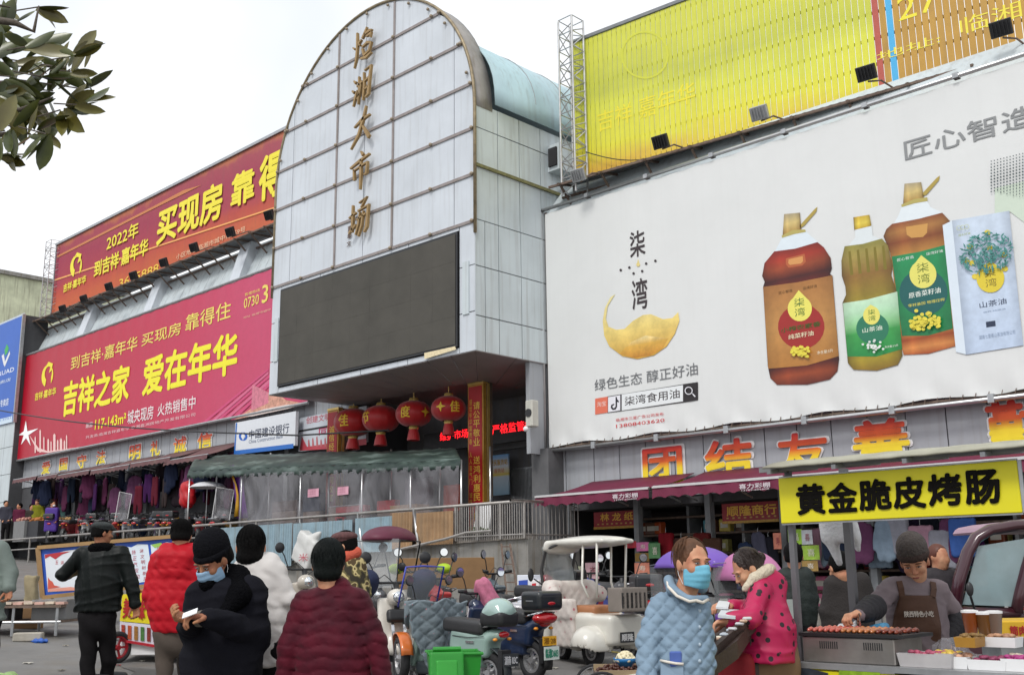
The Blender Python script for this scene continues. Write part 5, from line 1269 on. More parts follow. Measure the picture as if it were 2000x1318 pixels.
# ---- generic hanging garment and small stock
def gmat(c): return mat('cloth '+c, c, .9, spec=.2, var=.18, vscale=8, bump=.3, bscale=18)
def garment(name, loc, w, h, col, label, group, rz=0, kind_=0, cat='garment'):
    t = thing(name, label, cat, loc, rz, group=group)
    g = gmat(col); V = []
    if kind_ == 0: # jacket on hanger
        pr = [cone((-w*.18, 0, -h*.12), (-w*.16, 0, -h*.95), w*.2, w*.24, .05, .5), cone((w*.18, 0, -h*.12), (w*.16, 0, -h*.95), w*.2, w*.24, .05, .5), cone((-w*.3, 0, -h*.12), (-w*.52, 0, -h*.75), w*.12, w*.1, .04, .7), cone((w*.3, 0, -h*.12), (w*.52, 0, -h*.75), w*.12, w*.1, .04, .7), cone((-w*.1, 0, -.02), (w*.1, 0, -.02), w*.1, w*.1, .03, .6)]
    elif kind_ == 1: # trousers
        pr = [cone((-w*.14, 0, -.05), (-w*.2, 0, -h), w*.17, w*.14, .04, .5), cone((w*.14, 0, -.05), (w*.2, 0, -h), w*.17, w*.14, .04, .5)]
    else:
        pr = [rbox((0, 0, -h*.5), (w*.42, .03, h*.45), .03, .02)]
    sdf('cloth', pr, .035, g, t, disp=lambda X, Y, Z: .006*np.sin(X*40+Z*9))
    MB().tube([(0, 0, .0), (0, 0, .08), (.02, 0, .11)], .004, 4).build('hanger_hook', M_steel, t)
    return t
GCOL = ['#1e162b', '#3c1848', '#52223f', '#1a1c26', '#2a2140', '#5c1a2a', '#161e34', '#472a50', '#241b21', '#352b2a', '#5c3552', '#1c2536']
protos = [garment('hanging_garment', (-30, 17, 4.5), .55, .85, GCOL[k], 'x', 'clothes hanging under the left awnings', kind_=k % 2) for k in range(12)]
NAME_C = ['dark violet', 'purple', 'plum', 'charcoal', 'indigo', 'crimson', 'navy', 'mauve', 'brown black', 'taupe', 'pinkish purple', 'slate blue']
GL_ = 'clothes hanging under the left awnings'
cnt = 0
for j in range(64):
    px_ = 70+j*6.5; Yq = random.choice((16.95, 17.2, 17.5)); c0 = onY(px_, 925-.12*(px_-70)+random.uniform(0, 55), Yq); k = random.randrange(12)
    if c0[2] < 3.8: c0[2] = 3.8
    copy_tree(protos[k], loc=tuple(c0), rotz=random.uniform(-.5, .6), label='%s %s hanging under the left awnings, %s' % (NAME_C[k], ('jacket', 'trousers')[k % 2], ['at the far left end', 'below the word for love', 'below the word for country', 'below the word for keep', 'below the word for law', 'in the gap of the slogan', 'below the word for clear', 'below the word for courtesy', 'below the word for honest', 'beside the green tent'][min(9, int((px_-70)/42))]))
for p in protos:
    for ch in list(p.children): bpy.data.objects.remove(ch)
    bpy.data.objects.remove(p)
# back boards in left shops
for px0_, px1_, cy0, cy1, c_, lb in ((186, 212, 985, 940, '#39436a', 'dark blue poster inside the left shop'), (188, 208, 975, 962, '#8a3a40', 'red notice inside the left shop')):
    a = onY(px0_, cy0, 17.75); b = onY(px1_, cy1, 17.75); t = thing('shop_poster', lb, 'poster', tuple(a), world=True); MB().box(a[0], 17.75, a[2], b[0], 17.77, b[2]).build('sheet', pm(c_), t)

# ---- right shop signs and stock
def shopsign(px0, px1, py0, py1, txt, label, tp0, tp1, Y=17.9):
    a = onY(px0, py1, Y); b = onY(px1, py0, Y); t = thing('shop_sign', label, 'sign', tuple(a), world=True)
    MB().box(a[0], Y, a[2], b[0], Y+.08, b[2]).build('sign_board', mat('sign dark red', '#8a1620', .5, var=.1), t, bevel=.004)
    MB().box(a[0], Y-.01, a[2]-.03, b[0], Y+.02, a[2]+.02).build('gold_trim', mat('dull gold', '#a8802c', .5, var=.4, vscale=20), t)
    ytext('lettering', txt, tp0, tp1, Y, pm('#d9a83c'), t, bold=.03)
    for k in range(9):
        x = lerp(a[0]+.1, b[0]-.1, k/8); MB().box(x, Y-.004, a[2]+.06, x+.05, Y, a[2]+.09).build('small_letter', pm('#b08a4a'), t)
shopsign(1160, 1246, 995, 1031, '林 龙 纸', 'dark red sign with three gold characters under the first maroon awning', (1173, 1018), (1236, 999))
shopsign(1411, 1519, 977, 1020, '顺隆商行', 'red sign with four gold characters under the second maroon awning', (1420, 1008), (1516, 983))
shopsign(1560, 1760, 975, 1015, '平价百货', 'dark red sign behind the sausage stall sign', (1580, 1005), (1740, 985))
RC = ['#c86a8c', '#7a3a1c', '#c8b04a', '#3a7a4a', '#b02a2a', '#3a4a8a', '#d0d0d0', '#a8a05a', '#c85a2a', '#50a0b0', '#6a4a3a', '#8a2a5a']
RN = ['pink', 'brown', 'yellow', 'green', 'red', 'blue', 'white', 'khaki', 'orange', 'cyan', 'umber', 'magenta']
def parcel_proto(c, n_):
    t = thing('goods_packet', 'x', 'packet', (0, 0, 0), 0, group='packets of goods stacked in the right shops')
    MB().box(-.14, -.08, 0, .14, .08, .26).build('wrapper', mat('pack '+c, c, .45, var=.25, vscale=9), t, bevel=.02)
    MB().box(-.09, -.086, .08, .09, -.081, .18).build('printed_label', pm('#d9d4c8'), t)
    return t
pp = [parcel_proto(c, n_) for c, n_ in zip(RC, RN)]
sh = thing('shop_shelf', 'deep stock shelf behind the goods of the right shops', 'shelf', (-10, 18.6, .7), world=True)
for z in (1.05, 1.42, 1.8, 2.2, 2.55): MB().box(-14.3, 18.6, z-.04, 2, 19.1, z).build('shelf_board', M_rust, sh)
for x in np.arange(-14.2, 2, 1.3): MB().box(x-.03, 18.62, .7, x+.03, 19.08, 2.8).build('shelf_post', M_grey, sh)
for j in range(150):
    k = random.randrange(12); x = random.uniform(-14.1, 0); z = random.choice((.74, 1.05, 1.05, 1.42, 1.42, 1.8, 2.2)); y = random.choice((18.75, 18.9)) if z > 1 else random.uniform(18.0, 18.5)
    copy_tree(pp[k], loc=(x, y, z), rotz=random.uniform(-.3, .3), label='%s packet %s of the right shop shelves, %s' % (RN[k], {.74: 'on the floor boards', 1.05: 'on the lowest shelf', 1.42: 'on the second shelf', 1.8: 'on the third shelf', 2.2: 'on the top shelf'}[z], ['near the ramp wall end', 'by the paper shop pillar', 'behind the blue quilted jacket', 'behind the pink umbrella', 'behind the stall posts', 'behind the vendor', 'at the frame edge'][min(6, int((x+14.1)/1.6))]))
for p in pp:
    for ch in list(p.children): bpy.data.objects.remove(ch)
    bpy.data.objects.remove(p)
# cards pinned on the pillars and hanging pictures
cards = [(1244, 1267, 1058, 1076, '#cf6fa0'), (1241, 1268, 1079, 1096, '#8a6a2a'), (1240, 1269, 1098, 1120, '#d98a72'), (1240, 1268, 1124, 1142, '#6fb8cc'), (1242, 1266, 1146, 1162, '#d06a9c'), (1221, 1243, 1056, 1070, '#a82030'),
         (1541, 1566, 1033, 1063, '#9ac83c'), (1567, 1586, 1034, 1063, '#c8ccd0'), (1568, 1600, 1064, 1093, '#a8cc4a'), (1512, 1526, 1040, 1072, '#d8846c'), (1568, 1598, 1094, 1115, '#a8884a'), (1536, 1560, 1066, 1090, '#cfd2cc'),
         (1096, 1118, 1092, 1120, '#dcc0d0'), (1098, 1112, 1110, 1150, '#e0d8d0'), (1120, 1138, 1105, 1150, '#c8ccb0'), (1020, 1040, 1090, 1115, '#e0b0b8'), (1268, 1290, 1060, 1090, '#5a8a5a'), (1145, 1170, 1098, 1130, '#d8b0b8')]
CN = {0: 'pink', 1: 'olive', 2: 'salmon', 3: 'sky blue', 4: 'deep pink', 5: 'red', 6: 'lime green', 7: 'white', 8: 'green', 9: 'orange', 10: 'tan', 11: 'pale grey', 12: 'pale pink', 13: 'cream', 14: 'light olive', 15: 'rose', 16: 'dull green', 17: 'dusty pink'}
for i, (x0, x1, ya, yb, c_) in enumerate(cards):
    Y = 17.55; a = onY(x0, yb, Y); b = onY(x1, ya, Y)
    t = thing('paper_card', '%s printed card pinned %s' % (CN[i], ['by the paper shop pillar', 'behind the stall post', 'beside the white trike'][0 if i < 6 or i > 15 else (1 if i < 12 else 2)]), 'card', tuple(a), world=True)
    MB().sheet([[(lerp(a[0], b[0], k/4), Y-.01+.01*math.sin(k*2+i), z) for k in range(5)] for z in (a[2], b[2])]).build('card_sheet', mat('card '+c_, c_, .6, var=.3, vscale=7), t, recalc=False, thick=.006)
    ytext('writing', random.choice(('福', '寿', '喜', '吉')), (lerp(x0, x1, .3), lerp(ya, yb, .75)), (lerp(x0, x1, .72), lerp(ya, yb, .25)), Y-.03, pm('#8a2a3a' if i % 2 else '#e8e0d0'), t)
CLN = dict(zip(GCOL+['#3a5a9a', '#8a8a94', '#5a8a4a', '#2a4a8a', '#7a8a9a', '#a07a8a'], NAME_C+['blue', 'grey', 'green', 'royal blue', 'grey blue', 'dusty pink']))
# clothes
for j in range(26):
    px_ = 1600+j*14+random.uniform(-4, 4); c_ = random.choice(GCOL+['#3a5a9a', '#8a8a94', '#5a8a4a', '#2a4a8a', '#7a8a9a', '#a07a8a'])
    c0 = onY(px_, random.uniform(1010, 1040), random.choice((17.4, 17.7, 18.1)))
    if j < 22: garment('hanging_garment', tuple(c0), .42, .62, c_, '%s clothing in the dim row behind the sausage stall, %s' % (CLN.get(c_, 'dark'), ['by the left stall post', 'above the stooping shopper', 'above the second stall post', 'left of the vendor hat', 'behind the vendor hat', 'right of the vendor hat', 'above the maroon cab', 'at the frame edge'][min(7, int((px_-1595)/40))]), 'clothes hanging behind the sausage stall', random.uniform(-.4, .4), j % 3)
for j, px_ in enumerate((1300, 1330, 1345, 1370, 1390, 1455, 1480, 1500)):
    c0 = onY(px_, 1040+10*(j % 3), 17.7); garment('hanging_garment', tuple(c0), .4, .6, ['#7a1420', '#3a2420', '#8a1a24', '#5a1a1a', '#4a3428', '#23304a', '#4a4a5a', '#1f1f28'][j], '%s cloth goods hanging between the right shop pillars' % ['dark red', 'brown', 'red', 'maroon', 'umber', 'navy', 'grey', 'black'][j], 'cloth goods under the second maroon awning', random.uniform(-.4, .4), 2 if j < 5 else 0)

# ---- propaganda boards under the left rail
pb = thing('notice_board', 'blue bordered public notice board under the handrail behind the leather jacket', 'notice board', (-34, 13.6, 1), world=True)
PQ = at(78, 1120, 15.0); PBY = ((PQ[0], PQ[1]), (_rt[0], _rt[1])); NP_ = pn(PBY)
cs = [(84, 1166), (345, 1137), (342, 1047), (75, 1069)]
Q = [onV(x, y, PBY) for x, y in cs]
MB().add(Q+[q-NP_*.05 for q in Q], [(0, 1, 2, 3), (7, 6, 5, 4), (0, 4, 5, 1), (1, 5, 6, 2), (2, 6, 7, 3), (3, 7, 4, 0)]).build('board_face', mat('board blue', '#1d50b4', .4, var=.1), pb)
for k in range(4): MB().bar(tuple(Q[k]+NP_*.02), tuple(Q[(k+1) % 4]+NP_*.02), .05).build('frame_bar', mat('dull brass frame', '#a8865a', .4, metal=.3), pb)
for f in (.05, .5, .95):
    q = Q[0]*(1-f)+Q[1]*f; t2 = Q[3]*(1-f)+Q[2]*f; MB().tube([(q[0]-NP_[0]*.08, q[1]-NP_[1]*.08, ground(q[0])-.02), (q[0]-NP_[0]*.08, q[1]-NP_[1]*.08, t2[2])], .025, 6).build('support_post', M_steel, pb)
zpb = zz(4.74, 20, 1040)
def zP(pts, m, nm, off): return P_(nm, zpb, pts, PBY, m, pb, off)
zP([(318, 200), (420, 190), (520, 165), (640, 150), (660, 530), (350, 548)], pm('#dfe4ea'), 'poster_sheet', .004)
zP([(322, 202), (460, 180), (560, 172), (480, 200), (420, 245), (370, 215), (325, 240)], pm('#b8303a'), 'printed_ribbon', .008)
zP([(350, 500), (352, 410), (372, 440), (392, 450), (410, 485), (470, 500), (350, 520)], pm('#cf5a48'), 'printed_figure', .008)
zP([(352, 520), (470, 508), (560, 500), (640, 510), (640, 530), (350, 544)], pm('#e09a88'), 'printed_base', .010)
for k, ch in enumerate('五讲四美'): ytext('lettering', ch, zpb(418+k*50, 290+k*3), zpb(448+k*50, 255+k*3), PBY, pm('#c85a60'), pb, off=.008)
zP([(1066, 125), (1120, 135), (1180, 105), (1275, 108), (1322, 440), (1185, 462)], pm('#dbe6ef'), 'poster_sheet', .004)
zP([(1300, 108), (1360, 118), (1450, 85), (1500, 95), (1540, 430), (1330, 440)], pm('#dbe6ef'), 'poster_sheet', .004)
zP([(1306, 110), (1400, 90), (1410, 120), (1340, 140)], pm('#9cc85a'), 'printed_leaf', .008)
for k, ch in enumerate('讲文明树新风'): ytext('lettering', ch, zpb(1198+k*7, 185+k*52), zpb(1236+k*7, 148+k*52), PBY, pm('#b03a48'), pb, off=.008)
for k, ch in enumerate('扬正气促和谐'[:5]): ytext('lettering', ch, zpb(1125+k*9, 200+k*56), zpb(1163+k*9, 160+k*56), PBY, pm('#c0566a'), pb, off=.008)
for k, ch in enumerate('倡导文明'): ytext('lettering', ch, zpb(1356+k*9, 165+k*52), zpb(1390+k*9, 130+k*52), PBY, pm('#b86a50'), pb, off=.008)
# ---- overhead cable
cab = MB(); pA = onY(-60, 790, 15); pB = onY(580, 850, 15); pC = onY(760, 840, 16.2); pts = []
for i in range(31):
    f = i/30; p = pA*(1-f)+pB*f; pts.append((p[0], p[1], p[2]-.25*math.sin(PI*f)))
pts.append(tuple(pC)); cab.tube(pts, .022, 5).build('overhead_cable', M_black, None, smooth=True, label='black overhead cable sagging across the crimson banner', cat='cable')
cab = MB(); pA = onV(1150, 300, PYB)+NV*.12; pB = onV(1290, 312, PYB)+NV*.12
cab.tube([tuple(pA*(1-f)+pB*f-np.array([0, 0, .12*math.sin(PI*f)])) for f in np.linspace(0, 1, 9)], .012, 5).build('loose_wire', M_black, None, label='thin black wire hanging across the lower slats by the mast', cat='wire')

# ---- ladder, sandwich board, planter by the fence
ld = thing('ladder', 'old rusty ladder leaning on the stained ramp wall', 'ladder', (-14, 15.6, .7), world=True)
b0_ = onY(990, 1165, 15.55); b1_ = onY(1012, 1165, 15.55); t0_ = onY(979, 1062, 15.88); t1_ = onY(996, 1062, 15.88)
MB().bar(tuple(b0_), tuple(t0_), .035).build('side_rail', M_rust, ld); MB().bar(tuple(b1_), tuple(t1_), .035).build('side_rail', M_rust, ld)
for f in np.linspace(.1, .95, 6): MB().bar(tuple(b0_*(1-f)+t0_*f), tuple(b1_*(1-f)+t1_*f), .025).build('rung', M_rust, ld)
sw = thing('sandwich_board', 'white folding board with a dark post behind the fence', 'board', (-16, 16.5, 2), world=True)
a = onY(926, 1035, 16.5); b = onY(962, 980, 16.5)
MB().add([(a[0], 16.45, 2.1), (b[0]-.1, 16.45, 2.1), (b[0]-.1, 16.6, b[2]), (a[0], 16.6, b[2])], [(0, 1, 2, 3)]).build('panel', M_wht, sw, thick=.03)
MB().bar((b[0]+.0, 16.5, 2.05), (b[0]-.1, 16.6, b[2]+.12), .05).build('dark_post', M_black, sw)
pl_ = thing('planter', 'black planter with small green plants behind the fence', 'planter', (-16.5, 16.3, 2.05), world=True)
a = onY(933, 1040, 16.3); MB().lathe([(.16, 0), (.22, .2), (.24, .22)], (a[0], 16.3, 2.05), 14).build('pot', M_black, pl_)
lf = MB()
for i in range(70):
    an = random.uniform(0, 2*PI); r = random.uniform(0, .24); x, y, z = a[0]+r*math.cos(an), 16.3+r*math.sin(an), 2.27+random.uniform(0, .14); d = random.uniform(0, PI)
    lf.add([(x, y, z), (x+.05*math.cos(d), y+.05*math.sin(d), z+.03), (x+.1*math.cos(d), y+.1*math.sin(d), z+.0), (x+.05*math.cos(d+.5), y+.05*math.sin(d+.5), z-.01)], [(0, 1, 2, 3)])
lf.build('leaves', mat('small leaves', (.10, .17, .05), .6, var=.4, vscale=20), pl_, recalc=False, kind='stuff')
for nm_, x0, x1, y0_, y1_, Y, lb, wl_, col in (('wash_powder_box', 1010, 1036, 1122, 1160, 15.4, 'white and blue carton by the ladder', None, '#d8dce6'), ('medicine_box', 1036, 1052, 1132, 1156, 15.4, 'white box with a red cross panel by the ladder', None, '#e2dede')):
    a = onY(x0, y1_, Y); b = onY(x1, y0_, Y); t = thing(nm_, lb, 'box', tuple(a), world=True)
    MB().box(a[0], Y, a[2]-.3, b[0], Y+.3, b[2]).build('box_body', pm(col), t, bevel=.01)
    P_('printed_band', id_, [(x0+3, lerp(y1_, y0_, .3)), (x1-5, lerp(y1_, y0_, .35)), (x1-5, lerp(y1_, y0_, .75)), (x0+3, lerp(y1_, y0_, .7))], Y, pm('#2a4aa8' if x0 < 1020 else '#c01c2a'), t, .004)
sk = thing('white_sack', 'white plastic sack with a red mark leaning on the blue sheets', 'sack', (0, 0, 0), world=True)
c0 = onY(600, 1075, 15.55)
pr = [rbox(c0, (.32, .10, .34), .05, .03, M=np.array(Matrix.Rotation(.5, 3, 'Y'))), cone(c0+np.array([.25, 0, .25]), c0+np.array([.52, 0, .42]), .16, .04, .08), cone(c0+np.array([-.2, 0, .3]), c0+np.array([-.42, 0, .33]), .12, .03, .06)]
sdf('sack_body', pr, .03, mat('white sack', (.62, .62, .60), .6, var=.08, bump=.4, bscale=9), sk, disp=lambda X, Y, Z: .008*np.sin(X*11+Z*13))
ytext('lettering', '米', (583, 1096), (602, 1080), 15.35, pm('#b84a58'), sk)

# ================================================================== VEHICLES AND CARTS
class Fr:
    """stands at the photo column px, d metres in front of the camera; x right, y away, z up"""
    def __init__(s, px_, d, z=None):
        p = at(px_, 1120, d); s.d = d; s.px = px_; s.o = np.array([p[0], p[1], ground(p[0]) if z is None else z])
    def L(s, x, y, dd=0.0):
        w_ = at(x, y, s.d+dd)-s.o; return np.array([w_@_rt, w_@FH, w_[2]])
    def loc(s, x=0, y=0, z=0): return tuple(s.o+_rt*x+FH*y+np.array([0, 0, z]))
def ry(deg): return np.array(Matrix.Rotation(math.radians(deg), 3, 'Y'))
def rx(deg): return np.array(Matrix.Rotation(math.radians(deg), 3, 'X'))
def rz(deg): return np.array(Matrix.Rotation(math.radians(deg), 3, 'Z'))
M_tyre = mat('tyre rubber', (.022, .022, .024), .85, var=.2, bump=.3, bscale=50)
M_seat = mat('black seat vinyl', (.03, .03, .032), .5, var=.15, bump=.1, bscale=30)
M_chrome = mat('chrome', (.7, .7, .72), .15, metal=1, var=.05)
M_rimal = mat('alloy rim', (.45, .45, .46), .35, metal=.7)
M_mir = mat('mirror glass', (.75, .78, .8), .05, metal=.9, var=.02)
def glass_mat(n, c, a, r=.08):
    m = mat(n, c, r, alpha=a, spec=.8); return m
M_screen = glass_mat('clear windscreen', (.55, .58, .6), .30)
M_amb = mat('amber lens', (.8, .3, .03), .2); M_rlens = mat('red lens', (.45, .01, .015), .15, coat=.6)
def torus(mb, c, R, r, n=28, m=10, sq=1.0, M=None):
    V = []; 
    for i in range(n):
        a = 2*PI*i/n
        for k in range(m):
            b = 2*PI*k/m; rr = R+r*math.cos(b); v = Vector((rr*math.cos(a), r*sq*math.sin(b), rr*math.sin(a)))
            if M is not None: v = M @ v
            V.append(v+Vector(c))
    mb.add(V, [(i*m+k, i*m+(k+1) % m, ((i+1) % n)*m+(k+1) % m, ((i+1) % n)*m+k) for i in range(n) for k in range(m)]); return mb
def wheel(parent, c, R, w, rim=None, spokes=6, name='wheel', M=None, thin=False):
    h = bpy.data.objects.new(name, None); COL.objects.link(h); h.parent = parent; ORG[h.name] = ORG.get(parent.name); h.empty_display_size = .1
    rim = rim or M_rimal
    tb = w*.5; torus(MB(), c, R-tb, tb, M=M).build('tyre', M_tyre, h, smooth=True)
    mb = MB(); torus(mb, c, R-tb*1.9, tb*.45, n=24, m=6, sq=1.8, M=M)
    mb2 = Matrix.Rotation(PI/2, 3, 'X'); mb2 = (M @ mb2) if M is not None else mb2
    mb.lathe([(R*.16, -w*.5), (R*.2, 0), (R*.16, w*.5)], c, 12, mb2)
    for k in range(spokes):
        a = 2*PI*k/spokes; e = Vector((math.cos(a)*(R-tb*2), 0, math.sin(a)*(R-tb*2))); s_ = Vector((math.cos(a)*R*.12, 0, math.sin(a)*R*.12))
        if M is not None: e = M @ e; s_ = M @ s_
        mb.bar(Vector(c)+s_, Vector(c)+e, (.008 if thin else w*.28), (.008 if thin else R*.13))
    mb.build('rim', rim, h, smooth=False); return h
def paint(c, coat=.5, rough=.35): return mat('paint %s %s' % (c, rough), c, rough, coat=coat, var=.06, vscale=3, dirt=.18)
def plate(parent, c, w, h, tx, col, tcol, Mr, name='number_plate'):
    """a plate centred at c, its outward side along Mr @ -y"""
    X_ = Mr @ Vector((1, 0, 0)); N_ = Mr @ Vector((0, -1, 0)); Z_ = Mr @ Vector((0, 0, 1)); c = Vector(c)
    p_ = MB().cbox(c, (w, .008, h), Mr).build(name, pm(col), parent)
    put_text('lettering', tx, c-X_*w*.42-Z_*h*.34, X_*w*.84, Z_*h*.68, N_, pm(tcol), p_, off=.008, bold=.02)
    return p_
def scooter(loc, rotz_, label, body='#9fb5ac', trim='#2a2c2e', group=None, topbox=None, mirrors=True, cat='scooter', quick=False, seatc=None, shield=None, name='scooter', head='lamp', big=1.0):
    t = thing(name, label, cat, loc, rotz_, group=group); t.scale = (big, big, big)
    P1 = paint(body); P2 = paint(trim, .2, .5); hs = .034 if quick else .016
    sdf('leg_shield', [rbox((.37, 0, .52), (.010, .15, .25), .03, .03, ry(-16)), ell((.41, 0, .80), (.085, .105, .085), .05), cone((.42, 0, .34), (.52, 0, .30), .10, .07, .05)], hs, paint(shield or body), t)
    sdf('floor_board', [rbox((.08, 0, .24), (.27, .14, .04), .03, .03)], hs, P2, t)
    sdf('rear_body', [rbox((-.40, 0, .53), (.24, .085, .07), .045, .05, ry(-10)), ell((-.70, 0, .61), (.15, .10, .07), .07), rbox((-.42, 0, .36), (.10, .07, .06), .03, .05), cone((-.2, 0, .38), (-.18, 0, .3), .14, .12, .06)], hs, P1, t)
    sdf('seat', [rbox((-.32, 0, .70), (.26, .10, .03), .045, .04, ry(-4)), ell((-.12, 0, .70), (.14, .10, .06), .05)], hs, seatc or M_seat, t)
    hb = MB(); hb.tube([(.42, 0, .62), (.36, 0, .93)], .03, 8); hb.tube([(.30, -.33, .97), (.36, -.16, .94), (.36, .16, .94), (.30, .33, .97)], .015, 6); hb.build('handlebar', M_black, t, smooth=True)
    for s_ in (-1, 1):
        MB().tube([(.31, s_*.24, .965), (.295, s_*.35, .972)], .022, 8).build('grip', M_black, t, smooth=True)
        if mirrors:
            mm = MB().tube([(.34, s_*.2, .96), (.33, s_*.25, 1.10), (.33, s_*.29, 1.16)], .007, 5).build('mirror_stem', M_black, t)
            mh = MB().lathe([(.005, -.012), (.055, -.010), (.062, 0), (.055, .008)], (.33, s_*.31, 1.19), 14, Matrix.Rotation(PI/2, 3, 'Y') @ Matrix.Rotation(.0, 3, 'X')).build('mirror', M_black, t, smooth=True)
            MB().lathe([(.05, 0), (.05, .002)], (.316, s_*.31, 1.19), 14, Matrix.Rotation(PI/2, 3, 'Y')).build('mirror_glass', M_mir, mh)
    MB().lathe([(.055, -.01), (.06, .01), (.03, .03)], (.47, 0, .80), 14, Matrix.Rotation(PI/2, 3, 'Y')).build('headlight', M_mir, t, smooth=True)
    MB().ball((-.83, 0, .62), (.03, .08, .035), 12, 8).build('tail_light', M_rlens, t, smooth=True)
    for s_ in (-1, 1): MB().ball((-.80, s_*.11, .57), (.025, .03, .018), 8, 6).build('indicator', M_amb, t, smooth=True)
    wheel(t, (.60, 0, .22), .22, .09, spokes=5); wheel(t, (-.62, 0, .22), .22, .10, spokes=5)
    MB().bar((.44, .06, .6), (.60, .06, .22), .03).build('fork', M_chrome, t); MB().bar((.44, -.06, .6), (.60, -.06, .22), .03).build('fork', M_chrome, t)
    fd = MB(); rows = [[(.60+.25*math.cos(a), y, .22+.25*math.sin(a)-.25*y*y*8) for y in (-.06, -.03, 0, .03, .06)] for a in np.linspace(.2, 2.6, 9)]; fd.sheet(rows); fd.build('front_fender', P1, t, smooth=True, recalc=False, thick=.008)
    fd = MB(); rows = [[(-.62+.26*math.cos(a), y, .22+.26*math.sin(a)) for y in (-.06, 0, .06)] for a in np.linspace(1.6, 3.5, 9)]; fd.sheet(rows); fd.build('rear_fender', P2, t, smooth=True, recalc=False, thick=.008)
    rk = MB(); rk.tube([(-.55, -.12, .68), (-.85, -.12, .74), (-.85, .12, .74), (-.55, .12, .68)], .011, 6); rk.build('rear_rack', M_chrome, t, smooth=True)
    MB().tube([(-.1, .12, .25), (-.02, .22, .02)], .012, 5).build('side_stand', M_black, t)
    if not quick:
        MB().tube([(-.25, -.14, .24), (-.5, -.17, .26), (-.82, -.17, .30)], [.022, .035, .038], 10).build('exhaust', M_chrome, t, smooth=True)
        MB().tube([(.33, -.2, .96), (.44, -.14, 1.02), (.46, 0, .9)], .005, 5).build('brake_cable', M_black, t); MB().tube([(.33, .2, .96), (.44, .16, 1.0), (.46, 0, .88)], .005, 5).build('brake_cable', M_black, t)
        for s_ in (-1, 1):
            MB().tube([(-.18, s_*.135, .60), (-.42, s_*.142, .585), (-.66, s_*.14, .60)], .004, 4).build('panel_seam', M_black, t)
            MB().cbox((-.45, s_*.137, .54), (.12, .012, .025)).build('badge', M_chrome, t)
        MB().box(-.86, -.07, .20, -.80, .07, .46).build('mud_flap', M_black, t)
    if topbox:
        kind_, c_ = topbox
        if kind_ == 'dome':
            b = sdf('top_box', [ell((-.76, 0, .87), (.17, .165, .13), .02), rbox((-.76, 0, .81), (.10, .10, .03), .05, .03)], .013, paint(c_, .8, .2), t)
            sdf('top_box_base', [rbox((-.76, 0, .785), (.11, .105, .03), .055, .02)], .016, M_black, b)
        else:
            b = sdf('top_box', [rbox((-.78, 0, .87), (.12, .14, .06), .045, .02)], .016, paint(c_, .4, .35), t)
            MB().box(-.84, -.187, .865, -.72, .187, .875).build('lid_seam', M_grey, b)
            MB().ball((-.942, 0, .84), (.012, .06, .02), 10, 6).build('reflector', M_rlens, b)
    return t

# ---- rows of scooters on the platform
cols = ['#3a3c40', '#a8aab0', '#7a1c24', '#26324a', '#c8c8c8', '#5a3f6a', '#1c1c20', '#8a6a2a', '#b0483a']
cn = ['charcoal', 'silver', 'dark red', 'navy', 'white', 'violet', 'black', 'ochre', 'brick red']
pr_ = [scooter((-30, 17, 2.5), 0, '%s parked scooter in the row behind the handrail' % cn[k], body=cols[k], group='scooters parked on the raised platform', quick=True, topbox=('box', '#202226') if k % 5 == 0 else None, mirrors=False) for k in range(9)]
near_ = ['at the far left of the row', 'beside the purple apron', 'under the middle awning', 'near the white rain cover', 'in front of the dim shop', 'beside the red helmet cover', 'close to the green tent', 'at the end of the row by the tent']
for j in range(26):
    px_ = 120+j*13.6+random.uniform(-4, 4); Yq = 16.5+.45*(j % 2)+random.uniform(0, .2); q = onY(px_, 1040, Yq); k = j % 9
    lb = '%s scooter parked on the raised platform, %s' % (cn[k], near_[min(7, int((px_-110)/48))])
    if j < 9: o = pr_[k]; o.location = (q[0], q[1], plat(q[0])); o.rotation_euler = (0, 0, random.uniform(1.9, 2.7)); o['label'] = lb
    else: copy_tree(pr_[k], loc=(q[0], q[1], plat(q[0])), rotz=random.uniform(1.9, 2.7), label=lb)
# covers and odd items on them
def umbrella(name, loc, rotz_, label, cols_, rx_, ry_, h_, pole=None, n=8, cat='umbrella', tilt=0, group=None):
    t = thing(name, label, cat, loc, rotz_, group=group); K = n*6
    rows = []
    for i in range(9):
        q = i/8; r = []
        for k in range(K+1):
            a = 2*PI*k/K; sc = 1-.07*abs(math.sin(a*n/2))*q; r.append((rx_*math.sin(q*1.35)/math.sin(1.35)*math.cos(a)*sc, ry_*math.sin(q*1.35)/math.sin(1.35)*math.sin(a)*sc, h_*math.cos(q*1.35)-h_*math.cos(1.35)+tilt*q*math.cos(a)))
        rows.append(r)
    MB().sheet(rows).build('canopy', cols_, t, smooth=True, recalc=False, thick=.005)
    rb = MB()
    for k in range(n):
        a = 2*PI*k/n; rb.tube([(rx_*math.sin(q*1.35)/math.sin(1.35)*math.cos(a)*.99, ry_*math.sin(q*1.35)/math.sin(1.35)*math.sin(a)*.99, h_*math.cos(q*1.35)-h_*math.cos(1.35)-.01+tilt*q*math.cos(a)) for q in np.linspace(0, .92, 7)], .004, 4)
    rb.build('ribs', M_steel, t, kind='stuff')
    if pole: MB().tube([(0, 0, h_*.75), pole], .012, 6).build('pole', M_steel, t)
    return t
q = onY(405, 952, 16.4); umbrella('white_umbrella', tuple(q), 0, 'small white umbrella over a scooter beside the red helmet cover', mat('white nylon', (.6, .6, .62), .6), .62, .5, .22, pole=(0, 0, -1.3))
q = onY(366, 960, 16.4); t = thing('red_rain_hood', 'bright red rain hood draped on a scooter mirror behind the rail', 'rain hood', tuple(q))
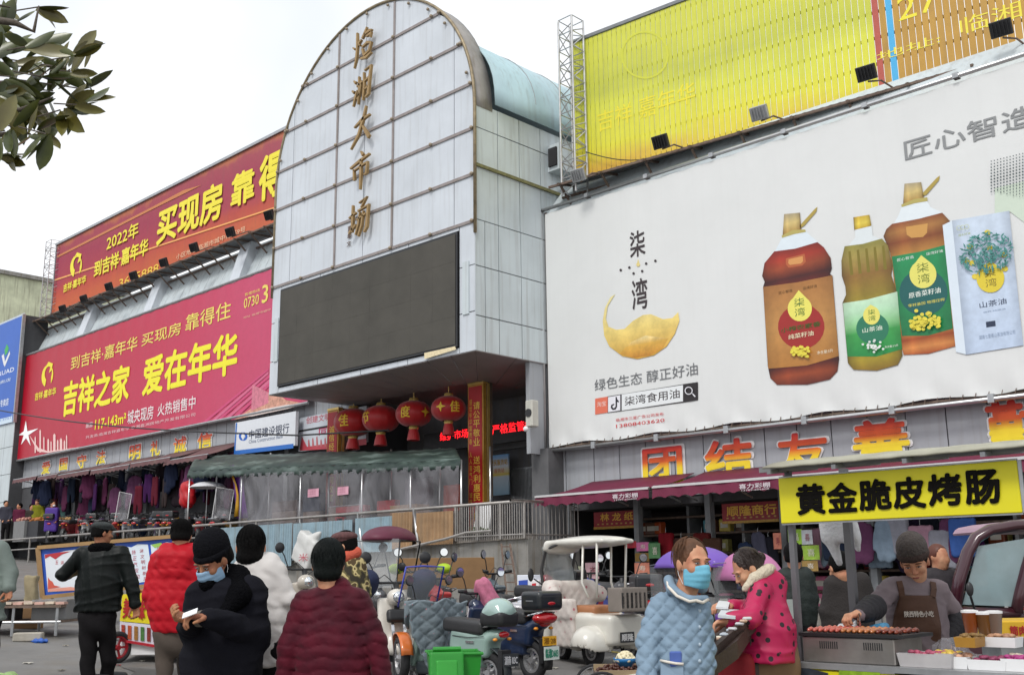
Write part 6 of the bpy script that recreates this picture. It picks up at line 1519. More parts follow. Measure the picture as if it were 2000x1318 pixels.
sdf('hood_cloth', [ell((0, 0, .1), (.26, .2, .2), .05), cone((0, 0, .05), (.05, 0, -.2), .27, .3, .06, .7), cone((-.15, 0, -.1), (-.2, 0, -.3), .14, .12, .05)], .03, mat('red nylon', '#b8101c', .45, var=.12, bump=.4, bscale=9), t, disp=lambda X, Y, Z: .012*np.sin(X*26+Z*17))
MB().tube([(0, 0, -.2), (.0, 0, -1.6)], .02, 6).build('stand_post', M_steel, t)
for px_, py_, w_, lb in ((238, 990, .5, 'tilted clear rain screen standing among the platform scooters'), (432, 985, .6, 'clear plastic scooter screen just left of the tent')):
    q = onY(px_, py_, 16.3); t = thing('rain_screen', lb, 'rain screen', tuple(q), .4)
    MB().sheet([[(-w_*.5+i*w_/6, .04*math.sin(i), -.45), (-w_*.5+i*w_/6+.12, .06*math.sin(i), .5-.1*i/6)] for i in range(7)]).build('screen_sheet', M_film, t, smooth=True, recalc=False)
    MB().tube([(-w_*.5, 0, -.45), (-w_*.5+.12, 0, .5), (w_*.5+.12, 0, .4), (w_*.5, 0, -.45)], .012, 5).build('screen_frame', M_wht, t)
q = onY(456, 960, 16.3); t = thing('purple_cloth', 'purple and yellow cloth hanging at the left corner of the green tent', 'cloth', tuple(q), .2)
MB().sheet([[(-.18+.06*i+.08*k, .03*math.sin(i*2+k), .75-k*.3) for i in range(8)] for k in range(6)]).build('cloth_sheet', mat('purple satin', '#5a1a78', .5, var=.3, vscale=3), t, smooth=True, recalc=False, thick=.01)
MB().sheet([[(-.12+.06*i+.08*k+.1*math.sin(k), .03*math.sin(i*2+k)-.03, .5-k*.3) for i in range(3)] for k in range(5)]).build('yellow_band', mat('yellow satin', '#c8961e', .5), t, smooth=True, recalc=False, thick=.01)
# stalls at the far left on the platform
def crate(loc, sz, m, label, group=None, rz_=0):
    t = thing('goods_crate', label, 'crate', loc, rz_, group=group); w, d, h = sz
    MB().box(-w/2, -d/2, 0, w/2, d/2, .02).build('bottom', m, t)
    for nm, b in (('side_panel', (-w/2, -d/2, .02, w/2, -d/2+.02, h)), ('side_panel', (-w/2, d/2-.02, .02, w/2, d/2, h)), ('side_panel', (-w/2, -d/2+.02, .02, -w/2+.02, d/2-.02, h)), ('side_panel', (w/2-.02, -d/2+.02, .02, w/2, d/2-.02, h))): MB().box(*b).build(nm, m, t)
    return t
M_bcr = mat('black crate', (.03, .03, .035), .6); M_gcr = mat('grey crate', (.2, .2, .2), .7)
for px_, m_, lb, Yq in ((8, M_gcr, 'grey crate at the left frame edge on the platform', 16.4), (52, M_gcr, 'grey box stall table beside the purple apron', 16.4), (78, M_bcr, 'black crate holding goods left of the purple apron', 16.5), (118, M_bcr, 'low black crate right of the purple apron', 16.5)):
    q = onY(px_, 1040, Yq); c = crate((q[0], q[1], plat(q[0])), (1.0, .6, .75), m_, lb)
    fl = MB()
    for i in range(40): fl.ball((random.uniform(-.42, .42), random.uniform(-.24, .24), .74+random.uniform(0, .1)), .07, 6, 4)
    fl.build('heaped_goods', mat('goods heap %d' % px_, ['#c8b8a0', '#c08a7a', '#a8662a', '#b8905a'][[8, 52, 78, 118].index(px_)], .7, var=.5, vscale=6), c, smooth=True, kind='stuff')

# ---- white enclosed trike
TR = Fr(1163, 12.9); W_ = paint('#d9d6cc', .6, .3)
t = thing('white_trike', 'cream white electric trike with roof, windscreen and floral quilt cover', 'electric trike', TR.loc(), YAW+math.radians(127)); t.scale = (.88, .88, .94)
sdf('roof', [rbox((.12, 0, 1.50), (.58, .27, .004), .022, .03), ell((.1, 0, 1.50), (.66, .31, .08), .06), ell((.72, 0, 1.42), (.14, .30, .06), .12)], .022, W_, t)
sdf('front_cowl', [rbox((.72, 0, .50), (.03, .27, .22), .06, .04, ry(-14)), ell((.80, 0, .36), (.14, .24, .12), .08), rbox((.68, 0, .78), (.04, .24, .05), .05, .05)], .022, W_, t)
MB().sheet([[(.70+.10*q-.10*math.cos(a)*0+.10*math.cos(a*1.0)*1.0-.02, .30*math.sin(a), lerp(.82, 1.46, q)) for a in np.linspace(-1.1, 1.1, 13)] for q in (0, .25, .5, .75, 1)]).build('windscreen', glass_mat('tinted windscreen', (.42, .46, .47), .5), t, smooth=True, recalc=False)
for s_ in (-1, 1):
    MB().tube([(.70, s_*.27, .5), (.76, s_*.28, .82), (.82, s_*.28, 1.15), (.72, s_*.27, 1.42), (.4, s_*.26, 1.50)], .022, 8).build('front_pillar', mat('dark trim', (.05, .05, .05), .4), t, smooth=True)
    MB().tube([(-.30, s_*.25, .82), (-.34, s_*.26, 1.48)], .016, 8).build('rear_post', W_, t, smooth=True)
    MB().tube([(-.05, s_*.25, 1.46), (-.02, s_*.26, 1.0), (-.12, s_*.24, .82)], .016, 8).build('rear_post', W_, t, smooth=True)
    m1 = MB().tube([(.72, s_*.3, .95), (.78, s_*.44, 1.05)], .01, 5).build('mirror_stem', M_black, t); MB().ball((.8, s_*.48, 1.1), (.02, .05, .085), 10, 8).build('mirror', M_black, t, smooth=True)
    wheel(t, (-.30, s_*.34, .20), .20, .11, M_rimal, 5)
    sdf('rear_fender', [cone((-.30, s_*.30, .26), (-.30, s_*.42, .26), .235, .235, .01), cone((-.30, s_*.28, .15), (-.30, s_*.46, .15), .215, .215, .01, op='s'), rbox((-.3, s_*.37, .0), (.4, .2, .15), .01, .01, op='s')], .018, W_, t)
wheel(t, (.74, 0, .19), .19, .09, M_rimal, 5)
sdf('floor_pan', [rbox((.25, 0, .26), (.52, .28, .03), .03, .03)], .024, mat('grey floor plastic', (.18, .18, .18), .6), t)
sdf('rear_body', [rbox((-.26, 0, .44), (.30, .26, .12), .06, .05), rbox((-.05, 0, .56), (.12, .24, .04), .04, .05)], .022, W_, t)
sdf('seat', [rbox((.02, 0, .66), (.20, .20, .02), .045, .03)], .022, mat('tan seat leather', '#a8714c', .5, var=.15), t)
def floral(m, N, L, t):
    v = N.new('ShaderNodeTexVoronoi'); v.inputs['Scale'].default_value = 9; L.new(t.outputs['Object'], v.inputs['Vector']); r = ramp(N, [(.12, '#b8707a'), (.2, '#c9bdb6'), (1, '#d8d2cb')]); L.new(v.outputs['Distance'], r.inputs[0]); return r.outputs[0]
M_flo = mat('floral quilt', '#cfc8c2', .85, var=.12, vscale=10, tex=floral, bump=.3, bscale=14)
sdf('quilt_cover', [rbox((.56, 0, .82), (.05, .34, .13), .07, .06), rbox((.54, .0, .52), (.03, .25, .22), .05, .06, ry(8)), cone((.55, -.3, .9), (.4, -.42, .85), .12, .1, .06), cone((.55, .3, .9), (.4, .42, .85), .12, .1, .06)], .02, M_flo, t, disp=lambda X, Y, Z: .008*np.abs(np.sin((Y+Z)*22))*np.abs(np.sin((Y-Z)*22)))
sdf('lap_cover', [rbox((.28, .30, .45), (.16, .02, .20), .03, .03), rbox((.3, .31, .68), (.16, .03, .08), .04, .05)], .02, M_flo, t, disp=lambda X, Y, Z: .008*np.abs(np.sin((X+Z)*22))*np.abs(np.sin((X-Z)*22)))
bk_ = sdf('rear_basket', [rbox((-.62, 0, .80), (.12, .22, .13), .015, .01), rbox((-.62, 0, .86), (.11, .21, .13), .01, .005, op='s')], .014, mat('taupe basket', '#857c74', .6), t)
for k in range(6): MB().box(-.755, -.19+k*.075, .70, -.75, -.15+k*.075, .88).build('basket_slot', M_black, bk_)
MB().ball((-.58, -.22, .50), (.02, .05, .06), 10, 8).build('tail_light', M_rlens, t, smooth=True); MB().ball((-.58, .22, .50), (.02, .05, .06), 10, 8).build('tail_light', M_rlens, t, smooth=True)
plate(t, (-.64, .05, .36), .24, .12, '顺隆', '#2a2c30', '#d8d8d8', Matrix.Rotation(-PI/2, 3, 'Z'))

# ---- foreground scooters
HD = lambda a: YAW+math.radians(90+a)      # heading a degrees left of straight away
F1 = Fr(858, 10.6)
s1 = scooter(F1.loc(.10, .0), HD(48), 'mint and black scooter with a domed mint top box and grey quilted apron', body='#8fa8a0', topbox=('dome', '#9fb8b2'), trim='#2c3438', big=.86)
def quiltmat(n, c):
    def f(m, N, L, t):
        v = N.new('ShaderNodeTexVoronoi'); v.inputs['Scale'].default_value = 12; L.new(t.outputs['Object'], v.inputs['Vector']); r = ramp(N, [(.08, '#c08a94'), (.14, c), (1, c)]); L.new(v.outputs['Distance'], r.inputs[0]); return r.outputs[0]
    return mat(n, c, .85, var=.15, vscale=12, tex=f, bump=.3, bscale=30)
M_qg = quiltmat('grey floral quilt', '#77838a')
dia = lambda a, f: (lambda X, Y, Z: a*(np.minimum(np.abs(np.sin((Y*.7+Z)*f)), np.abs(np.sin((Y*.7-Z)*f))))**.5)
rows = []
for q in np.linspace(0, 1, 56):
    w_ = lerp(.43, .30, q) if q < .45 else lerp(.345, .12, (q-.45)/.55); r = []
    for u in np.linspace(-1, 1, 61):
        y = u*w_; z = .98-.80*q-.04*abs(u)-.02*math.sin(u*7); x = .20-.06*math.cos(u*1.4)-.03*math.sin(u*5+q*3)+.08*q*(1-q)
        a_ = (y*.75+z)*21; b__ = (y*.75-z)*21; x -= .022*min(abs(math.sin(a_)), abs(math.sin(b__)))**.6
        r.append((x, y, z))
    rows.append(r)
MB().sheet(rows).build('quilted_apron', M_qg, s1, smooth=True, recalc=False, thick=.02)
for sg in (-1, 1):
    rows = [[(.22+.16*q2, sg*(.26+.12*math.sin(q2*3)), .98-.02*q2-.24*q*q2-.06*q) for q2 in np.linspace(0, 1, 10)] for q in np.linspace(0, 1, 8)]
    MB().sheet(rows).build('hand_cover', M_qg, s1, smooth=True, recalc=False, thick=.03)
MB().sheet([[(.50-.12*q+.05*math.cos(a), .36*math.sin(a), lerp(.90, 1.34, q)) for a in np.linspace(-1, 1, 9)] for q in (0, .5, 1)]).build('windscreen', M_screen, s1, smooth=True, recalc=False)
MB().tube([(.50+.03, -.30, .90), (.40, -.30, 1.34), (.43, 0, 1.35), (.40, .30, 1.34), (.53, .30, .90)], .011, 6).build('blue_screen_rim', mat('blue rim', '#3a48b0', .4), s1, smooth=True)
F2 = Fr(950, 11.6)
s2 = scooter(F2.loc(.12, .0), HD(40), 'dark blue motorcycle style scooter with a black top box and yellow number plate', body='#1c2c4a', topbox=('box', '#1c2024'), trim='#1a1a1c', name='motor_scooter', big=.9)
plate(s2, (-.90, 0, .44), .20, .10, '湘·28', '#d8a024', '#8a5a10', Matrix.Rotation(-PI/2, 3, 'Z'))
plate(s2, (-.93, 0, .31), .22, .14, '临湘D603', '#c8d2cc', '#3a8a70', Matrix.Rotation(-PI/2, 3, 'Z'))
plate(s1, (-.92, 0, .36), .24, .13, '湖南 83C', '#33363a', '#c8c8cc', Matrix.Rotation(-PI/2, 3, 'Z'))
MB().ball((-.83, 0, .68), (.10, .17, .07), 16, 10).build('large_tail_light', M_rlens, s2, smooth=True)
F3 = Fr(765, 11.3)
s3 = scooter(F3.loc(-.05, .1), HD(200), 'white and orange scooter facing the camera with navy hand muffs', body='#d8712c', shield='#d6d0c6', trim='#3a3c40')
for s_ in (-1, 1): sdf('hand_muff', [ell((.33, s_*.30, .97), (.13, .13, .11), .04), cone((.30, s_*.28, .9), (.2, s_*.3, .82), .1, .08, .05)], .02, mat('navy quilt', '#1a2444', .8, var=.2, bump=.4, bscale=20), s3)
sdf('light_slot', [rbox((.475, 0, .62), (.015, .09, .035), .03, .01, ry(-16))], .014, M_black, s3); MB().ball((.505, .05, .615), (.015, .025, .025), 10, 8).build('small_lamp', M_mir, s3, smooth=True)
# scooter with maroon canopy
F4 = Fr(762, 13.4)
s4 = scooter(F4.loc(), HD(165), 'scooter under a maroon half canopy with clear side screens', body='#5a5c60', big=.84)
sdf('canopy', [ell((.05, 0, 1.58), (.62, .36, .20), .03), rbox((.05, 0, 1.36), (.9, .6, .19), .01, .01, op='s')], .022, mat('maroon nylon', '#5c1c34', .55, var=.12), s4)
MB().sheet([[(.62-.1*q, .36*math.sin(a), lerp(.9, 1.58, q)) for a in np.linspace(-1.2, 1.2, 9)] for q in (0, .5, 1)]).build('windscreen', M_screen, s4, smooth=True, recalc=False)
for s_ in (-1, 1): MB().tube([(.58, s_*.32, .9), (.50, s_*.34, 1.56), (-.45, s_*.3, 1.56), (-.5, s_*.12, .7)], .012, 6).build('canopy_frame', M_black, s4, smooth=True)
F5 = Fr(905, 12.6)
s5 = scooter(F5.loc(), HD(60), 'white and red scooter with pink cloth behind the quilted scooter', body='#c8c8cc', shield='#b02028', trim='#444444')
t = thing('pink_scarf', 'pink floral cloth draped over the scooter saddle beside the black top box', 'cloth', Fr(955, 11.9).loc(0, 0, 0), YAW)
FF = Fr(955, 11.9)
sdf('draped_cloth', [cone(FF.L(945, 1145), FF.L(960, 1178), .10, .11, .05), cone(FF.L(960, 1178), FF.L(982, 1200), .10, .06, .05), cone(FF.L(940, 1150), FF.L(946, 1170), .08, .06, .05)], .02, mat('pink floral', '#b86a84', .8, var=.3, vscale=16), t, disp=lambda X, Y, Z: .01*np.sin(X*60+Z*30))
MB().tube([tuple(FF.L(948, 1150)), tuple(FF.L(950, 1230)), (FF.L(950, 1230)[0], 0, 0.02)], .015, 5).build('parking_post', M_black, t)
F6 = Fr(835, 13.8)
s6 = scooter(F6.loc(), HD(20), 'dark scooter with yellow green hand guards near the ramp wall', body='#3c4044', quick=False)
for s_ in (-1, 1): sdf('hand_guard', [ell((.36, s_*.32, .98), (.14, .10, .07), .03)], .02, mat('lime visor', '#a8c81e', .4), s6)
t = thing('cardboard_sheet', 'brown cardboard sheet standing behind the scooters', 'cardboard', F6.loc(.15, 1.2, .62), YAW); MB().cbox((0, 0, .3), (1.35, .03, .42)).build('sheet', M_card, t, bevel=.004); MB().bar((-.5, 0.02, -.62), (-.5, 0.02, .1), .03).build('prop_stick', M_rust, t); MB().bar((.5, 0.02, -.62), (.5, 0.02, .1), .03).build('prop_stick', M_rust, t)
for j, (px_, d, a, c_, lb) in enumerate(((1180, 15.4, 30, '#2a3a8a', 'blue scooter behind the cream trike'), (1228, 14.6, 10, '#3c3c40', 'black scooter right of the cream trike basket'), (1120, 16, 70, '#8a2a32', 'red scooter behind the trike windscreen'), (1010, 14.3, 60, '#50606a', 'slate scooter in front of the two white cartons'), (690, 14, 200, '#7a7c80', 'silver scooter near the camouflage jacket'), (565, 13, 220, '#b8b0a4', 'beige scooter behind the dark red quilted coat'))):
    scooter(Fr(px_, d).loc(), HD(a), lb, body=c_, topbox=('box', '#26282c') if j in (1, 3) else None)
# umbrella scooters behind the blue coat
def dotmat(n, c, c2, sc=7, th=.12):
    def f(m, N, L, t):
        v = N.new('ShaderNodeTexVoronoi'); v.inputs['Scale'].default_value = sc; L.new(t.outputs['Object'], v.inputs['Vector']); r = ramp(N, [(th, c2), (th+.03, c), (1, c)]); L.new(v.outputs['Distance'], r.inputs[0]); return r.outputs[0]
    return mat(n, c, .5, var=.08, tex=f)
FU = Fr(1358, 11)
su = scooter(FU.loc(.1), HD(215), 'scooter carrying the purple umbrella, behind the blue quilted jacket', body='#5a2f8a', shield='#6a3a9a')
q = FU.L(1358, 1108); umbrella('scooter_umbrella', FU.loc(q[0], 0, q[2]), YAW, 'purple scooter umbrella with white stars behind the blue quilted jacket', dotmat('purple star nylon', '#6f4fb0', '#e8e2f0', 5.1, .10), .42, .7, .27, pole=(.02, .1, -.75), n=8, group='umbrellas fixed on scooters')
FV = Fr(1470, 10.4)
sv = scooter(FV.loc(.05, .25), HD(190), 'purple scooter with a tall clear screen under the pink umbrella', body='#3c2a6a', shield='#4a2f80')
q = FV.L(1468, 1128); umbrella('scooter_umbrella', FV.loc(q[0], 0.1, q[2]-.02), YAW, 'pink scooter umbrella behind the polka dot coat', dotmat('pink nylon', '#b86f9c', '#d8b8d0', 5, .07), .33, .65, .36, pole=(.0, .1, -.8), n=8, group='umbrellas fixed on scooters')
for fr_, px_, w_ in ((FU, 1310, .18), (FV, 1440, .2)):
    q = fr_.L(px_, 1150); t = thing('rain_screen', 'clear scooter wind screen below the %s umbrella' % ('purple' if fr_ is FU else 'pink'), 'rain screen', fr_.loc(q[0], -.1, q[2]), YAW)
    MB().sheet([[(w_*1.3*math.sin(a), .1*math.cos(a), lerp(-.18, .22, q_)) for a in np.linspace(-1.1, 1.1, 9)] for q_ in (0, .5, 1)]).build('screen_sheet', M_screen, t, smooth=True, recalc=False)
    MB().tube([(w_*1.3*math.sin(a), .1*math.cos(a), .22+.03*math.cos(a)) for a in np.linspace(-1.1, 1.1, 9)], .004, 5).build('screen_rim', M_grey, t)
    MB().tube([(0, .1, -.17), (0, .12, -.6)], .01, 5).build('screen_stay', M_black, t)

# ---- maroon cab trike at the right edge
FM = Fr(1960, 8.6)
M_mcab = paint('#3a0e1e', .5, .3)
t = thing('maroon_cab_trike', 'maroon closed cab trike with big windows behind the food trays', 'cab trike', (0, 0, 0), 0)
G = Fr(1960, 8.6)
t.location = G.loc(); t.rotation_euler = (0, 0, YAW)
def cabprism(nm, pts, y0_, y1_, m, par, bev=.02):
    mb = MB(); P = [G.L(*p) for p in pts]; mb.prism([(p[0], p[2]) for p in P], 'y', y0_, y1_); return mb.build(nm, m, par, bevel=bev)
out_ = [(1858, 1150), (1872, 1118), (1893, 1060), (1912, 1038), (1960, 1020), (2060, 1012), (2200, 1015), (2230, 1120), (2240, 1420), (1990, 1440), (1905, 1400), (1870, 1300)]
win_ = [(1880, 1148), (1910, 1068), (1922, 1056), (2008, 1052), (1978, 1182), (1872, 1180)]
# shell made of bars round the window so that the glass is real
for path, r_ in (([(1866, 1190), (1876, 1130), (1892, 1078), (1908, 1050), (1935, 1034), (1980, 1026), (2040, 1020)], .045), ([(2030, 1022), (2020, 1060), (2005, 1110), (1992, 1160), (1985, 1195)], .05), ([(1860, 1192), (1930, 1196), (1990, 1196)], .04)):
    tb_ = MB().tube([tuple(G.L(x, y)) for x, y in path], r_, 10); tb_.v = [(p[0], p[1]*1.6+.02, p[2]) for p in tb_.v]; tb_.build('window_surround', M_mcab, t, smooth=True)
cabprism('side_window', [(1880, 1180), (1910, 1066), (2010, 1050), (1980, 1184)], .0, .012, mat('cab glass', (.30, .40, .42), .06, alpha=.62, spec=.9), t, 0)
cabprism('roof', [(1950, 1038), (1960, 1022), (2000, 1014), (2300, 1010), (2300, 1032), (2000, 1036)], .05, .95, mat('pale roof', '#a88a9a', .5), t)
cabprism('lower_body', [(1866, 1196), (2300, 1200), (2300, 1400), (1900, 1400), (1870, 1300)], .0, 1.0, M_mcab, t)
cabprism('rear_window', [(2035, 1060), (2200, 1050), (2200, 1180), (2015, 1186)], .0, .012, MATS['cab glass'], t, 0)
MB().box(G.L(2210, 1100)[0], 0, G.L(2210, 1190)[2], G.L(2300, 1100)[0], 1.0, G.L(2210, 1020)[2]).build('rear_panel', M_mcab, t)
sdf('teal_reflection', [rbox(G.L(2010, 1120)+np.array([.0, .3, 0]), (.10, .10, .16), .05, .05)], .03, mat('teal reflection', '#4a8f94', .7), t)  # teal reflection in the cab window, put in as a solid coloured block
for x_ in (.05, 1.0): wheel(t, (x_, .1, .24), .24, .12)
mm = MB().tube([tuple(G.L(1905, 1195, -.1)), tuple(G.L(1896, 1165, -.15)), tuple(G.L(1893, 1150, -.15))], .01, 5).build('mirror_stem', M_black, t); MB().ball(tuple(G.L(1894, 1150, -.15)), (.03, .02, .055), 10, 8).build('mirror', M_black, t, smooth=True)

# ---- green bin
FB = Fr(886, 9.3); GB = mat('green plastic bin', '#1f8a26', .45, var=.08, dirt=.1)
t = thing('green_bin', 'bright green wheeled bin with its lid half open in front of the scooters', 'bin', FB.loc(), YAW+.15)
zt_ = FB.L(898, 1268)[2]; hw = .21
V = [(-hw*.8, -.15, .05), (hw*.8, -.15, .05), (hw*.8, .15, .05), (-hw*.8, .15, .05), (-hw, -.19, zt_-.02), (hw, -.19, zt_-.02), (hw, .19, zt_-.02), (-hw, .19, zt_-.02)]
MB().add(V, [(0, 1, 5, 4), (1, 2, 6, 5), (2, 3, 7, 6), (3, 0, 4, 7), (0, 3, 2, 1)]).build('bin_body', GB, t, bevel=.0, thick=.012)
MB().tube([(-hw-.01, -.2, zt_-.02), (hw+.01, -.2, zt_-.02), (hw+.01, .2, zt_-.02), (-hw-.01, .2, zt_-.02)], .014, 6, closed=True).build('rim', GB, t)
lid = sdf('lid', [rbox((-.08, -.26, zt_-.16), (.13, .012, .15), .012, .01, rx(-12))], .012, GB, t); MB().tube([(-.19, -.205, zt_+.02), (.04, -.205, zt_+.02)], .02, 8).build('hinge', GB, lid)
sdf('lid_emboss', [rbox((-.08, -.275, zt_-.16), (.08, .006, .09), .01, .005, rx(-12))], .01, mat('green plastic lighter', '#2c9a30', .5), lid)
for s_ in (-1, 1): MB().lathe([(.07, -.02), (.07, .02)], (s_*.15, .17, .07), 14, Matrix.Rotation(PI/2, 3, 'Y')).build('wheel', M_black, t)

# ---- snack cart at the left
FC = Fr(285, 11.6); t = thing('snack_cart', 'small yellow snack cart with food pictures and red rimmed wheels', 'cart', FC.loc(), YAW)
P = lambda x, y, dd=0: tuple(FC.L(x, y, dd))
def quadbox(nm, pts, m, par, th=.03, dd=0):
    Q = [FC.L(x, y, dd) for x, y in pts]; R_ = [q+np.array([0, th, 0]) for q in Q]
    return MB().add(Q+R_, [(0, 1, 2, 3), (7, 6, 5, 4), (0, 4, 5, 1), (1, 5, 6, 2), (2, 6, 7, 3), (3, 7, 4, 0)]).build(nm, m, par)
cp = quadbox('sign_panel', [(234, 1212), (380, 1226), (384, 1150), (239, 1160)], mat('cart yellow', '#e6d21c', .45), t)
def carttext(s_, p0_, p1_, m, par, dd=-.01, **k):
    a_ = FC.L(*p0_, dd); b_ = FC.L(*p1_, dd); put_text('lettering', s_, a_, (b_[0]-a_[0], 0, .0), (0, 0, b_[2]-a_[2]), (0, -1, 0), m, par, **k)
for k, ch in enumerate('美味炸串'): carttext(ch, (240+k*27, 1206+k*2.2), (257+k*27, 1168+k*1.5), pm('#b0201c'), cp, bold=.03)
lp = quadbox('picture_panel', [(234, 1248), (380, 1272), (380, 1228), (234, 1213)], mat('cart white', '#d8d4e0', .5), t, dd=.004)
for k in range(11):
    x = 237+k*12.5; y = 1219+k*1.4; quadbox('food_picture', [(x, y+27), (x+7, y+28), (x+7, y+1), (x, y)], mat('food %d' % (k % 5), ['#a83a22', '#b8502a', '#9a6a2a', '#4a7a3a', '#8a2a20'][k % 5], .5, var=.5, vscale=40), lp, th=.004, dd=-.006)
quadbox('red_edge', [(234, 1252), (380, 1277), (380, 1271), (234, 1247)], mat('cart red', '#b0182a', .5), t, dd=-.004)
q = FC.L(236, 1160); q2 = FC.L(382, 1150); MB().box(q[0], .03, q[2]-.06, q2[0], .6, q[2]-.03).build('tray_top', M_steel, t); MB().box(q[0], .04, q[2]-.62, q2[0], .6, q[2]-.07).build('cart_body', M_wht, t)
wc = FC.L(234, 1255); MW = Matrix.Rotation(math.radians(52), 3, 'Z')
for x_, y_ in ((wc[0], -.06), (wc[0]+1.2, .6)): wheel(t, (x_, y_, .165), .165, .06, mat('red rim', '#9a1420', .4), 5, M=MW)
for x_ in (.1, .75): MB().bar((x_, .3, 0), (x_, .3, .3), .03).build('leg', M_steel, t)
fl = MB()
for i in range(30): fl.ball((random.uniform(q[0]+.05, q2[0]), random.uniform(.1, .5), q[2]-.01+random.uniform(0, .05)), (.05, .03, .02), 6, 4)
fl.build('fried_food', mat('fried food', '#a8642a', .6, var=.5, vscale=20), t, smooth=True, kind='stuff')

# ---- market table left
FT = Fr(60, 13.6); t = thing('trestle_table', 'low steel frame table with pink striped goods left of the leather jacket', 'table', FT.loc(), YAW)
za = FT.L(60, 1180)[2]; x0_ = FT.L(-40, 1180)[0]; x1_ = FT.L(142, 1180)[0]
MB().box(x0_, -.35, za-.03, x1_, .45, za).build('tabletop', M_rust, t)
for k in range(9):
    x = lerp(x0_, x1_, k/9); MB().cbox((x+.06, .05, za+.02+.005*(k % 2)), (.10, .72, .03), Matrix.Rotation(.1, 3, 'Z')).build('sausage_bundle' if False else 'goods_strip', mat('pink goods', '#d0a89a', .7, var=.3, vscale=8) if k % 2 == 0 else mat('cream goods', '#d9c8b4', .7, var=.3, vscale=8), t)
zb2 = 0
for x in (x0_+.05, (x0_+x1_)/2, x1_-.05):
    for y in (-.32, .42): MB().tube([(x, y, za-.03), (x, y, zb2)], .018, 6).build('leg', M_steel, t)
MB().tube([(x0_, -.32, za*.45), (x1_, -.32, za*.45)], .016, 6).build('stretcher', M_steel, t)
MB().box(x0_, -.25, za*.42, x1_, .4, za*.42+.03).build('lower_shelf', M_rust, t)
for k, (x, m_, lb) in enumerate(((x0_+.25, M_bcr, 'black box under the steel frame table'), (x0_+.95, M_gcr, 'grey box at the right end under the steel frame table'))):
    w = FT.loc(x, 0, za*.42+.03); carton('storage_box', w[0], w[1], w[2], .42, .4, .24, m_, lb, rz=YAW)
FS = Fr(64, 14.3); t = thing('paper_sack', 'beige paper sack standing behind the table by the notice board', 'sack', FS.loc(), YAW); z0_ = FS.L(64, 1150)[2]
sdf('sack_body', [rbox((0, 0, z0_-.02), (.05, .04, .17), .03, .04)], .02, mat('sack paper', '#8f8468', .8, var=.2, bump=.4, bscale=12), t, disp=lambda X, Y, Z: .012*np.sin(X*30+Z*16)); MB().box(-.15, -.1, 0, .15, .1, z0_-.24).build('support_box', M_card, t)
t = thing('concrete_block', 'pale concrete block lying under the steel frame table', 'block', Fr(66, 13.0).loc(), YAW+.2); MB().cbox((0, 0, .05), (.32, .16, .10)).build('block_body', mat('pale concrete', '#a8a296', .9, bump=.3, var=.2), t, bevel=.012)
t = thing('blue_bag', 'crumpled blue plastic bag on the road by the table', 'bag', Fr(88, 12.9).loc(), YAW); sdf('bag_body', [ell((0, 0, .02), (.10, .05, .03), .02)], .012, mat('blue film', '#2a5ab0', .3, bump=.6, bscale=30), t, disp=lambda X, Y, Z: .008*np.sin(X*90+Y*70))
# cabbages at the lower left corner
FG = Fr(20, 6.2)
t = thing('vegetable_bag', 'net bag of pale green vegetables at the lower left corner', 'vegetables', FG.loc(0, 0, 0), YAW)
zz_ = FG.L(20, 1290)[2]
for i in range(9):
    p = np.array([random.uniform(-.22, .22), random.uniform(-.1, .2), zz_-.10-random.uniform(0, .10)])
    sdf('cabbage', [ell(p, (.085, .075, .075), .02)], .016, mat('cabbage', '#9fc07a', .6, var=.4, vscale=25), t, disp=lambda X, Y, Z: .008*np.sin(X*60)*np.sin(Z*50))
MB().box(-.35, -.2, 0, .35, .3, zz_-.18).build('crate', M_bcr, t)

# ---- chestnut cart (lower centre right)
FH_ = Fr(1205, 9.5); t = thing('chestnut_cart', 'bicycle wheeled cart with brown chestnuts and a blue bowl of peeled ones', 'cart', FH_.loc(), YAW)
za = FH_.L(1200, 1300)[2]
x0_ = FH_.L(1165, 1310)[0]; x1_ = FH_.L(1300, 1310)[0]
MB().box(x0_, -.3, za-.12, x1_, .35, za-.06).build('tray', M_rust, t)
for y in (-.3, .35): MB().bar((x0_, y, za-.04), (x1_, y, za-.04), .03, .06).build('tray_edge', mat('pale wood', '#9a8668', .7), t)
nutm = mat('chestnut', '#4a2416', .35, var=.4, vscale=20); base = bpy.data.meshes.new('nut'); bm = bmesh.new(); bmesh.ops.create_icosphere(bm, subdivisions=2, radius=.017); bm.to_mesh(base); bm.free(); base.shade_smooth(); base.materials.append(nutm)
pm_ = bpy.data.meshes.new('peeled'); bm = bmesh.new(); bmesh.ops.create_icosphere(bm, subdivisions=2, radius=.015); bm.to_mesh(pm_); bm.free(); pm_.shade_smooth(); pm_.materials.append(mat('peeled chestnut', '#ddd2b0', .6))
for i in range(230):
    o = bpy.data.objects.new('chestnut', base); COL.objects.link(o); o.parent = t; o.location = (random.uniform(x0_+.02, x1_-.02), random.uniform(-.27, .3), za-.05+random.uniform(0, .05)); o.scale = (1, .8, .75); o.rotation_euler = (random.random()*3,)*3
bw = FH_.L(1220, 1285); c_ = (bw[0], -.05, za+.0)
MB().lathe([(.05, 0), (.085, .045), (.10, .07), (.104, .07), (.088, .04), (.05, .008)], c_, 24).build('blue_bowl', mat('blue bowl', '#2c7ab8', .4), t, smooth=True)
for i in range(110):
    r = random.random()**.5*.085; a = random.uniform(0, 2*PI); o = bpy.data.objects.new('peeled_chestnut', pm_); COL.objects.link(o); o.parent = t; o.location = (c_[0]+r*math.cos(a), c_[1]+r*math.sin(a), c_[2]+.055+(1-(r/.085)**2)*.06+random.uniform(-.01, .005))
